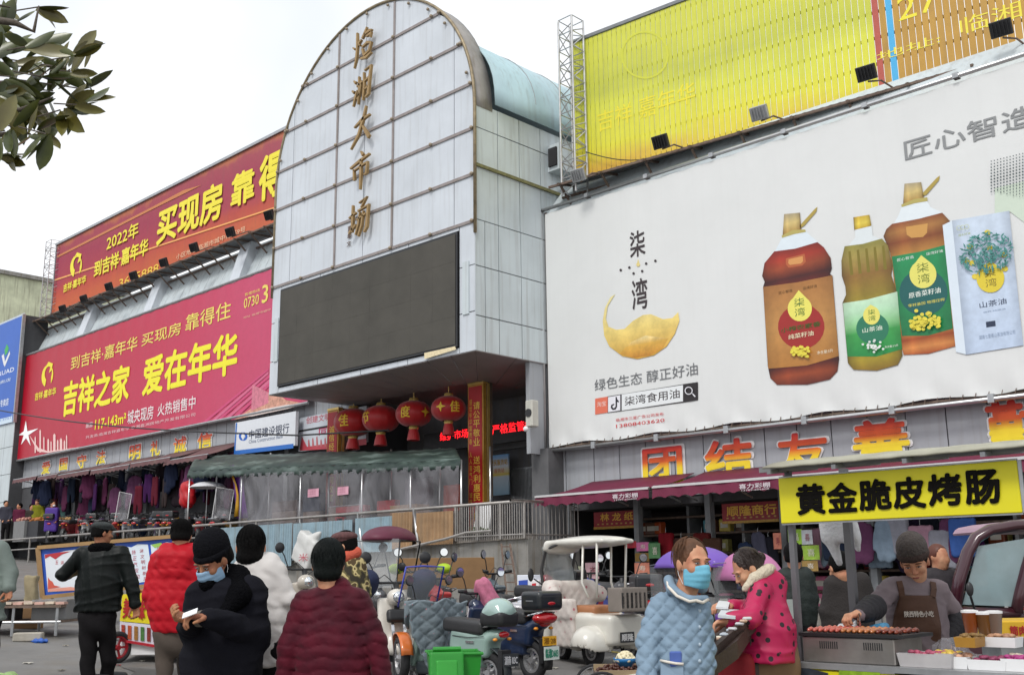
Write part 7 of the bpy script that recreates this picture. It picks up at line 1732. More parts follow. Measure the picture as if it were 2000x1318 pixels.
MWc = Matrix.Rotation(math.radians(-35), 3, 'Z'); wcn = FH_.L(1165, 1330)
for y_ in (-.36, .42): wheel(t, (wcn[0]+.02, y_, za-.2), .19, .028, M_rimal, 18, M=MWc if False else None, thin=True)
for x_ in (.1, .45): MB().bar((x_, .3, 0), (x_, .3, za-.12), .03).build('leg', M_rust, t)
MB().bar((x0_-.02, -.32, za-.1), (x1_+.1, -.32, za+.02), .02).build('push_bar', M_wht, t)

# ---- sloping tray table of the pink coat vendor
FW = Fr(1440, 6.1); t = thing('tray_stall', 'brown wooden tray stand with small goods between the blue and the dotted coats', 'stall', FW.loc(), YAW)
def fl_box(nm, pts, dds, th, m, par):
    Q = [FW.L(x, y, dd) for (x, y), dd in zip(pts, dds)]; R_ = [q-np.array([0, 0, th]) for q in Q]
    return MB().add(Q+R_, [(0, 1, 2, 3), (7, 6, 5, 4), (0, 4, 5, 1), (1, 5, 6, 2), (2, 6, 7, 3), (3, 7, 4, 0)]).build(nm, m, par)
wd = mat('dark stained wood', '#3a2a24', .6, var=.25, vscale=6, bump=.2)
fl_box('sloping_tray', [(1385, 1290), (1440, 1250), (1472, 1205), (1395, 1215)], (-.5, -.35, .2, .3), .09, wd, t)
q = [FW.L(1385, 1290, -.5), FW.L(1475, 1208, .1)]; MB().bar(tuple(q[0]), tuple(q[1]), .03, .10).build('front_rail', wd, t)
for px_, dd in ((1390, -.35), (1470, .1), (1400, .25)):
    q = FW.L(px_, 1240, dd); MB().bar((q[0], q[1], 0), tuple(q), .04).build('leg', wd, t)
for i in range(16):
    f = random.random(); g_ = random.random(); q = FW.L(lerp(1395, 1462, g_), lerp(1262, 1215, g_)-6, lerp(-.3, .25, f)); MB().cbox(q+np.array([0, 0, .01]), (.045, .032, .016), Matrix.Rotation(random.random()*3, 3, 'Z')).build('goods_packet', pm(['#c8c8cc', '#d9d2c0', '#b8c0c8', '#c8a890'][i % 4]), t, bevel=.006)
fl_box('white_tray', [(1402, 1200), (1436, 1203), (1444, 1190), (1410, 1188)], (-.1, -.1, .15, .15), .015, pm('#c8ccd0'), t); fl_box('white_tray', [(1398, 1184), (1422, 1185), (1426, 1174), (1404, 1172)], (.1, .1, .3, .3), .012, pm('#d0d4d6'), t)
q = FW.L(1440, 1300, .1); sdf('red_cloth', [rbox((q[0]-.02, .12, q[2]-.20), (.08, .04, .22), .04, .03)], .025, mat('red cloth', '#8a1420', .8, var=.2), t, disp=lambda X, Y, Z: .014*np.sin(X*40))

# ================================================================== SAUSAGE STALL
SY = 5.77
st = thing('sausage_stall', 'yellow roofed street food stall with a big black lettered sign', 'food stall', (-2.6, SY, 0), world=True)
M_sy = mat('stall yellow', '#e2d80e', .45, var=.05, vscale=2, dirt=.12)
sx0_ = onY(1526, 980, SY)[0]; sx1_ = onY(1992, 940, SY)[0]; szt = onY(1526, 934, SY)[2]; szb = onY(1533, 1022, SY)[2]
MB().box(sx0_, SY-.02, szb, sx1_, SY+.03, szt).build('sign_board', M_sy, st, bevel=.004)
for a_, b_ in (((sx0_, szb), (sx1_, szb)), ((sx0_, szt), (sx1_, szt)), ((sx1_+.01, szb), (sx1_+.01, szt))): MB().bar((a_[0], SY-.005, a_[1]), (b_[0], SY-.005, b_[1]), .012, .018).build('sign_trim', M_steel, st)
z9 = zz(2.757, 1480, 840)
for ch, a_, b_ in (('黄', (222, 452), (355, 288)), ('金', (385, 440), (528, 280)), ('脆', (558, 430), (708, 262)), ('皮', (742, 420), (892, 250)), ('烤', (932, 405), (1088, 232)), ('肠', (1132, 396), (1292, 212))):
    ytext('sign_character', ch, z9(*a_), z9(*b_), SY-.02, mat('sign ink', (.006, .005, .004), .7, spec=.1), st, bold=.042, off=.01)
# roof
q0 = onY(1505, 912, SY-.35); zrf = onY(1526, 920, SY)[2]+.02
pts_y = [(SY-.16, zrf-.01), (SY-.05, zrf+.02), (SY+.10, zrf+.045), (SY+.25, zrf+.06), (SY+.42, zrf+.05)]
rows = [[(x, y, z+.002*math.sin(x*30)) for x in np.linspace(sx0_-.02, sx1_+.5, 30)] for y, z in pts_y]
MB().sheet(rows).build('roof_sheet', mat('roof sheet cream', '#a3a190', .6, var=.18, dirt=.45), st, smooth=True, recalc=False, thick=.012)
for y, z in (pts_y[1], pts_y[3]): MB().bar((sx0_-.1, y, z-.03), (sx1_+.45, y, z-.03), .03).build('roof_beam', M_grey, st)
for x in np.linspace(sx0_+.02, sx1_+.3, 5): MB().bar((x, pts_y[0][0], pts_y[0][1]-.025), (x, pts_y[4][0], pts_y[4][1]-.025), .025).build('roof_beam', M_grey, st)
M_post = mat('stall post', (.16, .16, .17), .5, metal=.3)
for x, y in ((sx0_+.03, SY+.05), (sx1_+.35, SY+.05), (sx1_+.35, SY+.4)): MB().bar((x, y, .05), (x, y, zrf), .034).build('post', M_post, st)
ctz = onY(1545, 1290, SY)[2]
MB().box(sx0_, SY-.06, ctz-.03, sx1_+.6, SY+.62, ctz).build('counter_top', M_steel, st)
MB().box(sx0_+.01, SY-.05, .18, sx1_+.58, SY-.02, ctz-.04).build('front_panel', M_sy, st)
MB().box(sx0_+.01, SY-.02, .18, sx0_+.04, SY+.6, ctz-.04).build('side_panel', M_sy, st)
P_('menu_picture', z9, [(205, 1262), (380, 1305), (400, 1400), (190, 1400)], SY-.055, mat('menu dark', '#3a4048', .4, var=.5, vscale=30), st, .004)
P_('menu_picture', z9, [(438, 1283), (660, 1296), (660, 1400), (438, 1400)], SY-.055, mat('menu green', '#8ab02a', .4, var=.3, vscale=30), st, .004)
ytext('lettering', '脆皮', z9(820, 1380), z9(960, 1300), SY-.055, mat('sign ink', (.02, .018, .015)), st, bold=.03)
for x in (sx0_+.2, sx1_+.2): wheel(st, (x, SY+.3, .19), .19, .05, M_rimal, 10, thin=True)
# grill
gxa = onY(1572, 1280, SY+.02)[0]; gxb = onY(1752, 1290, SY+.02)[0]; gzt = onY(1600, 1234, SY+.05)[2]
gr = thing('sausage_grill', 'stainless grill box with rows of sausages on the stall counter', 'grill', (gxa, SY, ctz), world=True)
MB().box(gxa, SY+.0, ctz+.002, gxb, SY+.36, gzt-.02).build('grill_body', mat('scorched steel', (.34, .32, .30), .35, metal=.7, var=.25, vscale=5, dirt=.5), gr, bevel=.006)
MB().box(gxa-.015, SY-.01, gzt-.018, gxb+.06, SY+.38, gzt).build('grill_top', M_black, gr)
for g_ in (0.2, .68):
    for k in range(9): x = lerp(gxa, gxb, g_)+k*.013; MB().box(x, SY-.003, gzt-.085, x+.005, SY+.001, gzt-.045).build('vent_slot', M_black, gr)
sm = [mat('raw sausage', '#c05a4a', .3, coat=.5, var=.15), mat('grilled sausage', '#b8703e', .3, coat=.5, var=.25, vscale=20), mat('dark sausage', '#7a2f16', .3, coat=.5, var=.2)]
for r in range(3):
    for k in range(16):
        x = lerp(gxa+.03, gxb+.02, k/15.5); m_ = sm[0] if k < 6 else (sm[1] if k < 12 else sm[2])
        o_s = MB(); o_s.tube([(x, SY+.04+r*.11+d_*.045, gzt+.014+.004*math.sin(d_*4)) for d_ in (-.4, 0, .5, 1, 1.4)], [.006, .0125, .0135, .0125, .006], 8); o_s.build('sausage', m_, gr, smooth=True)
# food boxes at the right of the counter
def tub(px_, py_, w, d, h, body, food, label, group='food trays on the stall counter', Y=None, round_=False):
    Y = SY+.1 if Y is None else Y; q = onY(px_, py_, Y); z = ctz+.002 if q[2] < ctz+.1 else q[2]
    t = thing('food_tray' if not round_ else 'drink_cup', label, 'food tray' if not round_ else 'cup', (q[0], q[1], z), 0, group=group)
    if round_:
        MB().lathe([(w*.36, 0), (w*.5, h), (w*.52, h), (w*.52, h+.008), (w*.45, h+.01)], n=20).build('cup_body', body, t, smooth=True); MB().lathe([(w*.53, 0), (w*.53, .012), (w*.3, .016)], (0, 0, h), 20).build('lid', M_wht, t)
    else:
        V = [(-w*.46, -d*.46, 0), (w*.46, -d*.46, 0), (w*.46, d*.46, 0), (-w*.46, d*.46, 0), (-w/2, -d/2, h), (w/2, -d/2, h), (w/2, d/2, h), (-w/2, d/2, h)]
        MB().add(V, [(0, 1, 5, 4), (1, 2, 6, 5), (2, 3, 7, 6), (3, 0, 4, 7), (0, 3, 2, 1)]).build('tray', body, t, thick=.003)
        f = MB()
        for i in range(28): f.ball((random.uniform(-w*.4, w*.4), random.uniform(-d*.38, d*.38), h*.8+random.uniform(0, .02)), (.022, .018, .012), 6, 4)
        f.build('chopped_food', food, t, smooth=True, kind='stuff')
    return t
cl = mat('clear tub', (.62, .6, .6), .2, alpha=.6); fo = lambda n, c: mat(n, c, .5, var=.4, vscale=30)
tub(1820, 1285, .30, .20, .07, cl, fo('pickled pink', '#b0506a'), 'clear tub of pink pickles at the left of the trays')
tub(1850, 1280, .12, .16, .075, cl, fo('yellow pickle', '#d8b84a'), 'narrow tub of yellow pickles beside the pink pickles')
tub(1878, 1270, .10, .14, .06, M_wht, fo('peach food', '#d8a88a'), 'small white tub of peach coloured food')
tub(1895, 1262, .11, .14, .05, mat('brown tub', '#a87a2a', .5), fo('brown food', '#8a6a3a'), 'brown square tub between the white tubs')
tub(1935, 1290, .20, .14, .05, M_wht, fo('beet food', '#8a3a5a'), 'white tray of purple beet strips near the front')
tub(1960, 1262, .17, .12, .05, M_wht, fo('mixed food', '#b88a6a'), 'white tray of mixed toppings behind the beet strips', Y=SY+.25)
tub(1990, 1290, .14, .12, .06, M_wht, fo('magenta food', '#a83a7a'), 'white tray of magenta strips at the frame edge')
tub(1992, 1268, .12, .12, .06, cl, fo('light food', '#c8b8a8'), 'clear tray of pale toppings at the frame edge', Y=SY+.22)
tub(1898, 1240, .085, 0, .12, mat('orange drink', '#cf6a1c', .2, coat=.5), None, 'cup of orange drink with a white lid', 'drink cups on the counter', SY+.3, True)
tub(1925, 1240, .085, 0, .11, mat('tea drink', '#a8743a', .2, coat=.5), None, 'cup of brown tea beside the orange cup', 'drink cups on the counter', SY+.32, True)
tub(1945, 1238, .085, 0, .11, mat('pale drink', '#b09a8a', .2), None, 'cup of pale drink at the right of the cups', 'drink cups on the counter', SY+.34, True)
q = onY(1855, 1245, SY+.3); t = thing('plastic_bag', 'crumpled clear plastic bag beside the drink cups', 'plastic bag', (q[0], q[1], ctz), 0); sdf('bag_body', [ell((0, 0, .07), (.10, .07, .07), .03), ell((.07, 0, .03), (.1, .07, .04), .03)], .014, M_film, t, disp=lambda X, Y, Z: .012*np.sin(X*70+Z*50)*np.sin(Y*60))
# tissue / wrapping behind the grill
q = onY(1690, 1225, SY+.45); t = thing('paper_wrapper', 'white and blue paper wrappers standing behind the sausages', 'wrapper', (q[0]-.1, q[1], ctz), 0)
sdf('wrapper_stack', [rbox((0, 0, .10), (.07, .02, .06), .02, .02, ry(10)), cone((.03, 0, .12), (.05, 0, .22), .03, .012, .02)], .012, mat('white paper', (.65, .65, .66), .6, bump=.4), t, disp=lambda X, Y, Z: .006*np.sin(X*80+Z*60))
sdf('blue_bag', [rbox((.19, .02, .10), (.04, .02, .08), .02, .02, ry(-12))], .012, mat('blue bag', '#4a90b8', .4, bump=.4), t)
# second cart behind right: yellow box with red lettering
FY = Fr(1985, 7.2); t = thing('yellow_sign_box', 'yellow box sign with red lettering right of the drink cups', 'sign box', FY.loc(), YAW)
a_ = FY.L(1945, 1248); b_ = FY.L(2080, 1210); MB().box(a_[0], 0, a_[2], b_[0], .4, b_[2]).build('box_body', mat('box yellow', '#cfa41c', .5, var=.1), t, bevel=.01); MB().box(a_[0]+.05, .05, 0, b_[0]-.05, .35, a_[2]).build('stand', M_grey, t)
qa = FY.L(1973, 1240); qb = FY.L(2020, 1221); put_text('lettering', '筒肉串', qa+np.array([0, -.004, 0])-np.array([0, qa[1], 0]), (qb[0]-qa[0], 0, 0), (0, 0, qb[2]-qa[2]), (0, -1, 0), pm('#a8201c'), t, bold=.03)
# cloth and hook hanging from the stall beam
for px_, lb in ((1640, 'white cloth hung from the stall roof left of the vendor'),):
    q = onY(px_, 1050, SY+.7); t = thing('white_cloth', lb, 'cloth', tuple(q), 0); sdf('cloth_body', [rbox((0, 0, .05), (.10, .02, .06), .02, .03), cone((-.06, 0, .0), (-.02, 0, -.16), .05, .02, .04), cone((.08, 0, .05), (.12, 0, -.08), .04, .02, .04)], .014, mat('white paper', (.65, .65, .66)), t, disp=lambda X, Y, Z: .006*np.sin(X*60+Z*30))
    MB().tube([(0, 0, .1), (0, 0, zrf-q[2])], .004, 4).build('cord', M_black, t)
q = onY(1668, 1180, SY+.55); t = thing('stall_post', 'dark steel post standing between the stall posts in front of the shop', 'post', (q[0], q[1], 0), 0); MB().bar((0, 0, 0), (0, 0, zrf+.02), .045).build('shaft', M_post, t); MB().box(-.1, -.1, 0, .1, .1, .02).build('foot_plate', M_post, t)

# ================================================================== PEOPLE
M_skin = mat('skin', '#c08a6a', .55, var=.14, vscale=22, spec=.3, bump=.1, bscale=140, tex=noisecol(16, [(.35, '#b87c60'), (.65, '#c99878')])); M_skin2 = mat('skin weathered', '#a8704e', .6, var=.16, vscale=24, spec=.3, bump=.15, bscale=120, tex=noisecol(18, [(.35, '#96604a'), (.65, '#b07c5a')]))
M_hair = mat('black hair', (.004, .0035, .0035), .75, var=.3, vscale=30, bump=.3, bscale=90, spec=.10); M_hairb = mat('brown hair', '#5a3c28', .6, var=.3, vscale=25, bump=.25, bscale=90, spec=.3)
M_mask = mat('surgical mask', '#6fb4cc', .75, var=.05, bump=.1, bscale=80); M_mask2 = mat('pale mask', '#8fb0cc', .75, var=.05)
M_eye = mat('eye dark', (.012, .01, .009), .15); M_eyew = mat('eye white', (.5, .48, .46), .3)
V3 = lambda *a: np.array(a, float)
def norm(v): v = np.array(v, float); return v/np.linalg.norm(v)
def headframe(face, tilt=0):
    """face: direction the face looks to (x right, y away, z up)"""
    f = norm(face); r = norm(np.cross(f, V3(0, 0, 1))); u = np.cross(r, f)
    ca, sa = math.cos(math.radians(tilt)), math.sin(math.radians(tilt)); r2, u2 = r*ca+u*sa, u*ca-r*sa
    return np.stack([r2, f, u2], 1)
def head_prims(c, M, s=1.0, neck=None):
    T = lambda x, y, z: c+M@V3(x, y, z)*s
    E = lambda p, r, k=.02, op='u': ell(T(*p), V3(*r)*s, k*s, M, op)
    P = [E((0, -.012, .025), (.074, .092, .094)), E((0, .03, -.03), (.058, .060, .082), .03), E((0, .035, -.072), (.045, .045, .036), .03), E((0, .066, -.096), (.018, .016, .014), .02),
         cone(T(0, .088, .004), T(0, .106, -.030), .007*s, .011*s, .012*s), E((-.011, .097, -.034), (.008, .009, .007), .006), E((.011, .097, -.034), (.008, .009, .007), .006),
         E((-.030, .080, .020), (.026, .012, .008), .012), E((.030, .080, .020), (.026, .012, .008), .012), E((-.038, .066, -.026), (.022, .020, .020), .02), E((.038, .066, -.026), (.022, .020, .020), .02),
         E((-.031, .096, .003), (.017, .012, .009), .008, 's'), E((.031, .096, .003), (.017, .012, .009), .008, 's'),
         E((0, .086, -.060), (.022, .010, .005), .005), E((0, .085, -.069), (.019, .010, .006), .005),
         E((-.075, -.004, -.008), (.010, .019, .031), .008), E((.075, -.004, -.008), (.010, .019, .031), .008)]
    nk = neck if neck is not None else T(0, -.05, -.20)
    P.append(cone(T(0, -.02, -.07), nk, .052*s, .060*s, .03))
    return P, T
def face_bits(t, T, M, s, eyes='open', brow=None, lips=True):
    for sg in (-1, 1):
        e0 = MB().ball((0, 0, 0), (.0125*s, .006*s, .0042*s), 12, 8); e0.v = [tuple(T(sg*.031, .0875, .001)+M@V3(*p)) for p in e0.v]; e0.build('eye', M_eyew, t, smooth=True)
        op = .0042 if eyes == 'open' else .0030
        e = MB().ball((0, 0, 0), (.0062*s, .003*s, op*s), 10, 8, None); e.v = [tuple(T(sg*.031, .0918, .001)+M@V3(*p)) for p in e.v]; e.build('iris', M_eye, t, smooth=True)
        MB().tube([tuple(T(sg*(.031+x), .0955-abs(x)*.35-(.0), .0045+.003-abs(x-.002)**1.0*.25)) for x in (-.016, -.008, 0, .008, .016)], .0014*s, 5).build('eyelid_line', M_eye, t)
        MB().tube([tuple(T(sg*(.031+x), .0955-abs(x)*.45, .0215+.003-abs(x-.004)*.22)) for x in (-.020, -.010, 0, .010, .022)], [.0018*s, .0028*s, .003*s, .0024*s, .001*s], 5).build('eyebrow', brow or M_hair, t)
    if lips: 
        e = MB().ball((0, 0, 0), (.020*s, .006*s, .0065*s), 12, 6); e.v = [tuple(T(0, .0905, -.0645)+M@V3(*p)) for p in e.v]; e.build('lips', mat('lips', '#9a5048', .45), t, smooth=True)
def mask(t, T, M, s, m, low=-.108, top=-.022):
    rows = []
    for q in np.linspace(0, 1, 22):
        z = lerp(top, low, q); r = []
        for a in np.linspace(-1.32, 1.32, 33):
            bul = math.cos(a)**2; rx_ = .0665+.004*math.sin(q*PI); fy_ = .094+.020*math.sin(min(1, q*1.25+.08)*PI)**.7*bul*.95+(.010*bul*(1-q)*(abs(a) < .35))
            ple = .0016*math.sin(q*PI*7)*bul
            zz_ = z+.016*bul*(1-q)**2-.012*bul*q*q-.006*(1-bul)*(.5-q)*2
            if q > .8: fy_ -= (q-.8)*.10*bul
            r.append(tuple(T((rx_+ple)*math.sin(a), -.012+(fy_+ple+.018)*math.cos(a)**.9 if math.cos(a) > 0 else -.012, zz_)))
        rows.append(r)
    mm = MB().sheet(rows).build('face_mask', m, t, smooth=True, recalc=False, thick=.003)
    for sg in (-1, 1):
        for z0_ in (-.03, -.098): MB().tube([tuple(T(sg*.066, .012, z0_)), tuple(T(sg*.078, -.006, lerp(z0_, -.01, .5))), tuple(T(sg*.080, -.016, -.004))], .0014*s, 4).build('ear_loop', M_wht, mm)
def hand_prims(w, d, n, side, curl=.5, s=1.0, spread=.12):
    """w wrist, d direction of the hand, n palm normal, side +1/-1 thumb side"""
    d = norm(d); n = norm(n-np.dot(n, d)*d); x = np.cross(d, n)*side; P = []
    P.append(cone(w-d*.03*s, w+d*.02*s, .027*s, .028*s, .01, 1)); pc = w+d*.05*s
    for u in (-.026, -.009, .009, .026): P.append(cone(w+x*u*.6*s+d*.01*s, w+x*u*s+d*.085*s, .0155*s, .0125*s, .012*s))
    L_ = [.072, .080, .075, .058]
    for i, u in enumerate((.028, .0095, -.0095, -.027)):
        b = w+x*u*s+d*.088*s; dd = norm(d+x*(u*spread*12)); a1 = curl*.9; k1 = b+(dd*math.cos(a1)+n*math.sin(a1))*L_[i]*.45*s
        a2 = a1+curl*1.1; k2 = k1+(dd*math.cos(a2)+n*math.sin(a2))*L_[i]*.32*s; a3 = a2+curl*.8; k3 = k2+(dd*math.cos(a3)+n*math.sin(a3))*L_[i]*.24*s
        P += [cone(b, k1, .0095*s, .0088*s, .003), cone(k1, k2, .0088*s, .0080*s, .003), cone(k2, k3, .0080*s, .0068*s, .003)]
    tb = w+x*.024*s+d*.022*s; t1 = tb+norm(x*.8+d*.7+n*.35)*.038*s; t2 = t1+norm(x*.25+d*.9+n*.5)*.030*s; t3 = t2+norm(d+n*.5)*.022*s
    P += [cone(tb, t1, .014*s, .0115*s, .008), cone(t1, t2, .0112*s, .0098*s, .003), cone(t2, t3, .0098*s, .0075*s, .003)]
    return P
def hsc(P, s):
    for p in P:
        p['k'] *= s
        if p['t'] == 'c': p['ra'] *= s; p['rb'] *= s
        elif p['op'] == 'u' or p['t'] == 'e': p['r'] = p['r']*s
    return P
def figure(fr, label, head=None, face=(0, -1, 0), tilt=0, hs=1.0, sh=None, el=None, wr=None, hip=None, hem=None, hemw=.25, chestw=.2, waistw=.2, fy=.6, coat=None, trouser=None, hair=None, hat=None, maskm=None,
           ar=(.068, .060, .050), hands=(True, True), hand_dir=None, curl=.6, hd=None, disp=None, res=.014, ring=0, rn=0, extra=None, skin=None, knees=None, feet=None, shoe=None, lowres=False, eyes='open', brow=None, group=None, lean=0, coat_name='coat', trname='trousers', yoff=0, cut=True, hidden_face=False, shr=.072):
    """pixel joints: head (x,y[,dd]), sh/el/wr pairs (viewer left, viewer right)"""
    t = thing('person', label, 'person', fr.loc(), YAW, group=group); skin = skin or M_skin
    J = lambda p: fr.L(p[0], p[1], p[2] if len(p) > 2 else 0)
    hc = J(head); M = headframe(face, tilt); S = [J(p) for p in sh]; E_ = [J(p) for p in el]; Wr = [J(p) for p in wr]
    mid = (S[0]+S[1])/2; hz = J(hip)[2] if hip else mid[2]-.5; hp = V3(J(hip)[0], J(hip)[1], hz) if hip else mid*V3(1, 1, 0)+V3(0, 0, hz)
    P, T = head_prims(hc, M, hs, neck=mid+V3(0, 0, -.02)); hr = .022 if lowres else .0055
    a = sdf('body', P, hr, skin, t); parts_ = [a]
    core = [cone(mid+V3(0, 0, -.05), hp+V3(0, 0, -.03), .08, .065, .05), cone(S[0]*.8+mid*.2, S[1]*.8+mid*.2, .04, .04, .04)]
    kn = [J(k) for k in knees] if knees else [hp*V3(1, 1, 0)+V3(sx_, 0, hp[2]*.53) for sx_ in (-.10, .10)]
    ft = [J(k) for k in feet] if feet else [V3(k[0]*1.0, k[1]+.02, .07) for k in kn]
    hl = [hp+V3(sx_, 0, -.02) for sx_ in (-.085, .085)]
    for i in (0, 1): core += [cone(S[i], E_[i], .035, .03, .03), cone(E_[i], Wr[i], .03, .022, .02), cone(hl[i], kn[i], .06, .045, .03), cone(kn[i], ft[i], .045, .035, .03)]
    parts_.append(sdf('core', core, .03, skin, t))
    for i in (0, 1):
        if hands[i]:
            d = norm(hand_dir[i]) if hand_dir and hand_dir[i] is not None else norm(Wr[i]-E_[i]); n_ = V3(*hd[i]) if hd and hd[i] is not None else V3(-.3 if i else .3, -1, 0)
            parts_.append(sdf('hand', hand_prims(Wr[i], d, n_, 1 if i else -1, curl), .02 if lowres else .0055, skin, t))
    join_meshes(parts_)
    if not hidden_face and not lowres: face_bits(t, T, M, hs, eyes, brow, lips=maskm is None)
    if maskm is not None and not lowres: mask(t, T, M, hs, maskm)
    elif maskm is not None: sdf('face_mask', [ell(T(0, .07, -.06), V3(.055, .05, .045), .01, M)], .02, maskm, t)
    # coat
    hemz = J(hem)[2]; hx = J(hem)[0]; ct = []
    ct += [cone(mid+V3(0, 0, -.13), V3(hp[0]*.5+mid[0]*.5, hp[1]*.5+mid[1]*.5, (mid[2]*.45+hemz*.55)), chestw, waistw, .05, fy), cone(V3(hp[0]*.5+mid[0]*.5, hp[1]*.5+mid[1]*.5, (mid[2]*.45+hemz*.55)), V3(hx, hp[1], hemz), waistw, hemw, .06, fy)]
    ct += [cone(S[0]*.88+mid*.12, S[1]*.88+mid*.12, shr, shr, .07), cone(mid+V3(0, 0, -.04), mid+V3(0, 0, .015), .085, .06, .04)]
    for i in (0, 1): ct += [cone(S[i], E_[i], ar[0], ar[1], .022, 1, ring, rn), cone(E_[i], Wr[i], ar[1], ar[2], .014, 1, ring, rn)]
    if extra: ct += extra(J, T, M, t, mid, S, E_, Wr, hp)
    if cut: ct.append(rbox(V3(hx, hp[1], hemz-.5-.0), (1.2, 1.2, .5), .005, .02, op='s') if not any(w[2] < hemz-.02 for w in Wr) else rbox(V3(hx, hp[1], hemz-.5), (max(.12, min(abs(Wr[0][0]-hx), abs(Wr[1][0]-hx))-ar[2]-.015), .35, .5), .005, .02, op='s'))
    sdf(coat_name, ct, .028 if lowres else res, coat, t, disp=disp)
    if trouser is not None:
        tp = [cone(V3(hp[0], hp[1], min(hp[2], hemz+.12)), hp+V3(0, 0, -.08), .135, .14, .04, .75)]
        for i in (0, 1): tp += [cone(hl[i], kn[i], .088, .066, .04), cone(kn[i], ft[i]+V3(0, 0, .04), .066, .058, .03)]
        sdf(trname, tp, .028 if lowres else .018, trouser, t, disp=None if lowres else (lambda X, Y, Z: .006*np.sin(Z*28+X*20)))
        sm_ = shoe or M_black
        for i in (0, 1): fd_ = norm(V3(face[0], face[1], 0)+V3(0, 1e-6, 0)); sdf('shoe', [cone(ft[i]*V3(1, 1, 0)+V3(0, 0, .045), ft[i]*V3(1, 1, 0)+fd_*.16+V3(0, 0, .038), .046, .036, .02), rbox(ft[i]*V3(1, 1, 0)+fd_*.08+V3(0, 0, -.1), (.2, .2, .09), .005, .005, op='s')], .02 if lowres else .014, sm_, t)
    if hair is not None:
        hm, hfun = hair; sdf('hair', hsc(hfun(T, M), hs), .02 if lowres else .007, hm, t, disp=None if lowres else (lambda X, Y, Z: .0012*np.sin(X*260+Z*90)+.001*np.sin(Y*240)))
    if hat is not None:
        for nm, mm, pf in hat(T, M): sdf(nm, hsc(pf, hs), .02 if lowres else .0065, mm, t, disp=None if lowres else (lambda X, Y, Z: .0012*np.sin((X+Y)*230)))
    return t, T, M, J
def hair_short(T, M, th=.010, low=-.055): return [ell(T(0, -.022, .030), (.074+th, .088+th, .090+th), .01, M), ell(T(0, -.055, -.02), (.068+th*.6, .05+th, .06), .02, M), ell(T(0, .085, -.03), (.066, .062, .085), .012, M, 's'), rbox(T(0, .02, low-.06), (.12, .16, .06), .003, .01, M, 's')]
def hair_bun(T, M): return [ell(T(0, -.018, .028), (.081, .096, .098), .01, M), ell(T(0, .096, -.012), (.072, .070, .098), .012, M, 's'), ell(T(0, .08, -.10), (.09, .075, .06), .012, M, 's'), ell(T(0, -.095, .0), (.035, .035, .035), .02), ell(T(0, -.06, -.05), (.055, .035, .04), .02, M)]
ringz = lambda a, p, wave=0.0: (lambda X, Y, Z: .8*a*(np.abs(np.sin((Z+.008*np.sin(X*13+Y*9)+wave*np.cos(X*20))*PI/p))**.45-.6)*(.75+.35*np.sin(X*9+Z*13))+.0022*np.sin(X*70+Z*30+np.sin(Z*40)*2))
quilt = lambda a, p: (lambda X, Y, Z: a*(np.minimum(np.abs(np.sin((X*1.0+Z)*PI/p)), np.abs(np.sin((X*1.0-Z)*PI/p)))**.55-.4))
def wrk(a, f, seed, n=4):
    r = np.random.RandomState(seed); D = [(r.normal(size=3), r.uniform(0, 6, 4), r.normal(size=3)) for _ in range(n)]
    def g(X, Y, Z):
        s = 0
        for d, ph, e in D:
            d = d*np.array([.7, .7, 1.2]); d = d/np.linalg.norm(d); e = e/np.linalg.norm(e)
            w = f*(X*d[0]+Y*d[1]+Z*d[2])+1.6*np.sin(f*.45*(X*e[0]+Y*e[1]+Z*e[2])+ph[0])+ph[1]
            m = np.clip(np.sin(X*e[2]*9+Y*e[0]*9+Z*e[1]*9+ph[2])*.8+.5, 0, 1)
            s = s+(1-np.abs(np.sin(w)))**2.5*m
        return a*(s-.9)
    return g
def addf(*fs): return lambda X, Y, Z: sum(q(X, Y, Z) for q in fs)
def strands(t, T, M, m, n=240, r=(.0865, .100, .104), zc=.026, yc=-.02, low=-.5, back=True, seed=1, s=1.0, lift=.0015):
    rs = random.Random(seed); mb = MB()
    for i in range(n):
        th0 = rs.uniform(.05, .9); ph = rs.uniform(0, 2*PI)
        if math.sin(ph) > .55: ph = -ph
        L_ = rs.uniform(.5, 1.0); dph = rs.gauss(0, .12); P = []
        for k in range(7):
            q = k/6; th = th0+L_*q; 
            if math.cos(th) < low: break
            a = ph+dph*q; w = 1+lift/.09+rs.uniform(-.004, .010)
            P.append(tuple(T(r[0]*w*math.sin(th)*math.cos(a), yc+r[1]*w*math.sin(th)*math.sin(a), zc+r[2]*w*math.cos(th))))
        if len(P) > 2: mb.tube(P, [.0022*s*(1-.5*k/len(P)) for k in range(len(P))], 3, cap=False)
    return mb.build('hair_strands', m, t, smooth=True, recalc=False, kind='stuff')
folds = lambda a: (lambda X, Y, Z: a*np.sin(Z*34+X*22+np.sin(X*17)*1.5)*np.sin(X*9-Z*7))

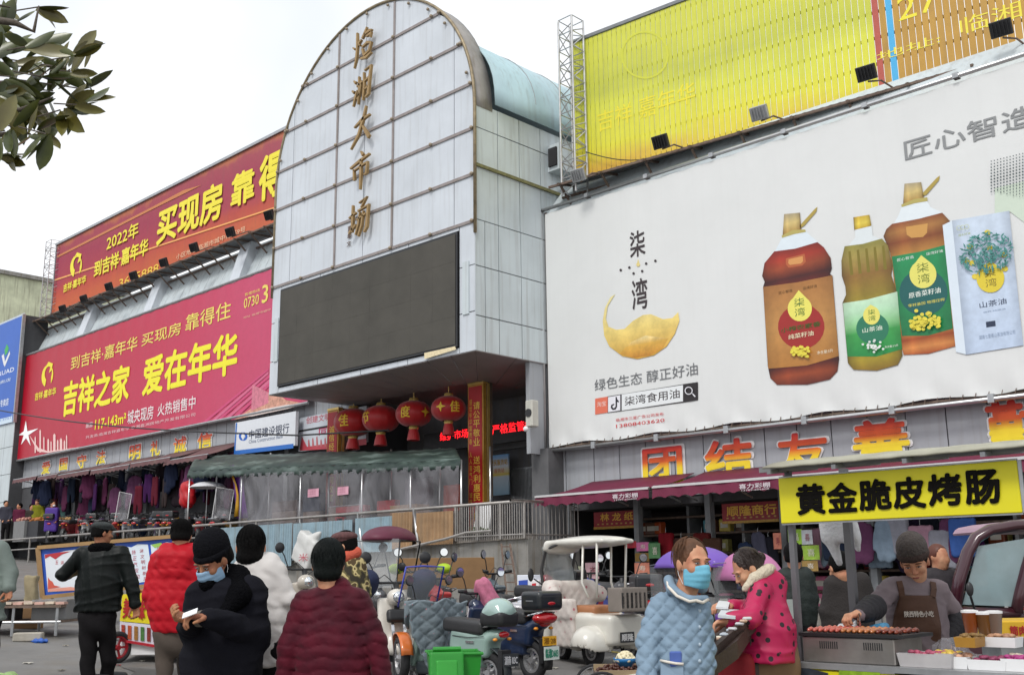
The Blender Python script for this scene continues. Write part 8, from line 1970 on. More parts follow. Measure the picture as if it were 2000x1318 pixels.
# 1 leather jacket, back view
M_lea = mat('black leather', '#0b1110', .5, var=.15, vscale=5, bump=.3, bscale=9, spec=.22)
M_blk2 = mat('black trousers', (.010, .009, .010), .9, var=.2, bump=.2, spec=.15)
fur = mat('black fur', (.004, .004, .005), .98, var=.3, bump=1, bscale=60, spec=.05)
def capf(mm): return lambda T, M: [('flat_cap', mm, [ell(T(0, -.012, .075), (.098, .112, .046), .02, M), cone(T(-.05, .085, .050), T(.05, .085, .050), .016, .016, .03, 1), cone(T(-.03, .115, .044), T(.03, .115, .044), .012, .012, .03), ell(T(0, -.01, .045), (.086, .100, .03), .01, M)])]
def ex1(J, T, M, t, mid, S, E_, Wr, hp):
    sdf('fur_collar', [cone(mid+V3(-.07, .03, .05), mid+V3(.07, .03, .05), .05, .05, .03), cone(mid+V3(-.07, -.05, .04), mid+V3(.07, -.05, .04), .045, .045, .03), ell(mid+V3(0, -.03, .06), (.11, .08, .045), .03)], .012, fur, t, disp=lambda X, Y, Z: .003*np.sin(X*200)*np.sin(Z*170))
    return []
figure(Fr(198, 10.2), 'man in black leather jacket and flat cap seen from behind, walking away', head=(200, 1041), hs=.9, face=(.75, .6, -.05), sh=((160, 1082), (238, 1080)), el=((124, 1122, .0), (258, 1140)), wr=((150, 1112, .26), (264, 1180)), hip=(190, 1200), hem=(192, 1196), hemw=.215, chestw=.208, waistw=.203, fy=.62, coat=M_lea, trouser=M_blk2, hair=(M_hair, hair_short), hat=capf(mat('cap grey', (.03, .035, .035), .9, bump=.3)), extra=ex1, disp=wrk(.008, 26, 3), res=.011, skin=M_skin2, ar=(.077, .068, .055), knees=((172, 1290), (212, 1288, .12)), feet=((170, 1385), (205, 1372, .25)), coat_name='leather_jacket', curl=.7)
# 2 red puffer
M_redc = mat('red puffer', '#b00a1e', .6, var=.12, vscale=6, bump=.25, bscale=14, spec=.25)
def ex2(J, T, M, t, mid, S, E_, Wr, hp):
    return [cone(mid+V3(-.10, -.02, .07), mid+V3(.10, -.02, .07), .075, .075, .04), cone(mid+V3(-.08, -.09, .02), mid+V3(.08, -.09, .02), .075, .075, .05), cone(mid+V3(-.05, -.10, -.08), mid+V3(.05, -.10, -.08), .06, .06, .05)]
t2, T2_, M2, J2 = figure(Fr(343, 9.2), 'person in a bright red hooded puffer jacket seen from behind', head=(355, 1045), face=(-.1, 1, -.1), sh=((312, 1094), (388, 1092)), el=((296, 1160), (402, 1160)), wr=((308, 1216, .08), (396, 1216)), hip=(340, 1232), hem=(345, 1236), hemw=.20, chestw=.225, waistw=.225, fy=.66, coat=M_redc, trouser=mat('brown trousers', '#4a4038', .85, var=.2), hair=(M_hair, lambda T, M: hair_short(T, M, .016)), extra=ex2, disp=addf(ringz(.012, .085), wrk(.003, 40, 5)), res=.011, ar=(.084, .076, .062), knees=((322, 1300), (362, 1290, .15)), feet=((310, 1395, -.1), (365, 1380, .3)), coat_name='puffer_jacket', hidden_face=True)
strands(t2, T2_, M2, M_hair, 200, r=(.091, .105, .107), zc=.03, yc=-.022, low=-.3, seed=2)
# 3 black hat man, reading
M_bc = mat('black wool coat', (.009, .009, .013), .95, var=.25, vscale=5, bump=.3, bscale=14, spec=.12)
def beanie(mm, cuff): return lambda T, M: [('knit_hat', mm, [ell(T(0, -.022, .070), (.088, .104, .100), .02, M), rbox(T(0, 0, -.06), (.2, .2, .075), .003, .01, M, 's')]), ('hat_cuff', cuff, [ell(T(0, -.012, .040), (.094, .108, .04), .01, M), rbox(T(0, .0, -.075), (.2, .2, .075), .003, .005, M, 's')])]
def ex3(J, T, M, t, mid, S, E_, Wr, hp):
    sdf('fur_collar', [cone(J((405, 1140, -.06)), J((432, 1110, .0)), .045, .05, .03), cone(J((432, 1130, .05)), J((464, 1128, .04)), .052, .056, .05), cone(J((466, 1128, .02)), J((468, 1165, -.08)), .056, .052, .06), cone(J((468, 1160, -.10)), J((440, 1195, -.15)), .055, .035, .05)], .010, fur, t, disp=lambda X, Y, Z: .003*np.sin(X*210)*np.sin(Z*180))
    return []
t3, T3_, M3_, J3 = figure(Fr(440, 5.8), 'old man in a black coat, knit hat and pale mask looking down at a paper', head=(416, 1092, -.04), face=(-.50, -.80, -.62), tilt=4, sh=((392, 1158), (488, 1150)), el=((376, 1228, .0), (502, 1240)), wr=((372, 1208, -.26), (408, 1206, -.30)), hip=(432, 1300), hem=(430, 1420), hemw=.235, chestw=.185, waistw=.205, fy=.66, coat=M_bc, trouser=M_blk2, hat=beanie(mat('black knit', (.007, .007, .009), .97, bump=.6, bscale=60, spec=.08), mat('black knit', (.02, .02, .02))), hair=(M_hair, hair_short), maskm=M_mask2, extra=ex3, disp=addf(wrk(.010, 17, 8), wrk(.003, 45, 9)), res=.010, skin=M_skin2, ar=(.082, .080, .060), hand_dir=((-.5, -.5, .15), (-.75, -.5, .1)), hd=((.6, -.2, .6), (-.1, -.2, -1)), curl=.75, eyes='low', brow=mat('grey brow', (.08, .07, .06), .8))
q = J3((371, 1197, -.40)); pp_ = thing('paper_slip', 'small white folded paper held by the old man in black', 'paper', Fr(440, 5.8).loc(*q), YAW)
MB().cbox((0, 0, 0), (.075, .05, .004), Matrix.Rotation(-.35, 3, 'Y') @ Matrix.Rotation(.5, 3, 'X')).build('paper_sheet', M_wht, pp_)
sdf('cuff', [cone(J3((389, 1208, -.27)), J3((397, 1207, -.29)), .040, .042, .01)], .008, mat('grey cuff', '#6a6258', .9), t3)
# 4 white coat
M_wc = mat('white down coat', '#cfcac6', .6, var=.06, vscale=5, bump=.2, bscale=14)
def ex4(J, T, M, t, mid, S, E_, Wr, hp): return [cone(mid+V3(-.05, 0, .05), mid+V3(.05, 0, .05), .065, .065, .04)]
t4, T4, M4, J4 = figure(Fr(508, 6.2), 'woman in a white quilted long coat seen from behind, half hidden by the black coat', head=(490, 1068), face=(-.2, 1, -.05), sh=((474, 1118), (535, 1116)), el=((462, 1180), (560, 1172)), wr=((470, 1225, .12), (540, 1190, .2)), hip=(505, 1240), hem=(512, 1304), hemw=.15, chestw=.165, waistw=.165, fy=.68, coat=M_wc, trouser=M_blk2, hair=(M_hair, lambda T, M: [ell(T(0, -.02, .026), (.082, .098, .10), .01, M), ell(T(.0, -.04, -.06), (.08, .06, .05), .03, M), ell(T(0, .10, -.03), (.066, .062, .085), .012, M, 's')]), extra=ex4, disp=addf(ringz(.009, .09), wrk(.003, 40, 6)), res=.011, ar=(.068, .064, .052), coat_name='long_coat', hidden_face=True)
strands(t4, T4, M4, M_hair, 260, r=(.0825, .0985, .1005), seed=4)
# 5 wine coat
def winec(m, N, L, t):
    n = N.new('ShaderNodeTexNoise'); n.inputs['Scale'].default_value = 7; n.inputs['Detail'].default_value = 3; L.new(t.outputs['Object'], n.inputs['Vector']); r = ramp(N, [(.3, '#360616'), (.7, '#560c20')]); L.new(n.outputs[0], r.inputs[0]); return r.outputs[0]
M_wine = mat('wine velvet', '#520c20', .7, tex=winec, sheen=.06, bump=.15, bscale=30, spec=.2)
def ex5(J, T, M, t, mid, S, E_, Wr, hp): return [cone(mid+V3(-.035, 0, .02), mid+V3(.035, 0, .07), .075, .068, .04)]
wav = lambda X, Y, Z: .009*(np.abs(np.sin((Z+.020*np.abs(np.sin(X*13))+.004*np.sin(X*47))*PI/.060))**.45-.75)
t5, T5, M5, J5 = figure(Fr(648, 5.7), 'woman in a dark wine red quilted jacket seen from behind, nearest to the camera', head=(641, 1100), face=(-.15, 1, -.1), hs=1.0, sh=((596, 1180), (698, 1176)), el=((566, 1262, -.02), (732, 1252, -.02)), wr=((556, 1345), (746, 1312, -.03)), hip=(650, 1340), hem=(650, 1350), hemw=.205, chestw=.165, waistw=.18, fy=.72, coat=M_wine, trouser=M_blk2, hair=(mat('dark green black hair', (.003, .005, .0045), .5, var=.3, vscale=20, bump=.15, bscale=90, spec=.16), lambda T, M: [ell(T(0, -.018, .022), (.088, .102, .108), .01, M), ell(T(0, -.055, -.06), (.068, .045, .04), .03, M), ell(T(0, .105, -.03), (.066, .062, .085), .012, M, 's')]), extra=ex5, disp=addf(wav, wrk(.0028, 50, 12)), res=.008, ar=(.072, .064, .052), coat_name='quilted_jacket', hidden_face=True, shr=.075)
strands(t5, T5, M5, MATS['dark green black hair'], 420, r=(.0885*1.0, .1025, .1085), zc=.022, yc=-.018, low=-.6, seed=5)
# 6 camouflage
def camo(m, N, L, t):
    n = N.new('ShaderNodeTexNoise'); n.inputs['Scale'].default_value = 14; n.inputs['Detail'].default_value = 1; L.new(t.outputs['Object'], n.inputs['Vector']); r = ramp(N, [(.0, '#2a2416'), (.42, '#5a5230'), (.5, '#b0a070'), (.58, '#4a3a20')], 'CONSTANT'); L.new(n.outputs[0], r.inputs[0]); return r.outputs[0]
M_camo = mat('camouflage cloth', '#5a5230', .85, tex=camo, bump=.2)
M_plaid = mat('plaid cap', '#5a3a3a', .9, var=.4, vscale=40)
def ex6(J, T, M, t, mid, S, E_, Wr, hp):
    sdf('orange_scarf', [cone(J((672, 1088, -.05)), J((695, 1078, 0)), .05, .05, .03), cone(J((690, 1080, .04)), J((672, 1092, .06)), .05, .04, .03)], .014, mat('orange knit', '#c85a44', .9, bump=.5), t); return []
figure(Fr(682, 9.0), 'woman in camouflage jacket, plaid cap and orange scarf facing left behind the wine jacket', head=(670, 1066), face=(-1, -.1, -.05), sh=((662, 1104), (700, 1104)), el=((650, 1150), (712, 1150)), wr=((640, 1180, -.1), (704, 1190)), hip=(684, 1190), hem=(684, 1200), hemw=.18, chestw=.16, waistw=.17, fy=.9, coat=M_camo, trouser=M_blk2, hair=(M_hair, lambda T, M: hair_short(T, M, .012, -.09)), hat=capf(M_plaid), maskm=M_mask2, extra=ex6, disp=wrk(.008, 24, 31), res=.016)
# 7 blue quilted jacket
M_bq = mat('pale blue quilt', '#7d92a4', .8, var=.08, vscale=10, bump=.15, bscale=60, spec=.2)
M_cr = mat('cream piping', '#d9d2c6', .8)
def ex7(J, T, M, t, mid, S, E_, Wr, hp):
    # collar with cream edging
    cl_ = [cone(J((1306, 1132, .03)), J((1312, 1150, -.05)), .026, .024, .02), cone(J((1312, 1150, -.05)), J((1344, 1170, -.115)), .024, .018, .02), cone(J((1350, 1170, -.12)), J((1378, 1168, -.07)), .018, .018, .02), cone(J((1310, 1142, .06)), J((1372, 1146, .06)), .03, .03, .03)]
    sdf('collar', cl_, .008, M_bq, t)
    return []
t7, T7, M7, J7 = figure(Fr(1318, 5.4), 'woman in a pale blue quilted jacket and blue surgical mask walking to the right', head=(1352, 1100, -.03), face=(.42, -.90, -.02), hs=1.0, sh=((1292, 1184), (1362, 1188)), el=((1266, 1250, -.06), (1374, 1262, .04)), wr=((1262, 1345, -.16), (1376, 1345, .02)), hip=(1325, 1340), hem=(1320, 1380), hemw=.175, chestw=.148, waistw=.158, fy=.82, coat=M_bq, trouser=mat('dark trousers', (.02, .02, .03), .8), hair=(M_hairb, hair_bun), maskm=M_mask, extra=ex7, disp=addf(lambda X, Y, Z: quilt(.013, .072)(X, Y, Z)-.003, wrk(.0022, 30, 15)), res=.008, ar=(.066, .059, .048), coat_name='quilted_jacket', eyes='low', brow=M_hairb, shr=.068)
# cream edging along collar, pocket, buttons
for pts in (((1302, 1128, .03), (1306, 1146, -.065), (1322, 1163, -.125), (1346, 1174, -.15), (1360, 1172, -.155)), ((1360, 1172, -.155), (1372, 1176, -.13), (1383, 1170, -.08))):
    MB().tube([tuple(J7(p)) for p in pts], .0075, 8).build('collar_piping', M_cr, t7, smooth=True)
def on_front(px_, py_, x0=None):
    """point on the coat surface facing the camera"""
    return J7((px_, py_, 0))
import mathutils.bvhtree as bvt
coat7 = [c for c in t7.children if c.name.startswith('quilted_jacket')][0]
bv = bvt.BVHTree.FromPolygons([v.co for v in coat7.data.vertices], [p.vertices for p in coat7.data.polygons])
def hit7(px_, py_, off=.004):
    a = Fr(1318, 5.4); o = V3(*J7((px_, py_, -2.0))); e = V3(*J7((px_, py_, .5))); d = norm(e-o); h = bv.ray_cast(Vector(o), Vector(d)); return (np.array(h[0]) - d*off) if h[0] is not None else e
for py_ in (1192, 1224, 1258, 1290): MB().ball(tuple(hit7(1366, py_, -.001)), (.009, .005, .009), 10, 6).build('button', mat('pearl button', '#a8b8c4', .3), t7, smooth=True)
pk_ = [hit7(x, y, .010) for x, y in ((1291, 1290), (1334, 1296), (1336, 1330), (1290, 1326))]
MB().add(pk_, [(0, 1, 2, 3)]).build('pocket', mat('pocket quilt', '#8aa0b4', .8), t7, thick=.008)
MB().tube([tuple(hit7(x, y, .016)) for x, y in ((1290, 1289), (1304, 1292), (1320, 1295), (1335, 1296))], .007, 6).build('pocket_piping', M_cr, t7, smooth=True)
q = hit7(1320, 1286, .012); ph = thing('blue_packet', 'small blue packet sticking out of the pale blue jacket pocket', 'packet', Fr(1318, 5.4).loc(*q), YAW); MB().cbox((0, 0, 0), (.058, .012, .07)).build('packet_body', mat('packet blue', '#4a62a8', .4), ph, bevel=.006)
strands(t7, T7, M7, M_hairb, 260, seed=7)
# 8 pink dotted coat
M_pk = dotmat('polka dot fleece', '#b0104c', '#1c0c14', 17, .24); M_fl = mat('cream fleece', '#d0c4ae', .95, bump=.8, bscale=60)
def ex8(J, T, M, t, mid, S, E_, Wr, hp):
    sdf('hood_lining', [cone(J((1456, 1148, -.10)), J((1474, 1128, -.10)), .022, .030, .02), cone(J((1474, 1128, -.10)), J((1500, 1112, -.04)), .030, .036, .02), cone(J((1500, 1112, .0)), J((1506, 1110, .04)), .036, .03, .02)], .011, M_fl, t, disp=lambda X, Y, Z: .003*np.sin(X*150)*np.sin(Z*140))
    return [cone(J((1492, 1128, .0)), J((1514, 1140, .03)), .075, .065, .05), cone(J((1512, 1140, 0)), J((1516, 1165, 0)), .06, .05, .05)]
t8, T8, M8, J8 = figure(Fr(1494, 6.3), 'woman in a magenta polka dot fleece coat bending over the tray stall, facing left', head=(1460, 1110, -.02), face=(-.86, -.15, -.55), hs=.90, sh=((1484, 1152, -.10), (1500, 1152, .12)), el=((1468, 1206, -.22), (1470, 1190, .14)), wr=((1428, 1212, -.24), (1432, 1184, .10)), hip=(1500, 1260), hem=(1496, 1296), hemw=.175, chestw=.135, waistw=.155, fy=1.05, coat=M_pk, trouser=mat('tan trousers', '#7a6048', .85), hair=(mat('dark brown hair', '#2a1a14', .4, var=.3, bump=.5, bscale=80), hair_bun), extra=ex8, disp=wrk(.007, 24, 18), res=.010, ar=(.062, .058, .050), coat_name='fleece_coat', eyes='low', curl=.55, hd=((0, -.3, -1), (0, 0, -1)))
strands(t8, T8, M8, MATS['dark brown hair'], 260, seed=8)
sdf('hair_bun', [ell(J8((1484, 1088, 0)), (.035, .035, .032), .01)], .008, MATS['dark brown hair'], t8)
# 9 vendor
VY = at(1800, 1120, 6.9)
M_gr = mat('mauve grey cotton', '#75686c', .85, var=.15, vscale=8, bump=.25, bscale=14); M_apr = mat('brown apron', '#4a2c1a', .7, var=.12, bump=.1)
def beanie2(T, M): return [('knit_hat', mat('taupe knit', '#4a4340', .95, var=.3, vscale=30, bump=.7, bscale=60), [ell(T(0, -.022, .075), (.092, .106, .092), .02, M), ell(T(0, -.05, .10), (.07, .07, .07), .03, M), rbox(T(0, 0, -.050), (.2, .2, .075), .003, .01, M, 's')]), ('hat_cuff', mat('brown knit', '#3a2c28', .95, bump=.7, bscale=60), [ell(T(0, -.012, .045), (.096, .110, .045), .01, M), rbox(T(0, 0, -.068), (.2, .2, .075), .003, .005, M, 's')])]
def ex9(J, T, M, t, mid, S, E_, Wr, hp): return []
FVn = Fr(1795, 6.9, 0.0)
t9, T9, M9, J9 = figure(FVn, 'street food vendor in a brown apron and taupe knit hat turning sausages', head=(1786, 1096, -.05), face=(-.42, -.86, -.42), tilt=-6, hs=1.04, sh=((1742, 1148, -.05), (1832, 1152)), el=((1712, 1182, -.16), (1872, 1206, .02)), wr=((1680, 1198, -.36), (1850, 1244, -.04)), hip=(1795, 1250), hem=(1795, 1285), hemw=.19, chestw=.175, waistw=.185, fy=.68, coat=M_gr, trouser=M_blk2, hat=beanie2, hair=(M_hair, hair_short), extra=ex9, disp=addf(wrk(.008, 22, 21), wrk(.003, 50, 22)), res=.010, ar=(.072, .062, .046), coat_name='smock', eyes='low', hand_dir=((-.8, -.35, -.1), (-.5, -.3, -.5)), hd=((0, 0, -1), (0, 1, -.2)), curl=.9)
sm9 = [c for c in t9.children if c.name.startswith('smock')][0]
bv9 = bvt.BVHTree.FromPolygons([v.co for v in sm9.data.vertices], [p.vertices for p in sm9.data.polygons])
def hit9(px_, py_, off=.006):
    o = V3(*J9((px_, py_, -2.0))); e = V3(*J9((px_, py_, .4))); d = norm(e-o); h = bv9.ray_cast(Vector(o), Vector(d)); return (np.array(h[0]) if h[0] is not None else V3(*J9((px_, py_, -.13))))-d*off
rows = []
for q in np.linspace(0, 1, 20):
    y = lerp(1162, 1284, q); xl = lerp(1758, 1738, min(1, q*2)); xr = lerp(1826, 1838, min(1, q*2)); r_ = [hit9(lerp(xl, xr, u), y, .012) for u in np.linspace(0, 1, 18)]
    med = np.median([p[1] for p in r_]); rows.append([(p[0], min(p[1], med+.05) if q < .6 else med-.0+.02*abs(u_-.5), p[2]) for p, u_ in zip(r_, np.linspace(0, 1, 18))])
MB().sheet(rows).build('apron', M_apr, t9, smooth=True, recalc=False, thick=.006)
for xs_ in (((1762, 1165), (1760, 1148), (1756, 1134)), ((1822, 1165), (1824, 1150), (1822, 1136))):
    P = [hit9(x, y, .014) for x, y in xs_]; mb = MB()
    for a_, b_ in zip(P[:-1], P[1:]): mb.bar(tuple(a_), tuple(b_), .035, .006, upv=(0, -1, 0))
    mb.build('apron_strap', M_apr, t9)
a_ = hit9(1763, 1204, .022); b_ = hit9(1822, 1196, .022); put_text('apron_lettering', '陕西特色小吃', V3(a_[0], min(a_[1], b_[1])-.01, a_[2]), V3(b_[0]-a_[0], 0, 0), V3(0, 0, .035), V3(0, -1, 0), pm('#c8beb4'), t9, bold=.02)
for i, (e_, w_, f0) in enumerate((((1712, 1182, -.16), (1684, 1197, -.34), .2), ((1872, 1206, .02), (1852, 1242, -.03), .15))):
    a_ = J9(e_); b_ = J9(w_); sdf('black_sleeve', [cone(a_*(1-f0)+b_*f0, b_, .080, .058, .02, 1, .004, 4)], .01, mat('black sleeve cover', (.014, .012, .016), .7, bump=.3), t9)
q = J9((1668, 1204, -.42)); tg = thing('tongs', 'steel tongs held over the sausages', 'tongs', FVn.loc(*q), YAW); MB().bar((.03, 0, .02), (.02, .05, -.14), .012, .004).build('tong_arm', M_chrome, tg); MB().bar((.03, 0, .02), (.05, .05, -.13), .012, .004).build('tong_arm', M_chrome, tg)
# 10 far left sleeve person
figure(Fr(-28, 9.6), 'person at the left frame edge of whom only a grey green sleeve and hand show', head=(-30, 1020), face=(.3, 1, 0), sh=((-70, 1068), (2, 1072)), el=((-84, 1130), (20, 1118)), wr=((-80, 1180), (18, 1148, -.05)), hip=(-34, 1190), hem=(-34, 1215), hemw=.2, chestw=.19, waistw=.19, coat=mat('grey green coat', '#6f7a74', .8, bump=.3, bscale=16), trouser=M_blk2, hair=(M_hair, hair_short), res=.018, ar=(.08, .074, .06), hidden_face=True, disp=wrk(.008, 24, 31), skin=M_skin2)
# 11, 12 figures behind the stall post and inside the stall gap
def ex11(J, T, M, t, mid, S, E_, Wr, hp):
    MB().cbox(tuple(mid+V3(-.08, -.20, -.27)), (.12, .012, .16)).build('white_patch', mat('grey patch', '#9aa09c', .8), t); return []
figure(Fr(1562, 9.6), 'man in a dark green padded jacket seen from behind between the stall posts', head=(1550, 1086), face=(.3, .9, 0), sh=((1534, 1126), (1572, 1124)), el=((1524, 1170), (1582, 1168)), wr=((1530, 1205), (1576, 1200, .1)), hip=(1555, 1215), hem=(1556, 1226), hemw=.17, chestw=.17, waistw=.17, coat=mat('dark green padded', '#18221f', .7, bump=.3), trouser=M_blk2, hair=(M_hair, hair_short), res=.018, disp=ringz(.010, .1), extra=ex11, ar=(.075, .07, .06), hidden_face=True)
figure(Fr(1655, 8.6), 'stooping person in a black coat behind the stall, back turned', head=(1640, 1108), face=(-.2, .9, -.4), sh=((1628, 1142), (1682, 1136)), el=((1618, 1196), (1698, 1180)), wr=((1622, 1235), (1690, 1215, .1)), hip=(1658, 1240), hem=(1658, 1262), hemw=.19, chestw=.185, waistw=.19, coat=mat('brown black coat', (.018, .014, .013), .85, bump=.3), trouser=M_blk2, hair=(M_hair, hair_short), res=.018, ar=(.08, .075, .06), hidden_face=True, disp=wrk(.008, 24, 31))
figure(Fr(1838, 9.8), 'shopper in dark clothes with a pale scarf behind the vendor shoulder', head=(1834, 1088), face=(.4, -.9, 0), sh=((1814, 1126), (1856, 1124)), el=((1806, 1168), (1866, 1166)), wr=((1812, 1200), (1860, 1200)), hip=(1836, 1215), hem=(1836, 1226), hemw=.17, chestw=.16, waistw=.16, coat=mat('black mottled', (.03, .025, .03), .8, var=.5, vscale=20), trouser=M_blk2, hair=(mat('auburn hair', '#5a2c1c', .5), hair_bun), res=.02, lowres=True)
# platform shoppers
PF = [(38, 990, '#5a2038', 'person in a maroon jacket behind the crates at the far left of the platform', None, 0), (62, 992, '#3a3430', 'person in brown behind the goods at the left of the platform', None, 1), (74, 982, '#7a7a20', 'person in a yellow green scarf among the goods left of the purple apron', '#5a3a3a', 0),
      (103, 985, '#4a1f3a', 'woman in a purple apron and white mask standing on the platform', None, 2), (128, 985, '#4a6a66', 'person in a teal grey jacket behind the purple apron woman', None, 0), (157, 982, '#2c4a44', 'bald person in a dark green jacket under the second awning', 'bald', 0),
      (181, 982, '#20242c', 'person in a brown cap and dark jacket at the platform shops', '#8a6a4a', 1), (194, 985, '#5a4038', 'person in brown beside the cap wearer at the platform shops', '#6a4a3a', 0), (268, 985, '#3c2f4a', 'shopper in a violet grey jacket at the dim middle shop', None, 1), (226, 984, '#1f2c3c', 'shopper in a navy coat between the second and third awnings', None, 0), (292, 988, '#4a2a2a', 'shopper in a brown red coat under the third awning', None, 1), (318, 986, '#2a3a2a', 'shopper in a dark green coat under the slogan word for courtesy', '#8a8a84', 0), (345, 984, '#6a3a5a', 'shopper in a plum jacket left of the red rain hood', None, 1), (421, 985, '#20202a', 'shopper in black right of the small white umbrella', None, 0), (12, 985, '#3a3a44', 'person in grey at the left frame edge on the platform', None, 1)]
for px_, yh, c_, lb, hatc, k in PF:
    d_ = 41 if k != 2 else 38
    q = at(px_, yh, d_); zf = plat(q[0]); fr = Fr(px_, d_, zf); s_ = 2077/d_/.976; H = 1.60*s_; y0_ = yh-8
    Y = lambda f: y0_+H*f; X = lambda m_: px_+m_*s_
    o = figure(fr, lb, head=(px_, Y(.075)), face=((-.7, -.7, 0), (.7, -.6, 0), (.9, -.4, 0))[k], sh=((X(-.17), Y(.19)), (X(.17), Y(.19))), el=((X(-.22), Y(.36)), (X(.22), Y(.36))), wr=((X(-.15), Y(.47), -.15), (X(.12), Y(.45), -.2)), hip=(px_, Y(.52)), hem=(px_, Y(.56 if k != 2 else .62)), hemw=.18, chestw=.165, waistw=.17, coat=gmat(c_), trouser=M_blk2, hair=None if hatc == 'bald' else (M_hair, hair_short), hat=(lambda T, M, hc_=hatc: [('cap', gmat(hc_), [ell(T(0, -.01, .06), (.09, .10, .07), .02, M)])]) if hatc and hatc != 'bald' else None, maskm=M_wht if k == 2 else None, lowres=True)
    if k == 2: sdf('apron', [rbox(fr.L(px_-2, Y(.42), -.14), (.17, .05, .36), .06, .03)], .03, mat('purple apron cloth', '#4a2c8a', .7), o[0])

# ================================================================== TREE LEAVES AT UPPER LEFT
tree = thing('magnolia_tree', 'evergreen tree with large glossy leaves reaching in at the upper left corner', 'tree', (0, 0, 0), YAW)
TRF = Fr(-420, 5.2); tree.location = TRF.loc()
M_bark = mat('bark', (.12, .10, .08), .9, var=.3, bump=.6, bscale=30)
def leafcol(m, N, L, t):
    n = N.new('ShaderNodeTexNoise'); n.inputs['Scale'].default_value = 5; L.new(t.outputs['Object'], n.inputs['Vector']); g = N.new('ShaderNodeNewGeometry'); r = ramp(N, [(.35, (.035, .05, .012)), (.65, (.10, .115, .02))]); L.new(n.outputs[0], r.inputs[0])
    r2 = ramp(N, [(.35, (.10, .085, .016)), (.7, (.15, .14, .025))]); L.new(n.outputs[0], r2.inputs[0]); mx_ = N.new('ShaderNodeMix'); mx_.data_type = 'RGBA'; L.new(g.outputs['Backfacing'], mx_.inputs[0]); L.new(r.outputs[0], mx_.inputs[6]); L.new(r2.outputs[0], mx_.inputs[7]); return mx_.outputs[2]
M_leaf = mat('magnolia leaf', (.05, .07, .02), .32, var=.2, tex=leafcol, spec=.6)
MB().tube([(0, 0, -.3), (.02, 0, 1.2), (-.05, .05, 2.4), (.0, .1, 3.6), (.1, .15, 5.0)], [.16, .14, .12, .09, .05], 12).build('trunk', M_bark, tree, smooth=True)
def LL(x, y, dd=0): return TRF.L(x, y, dd)
# leaf meshes (12 triangles or so each), bent along the midrib
leafm = []
for v in range(5):
    Lh = .155+.014*v; Wd = (.024, .038, .030, .042, .034)[v]; V = []; Fc = []; bend = (-.25, .15, .4, -.1, .25)[v]; n = 7
    for i in range(n):
        f = i/(n-1); w = Wd*math.sin(PI*min(1, f*.92+.06))**.75*(1 if f < .95 else .3); z = bend*Lh*(f**2)*.5; fold = .30*w
        V += [(f*Lh, -w, z+fold), (f*Lh, 0, z), (f*Lh, w, z+fold)]
    for i in range(n-1):
        for k in (0, 1): a = i*3+k; Fc.append((a, a+1, a+4, a+3))
    me = mesh_from(V, Fc); me.materials.append(M_leaf); me.shade_smooth(); leafm.append(me)
twigs = [((-300, 150), (-60, 130), (60, 125), (128, 134)), ((-300, 240), (-80, 220), (40, 215), (104, 190)), ((-300, 200), (-60, 170), (40, 160), (100, 165)), ((-250, 60), (-80, 30), (30, 45), (66, 62), (76, 12)),
         ((-260, 300), (-90, 280), (10, 262), (60, 262)), ((-200, 330), (-60, 310), (5, 300)), ((-250, 90), (-90, 90), (10, 95), (60, 90)), ((-200, 10), (-60, 0), (20, 15))]
clus = [(128, 134, 9, 0), (104, 178, 7, -20), (118, 215, 8, -35), (60, 90, 7, 60), (30, 45, 4, 80), (76, 14, 5, 30), (60, 262, 8, -45), (20, 215, 9, -20), (20, 150, 9, 10), (-30, 200, 9, 0), (-20, 110, 9, 20), (5, 300, 7, -70), (66, 196, 7, -50), (40, 120, 7, 40), (-60, 260, 9, -30), (-60, 60, 8, 40), (-90, 160, 9, 0), (-140, 220, 9, 0), (-150, 90, 9, 30), (-200, 150, 9, 0), (-130, 300, 8, -30), (48, 235, 6, -50), (80, 150, 6, 10), (35, 175, 8, 0), (10, 255, 8, -30), (52, 205, 7, -10), (20, 90, 6, 40), (85, 225, 6, -40), (0, 180, 9, 0), (150, 140, 7, 10), (165, 175, 5, -20), (150, 205, 6, -10), (140, 110, 6, 70), (90, 262, 5, -40), (-10, 60, 8, 30)]
for tw in twigs:
    dd0 = random.uniform(-.3, .3); P = [tuple(LL(x, y, dd0*(1 if i else 0)+.0)) for i, (x, y) in enumerate(tw)]
    P = [(0.02, 0.05, min(P[0][2]-.35, 4.4))]+P; n_ = len(P)
    MB().tube(P, [lerp(.04, .004, i/(n_-1)) for i in range(n_)], 6).build('branch', M_bark, tree, smooth=True)
rr = random.Random(5); cnt_ = 0
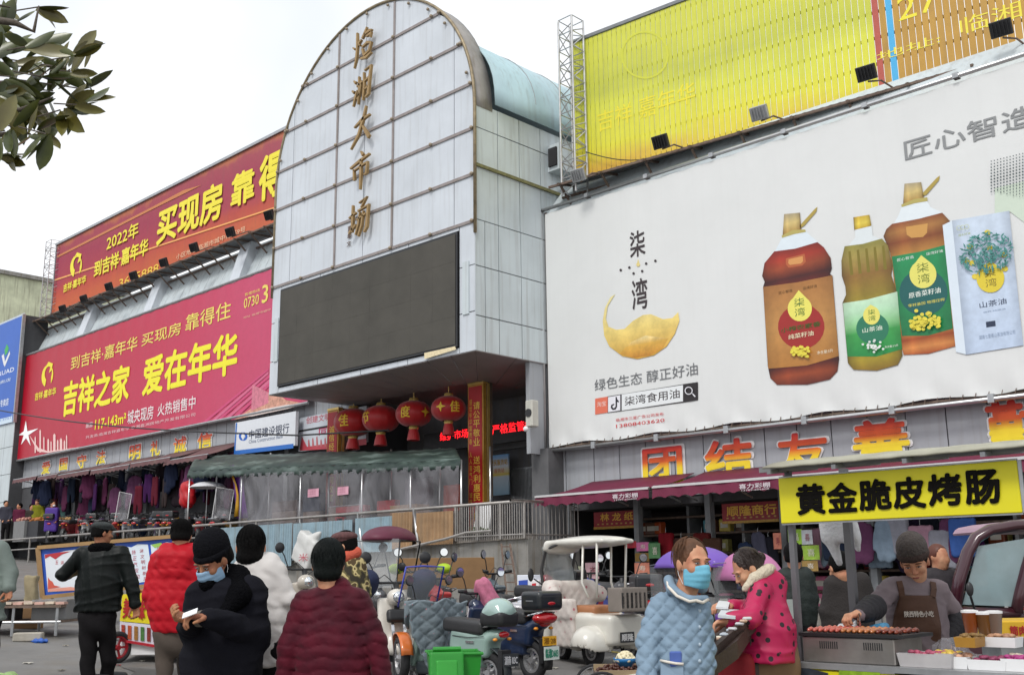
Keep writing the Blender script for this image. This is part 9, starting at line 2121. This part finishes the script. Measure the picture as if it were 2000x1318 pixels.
for cx, cy, n, aim in clus:
    dd = rr.uniform(-.35, .35); c0 = LL(cx, cy, dd)
    MB().tube([tuple(c0+np.array([-.12, rr.uniform(-.05, .05), rr.uniform(-.04, .04)])), tuple(c0)], .004, 5).build('twig', M_bark, tree)
    for k in range(max(3, n-2)):
        a = math.radians(aim)+rr.gauss(0, 1.15)
        ez = Vector((math.cos(a), rr.uniform(-.4, .4), math.sin(a))).normalized(); up_ = (Vector((rr.uniform(-.8, .8), 1 if rr.random() < .6 else -1, rr.uniform(-.8, .8))) if rr.random() < .75 else Vector((rr.uniform(-1, 1), rr.uniform(-1, .3), 1))).normalized(); y_ = up_.cross(ez).normalized(); z_ = ez.cross(y_)
        o = bpy.data.objects.new('leaf', leafm[rr.randrange(5)]); COL.objects.link(o); o.parent = tree
        s_ = rr.uniform(.72, 1.1); M_ = Matrix((ez*s_, y_*s_, z_*s_)).transposed().to_4x4(); M_.translation = Vector(c0)+ez*.01+Vector((rr.uniform(-.03, .03),)*3); o.matrix_local = M_
rl = random.Random(3)
for px_, py_, c_, w_, lb in ((55, 1296, '#b8b4a8', .09, 'scrap of pale paper on the road by the vegetables'), (128, 1262, '#a8a090', .06, 'small crumpled paper on the road below the steel table'), (232, 1301, '#8a3a3a', .05, 'red wrapper scrap on the road near the snack cart'), (278, 1292, '#c0bcb0', .05, 'white scrap on the road under the snack cart'), (120, 1310, '#7a7466', .07, 'brown paper scrap on the road left of the leather jacket man'), (1085, 1306, '#b0aca0', .06, 'white scrap on the road in front of the cream trike')):
    q = None
    for d in np.linspace(6, 20, 300):
        p = at(px_, py_, d)
        if p[2] <= ground(p[0]): q = p; break
    if q is None: continue
    t = thing('paper_scrap', lb, 'litter', (q[0], q[1], ground(q[0])+.004), rl.random()*3)
    MB().sheet([[(w_*(i/4-.5), w_*.7*(k/3-.5), .012*abs(math.sin(i*2.1+k*1.7))) for i in range(5)] for k in range(4)]).build('scrap', mat('scrap '+c_, c_, .8, var=.2), t, recalc=False, thick=.001)
for k, (x, y, r1, r2) in enumerate(((-9.5, 5.5, 1.0, .5), (-12, 6.8, 1.4, .6), (-7.5, 8.2, .9, .5), (-10.5, 9.0, 1.2, .5))):
    n = 22; V = [(x, y, ground(x)+.008)]+[(x+r1*math.cos(2*PI*i/n)*(1+.25*math.sin(i*1.7+k)), y+r2*math.sin(2*PI*i/n)*(1+.25*math.sin(i*2.3+k)), 0) for i in range(n)]
    V = [(a, b, ground(a)+.006+.001*k) for a, b, _ in V]
    MB().add(V, [(0, i+1, (i+1) % n+1) for i in range(n)]).build('road_patch', mat('dark asphalt patch', (.12, .115, .11), .85, var=.3, vscale=2, bump=.4, bscale=80), None, kind='structure', recalc=False)
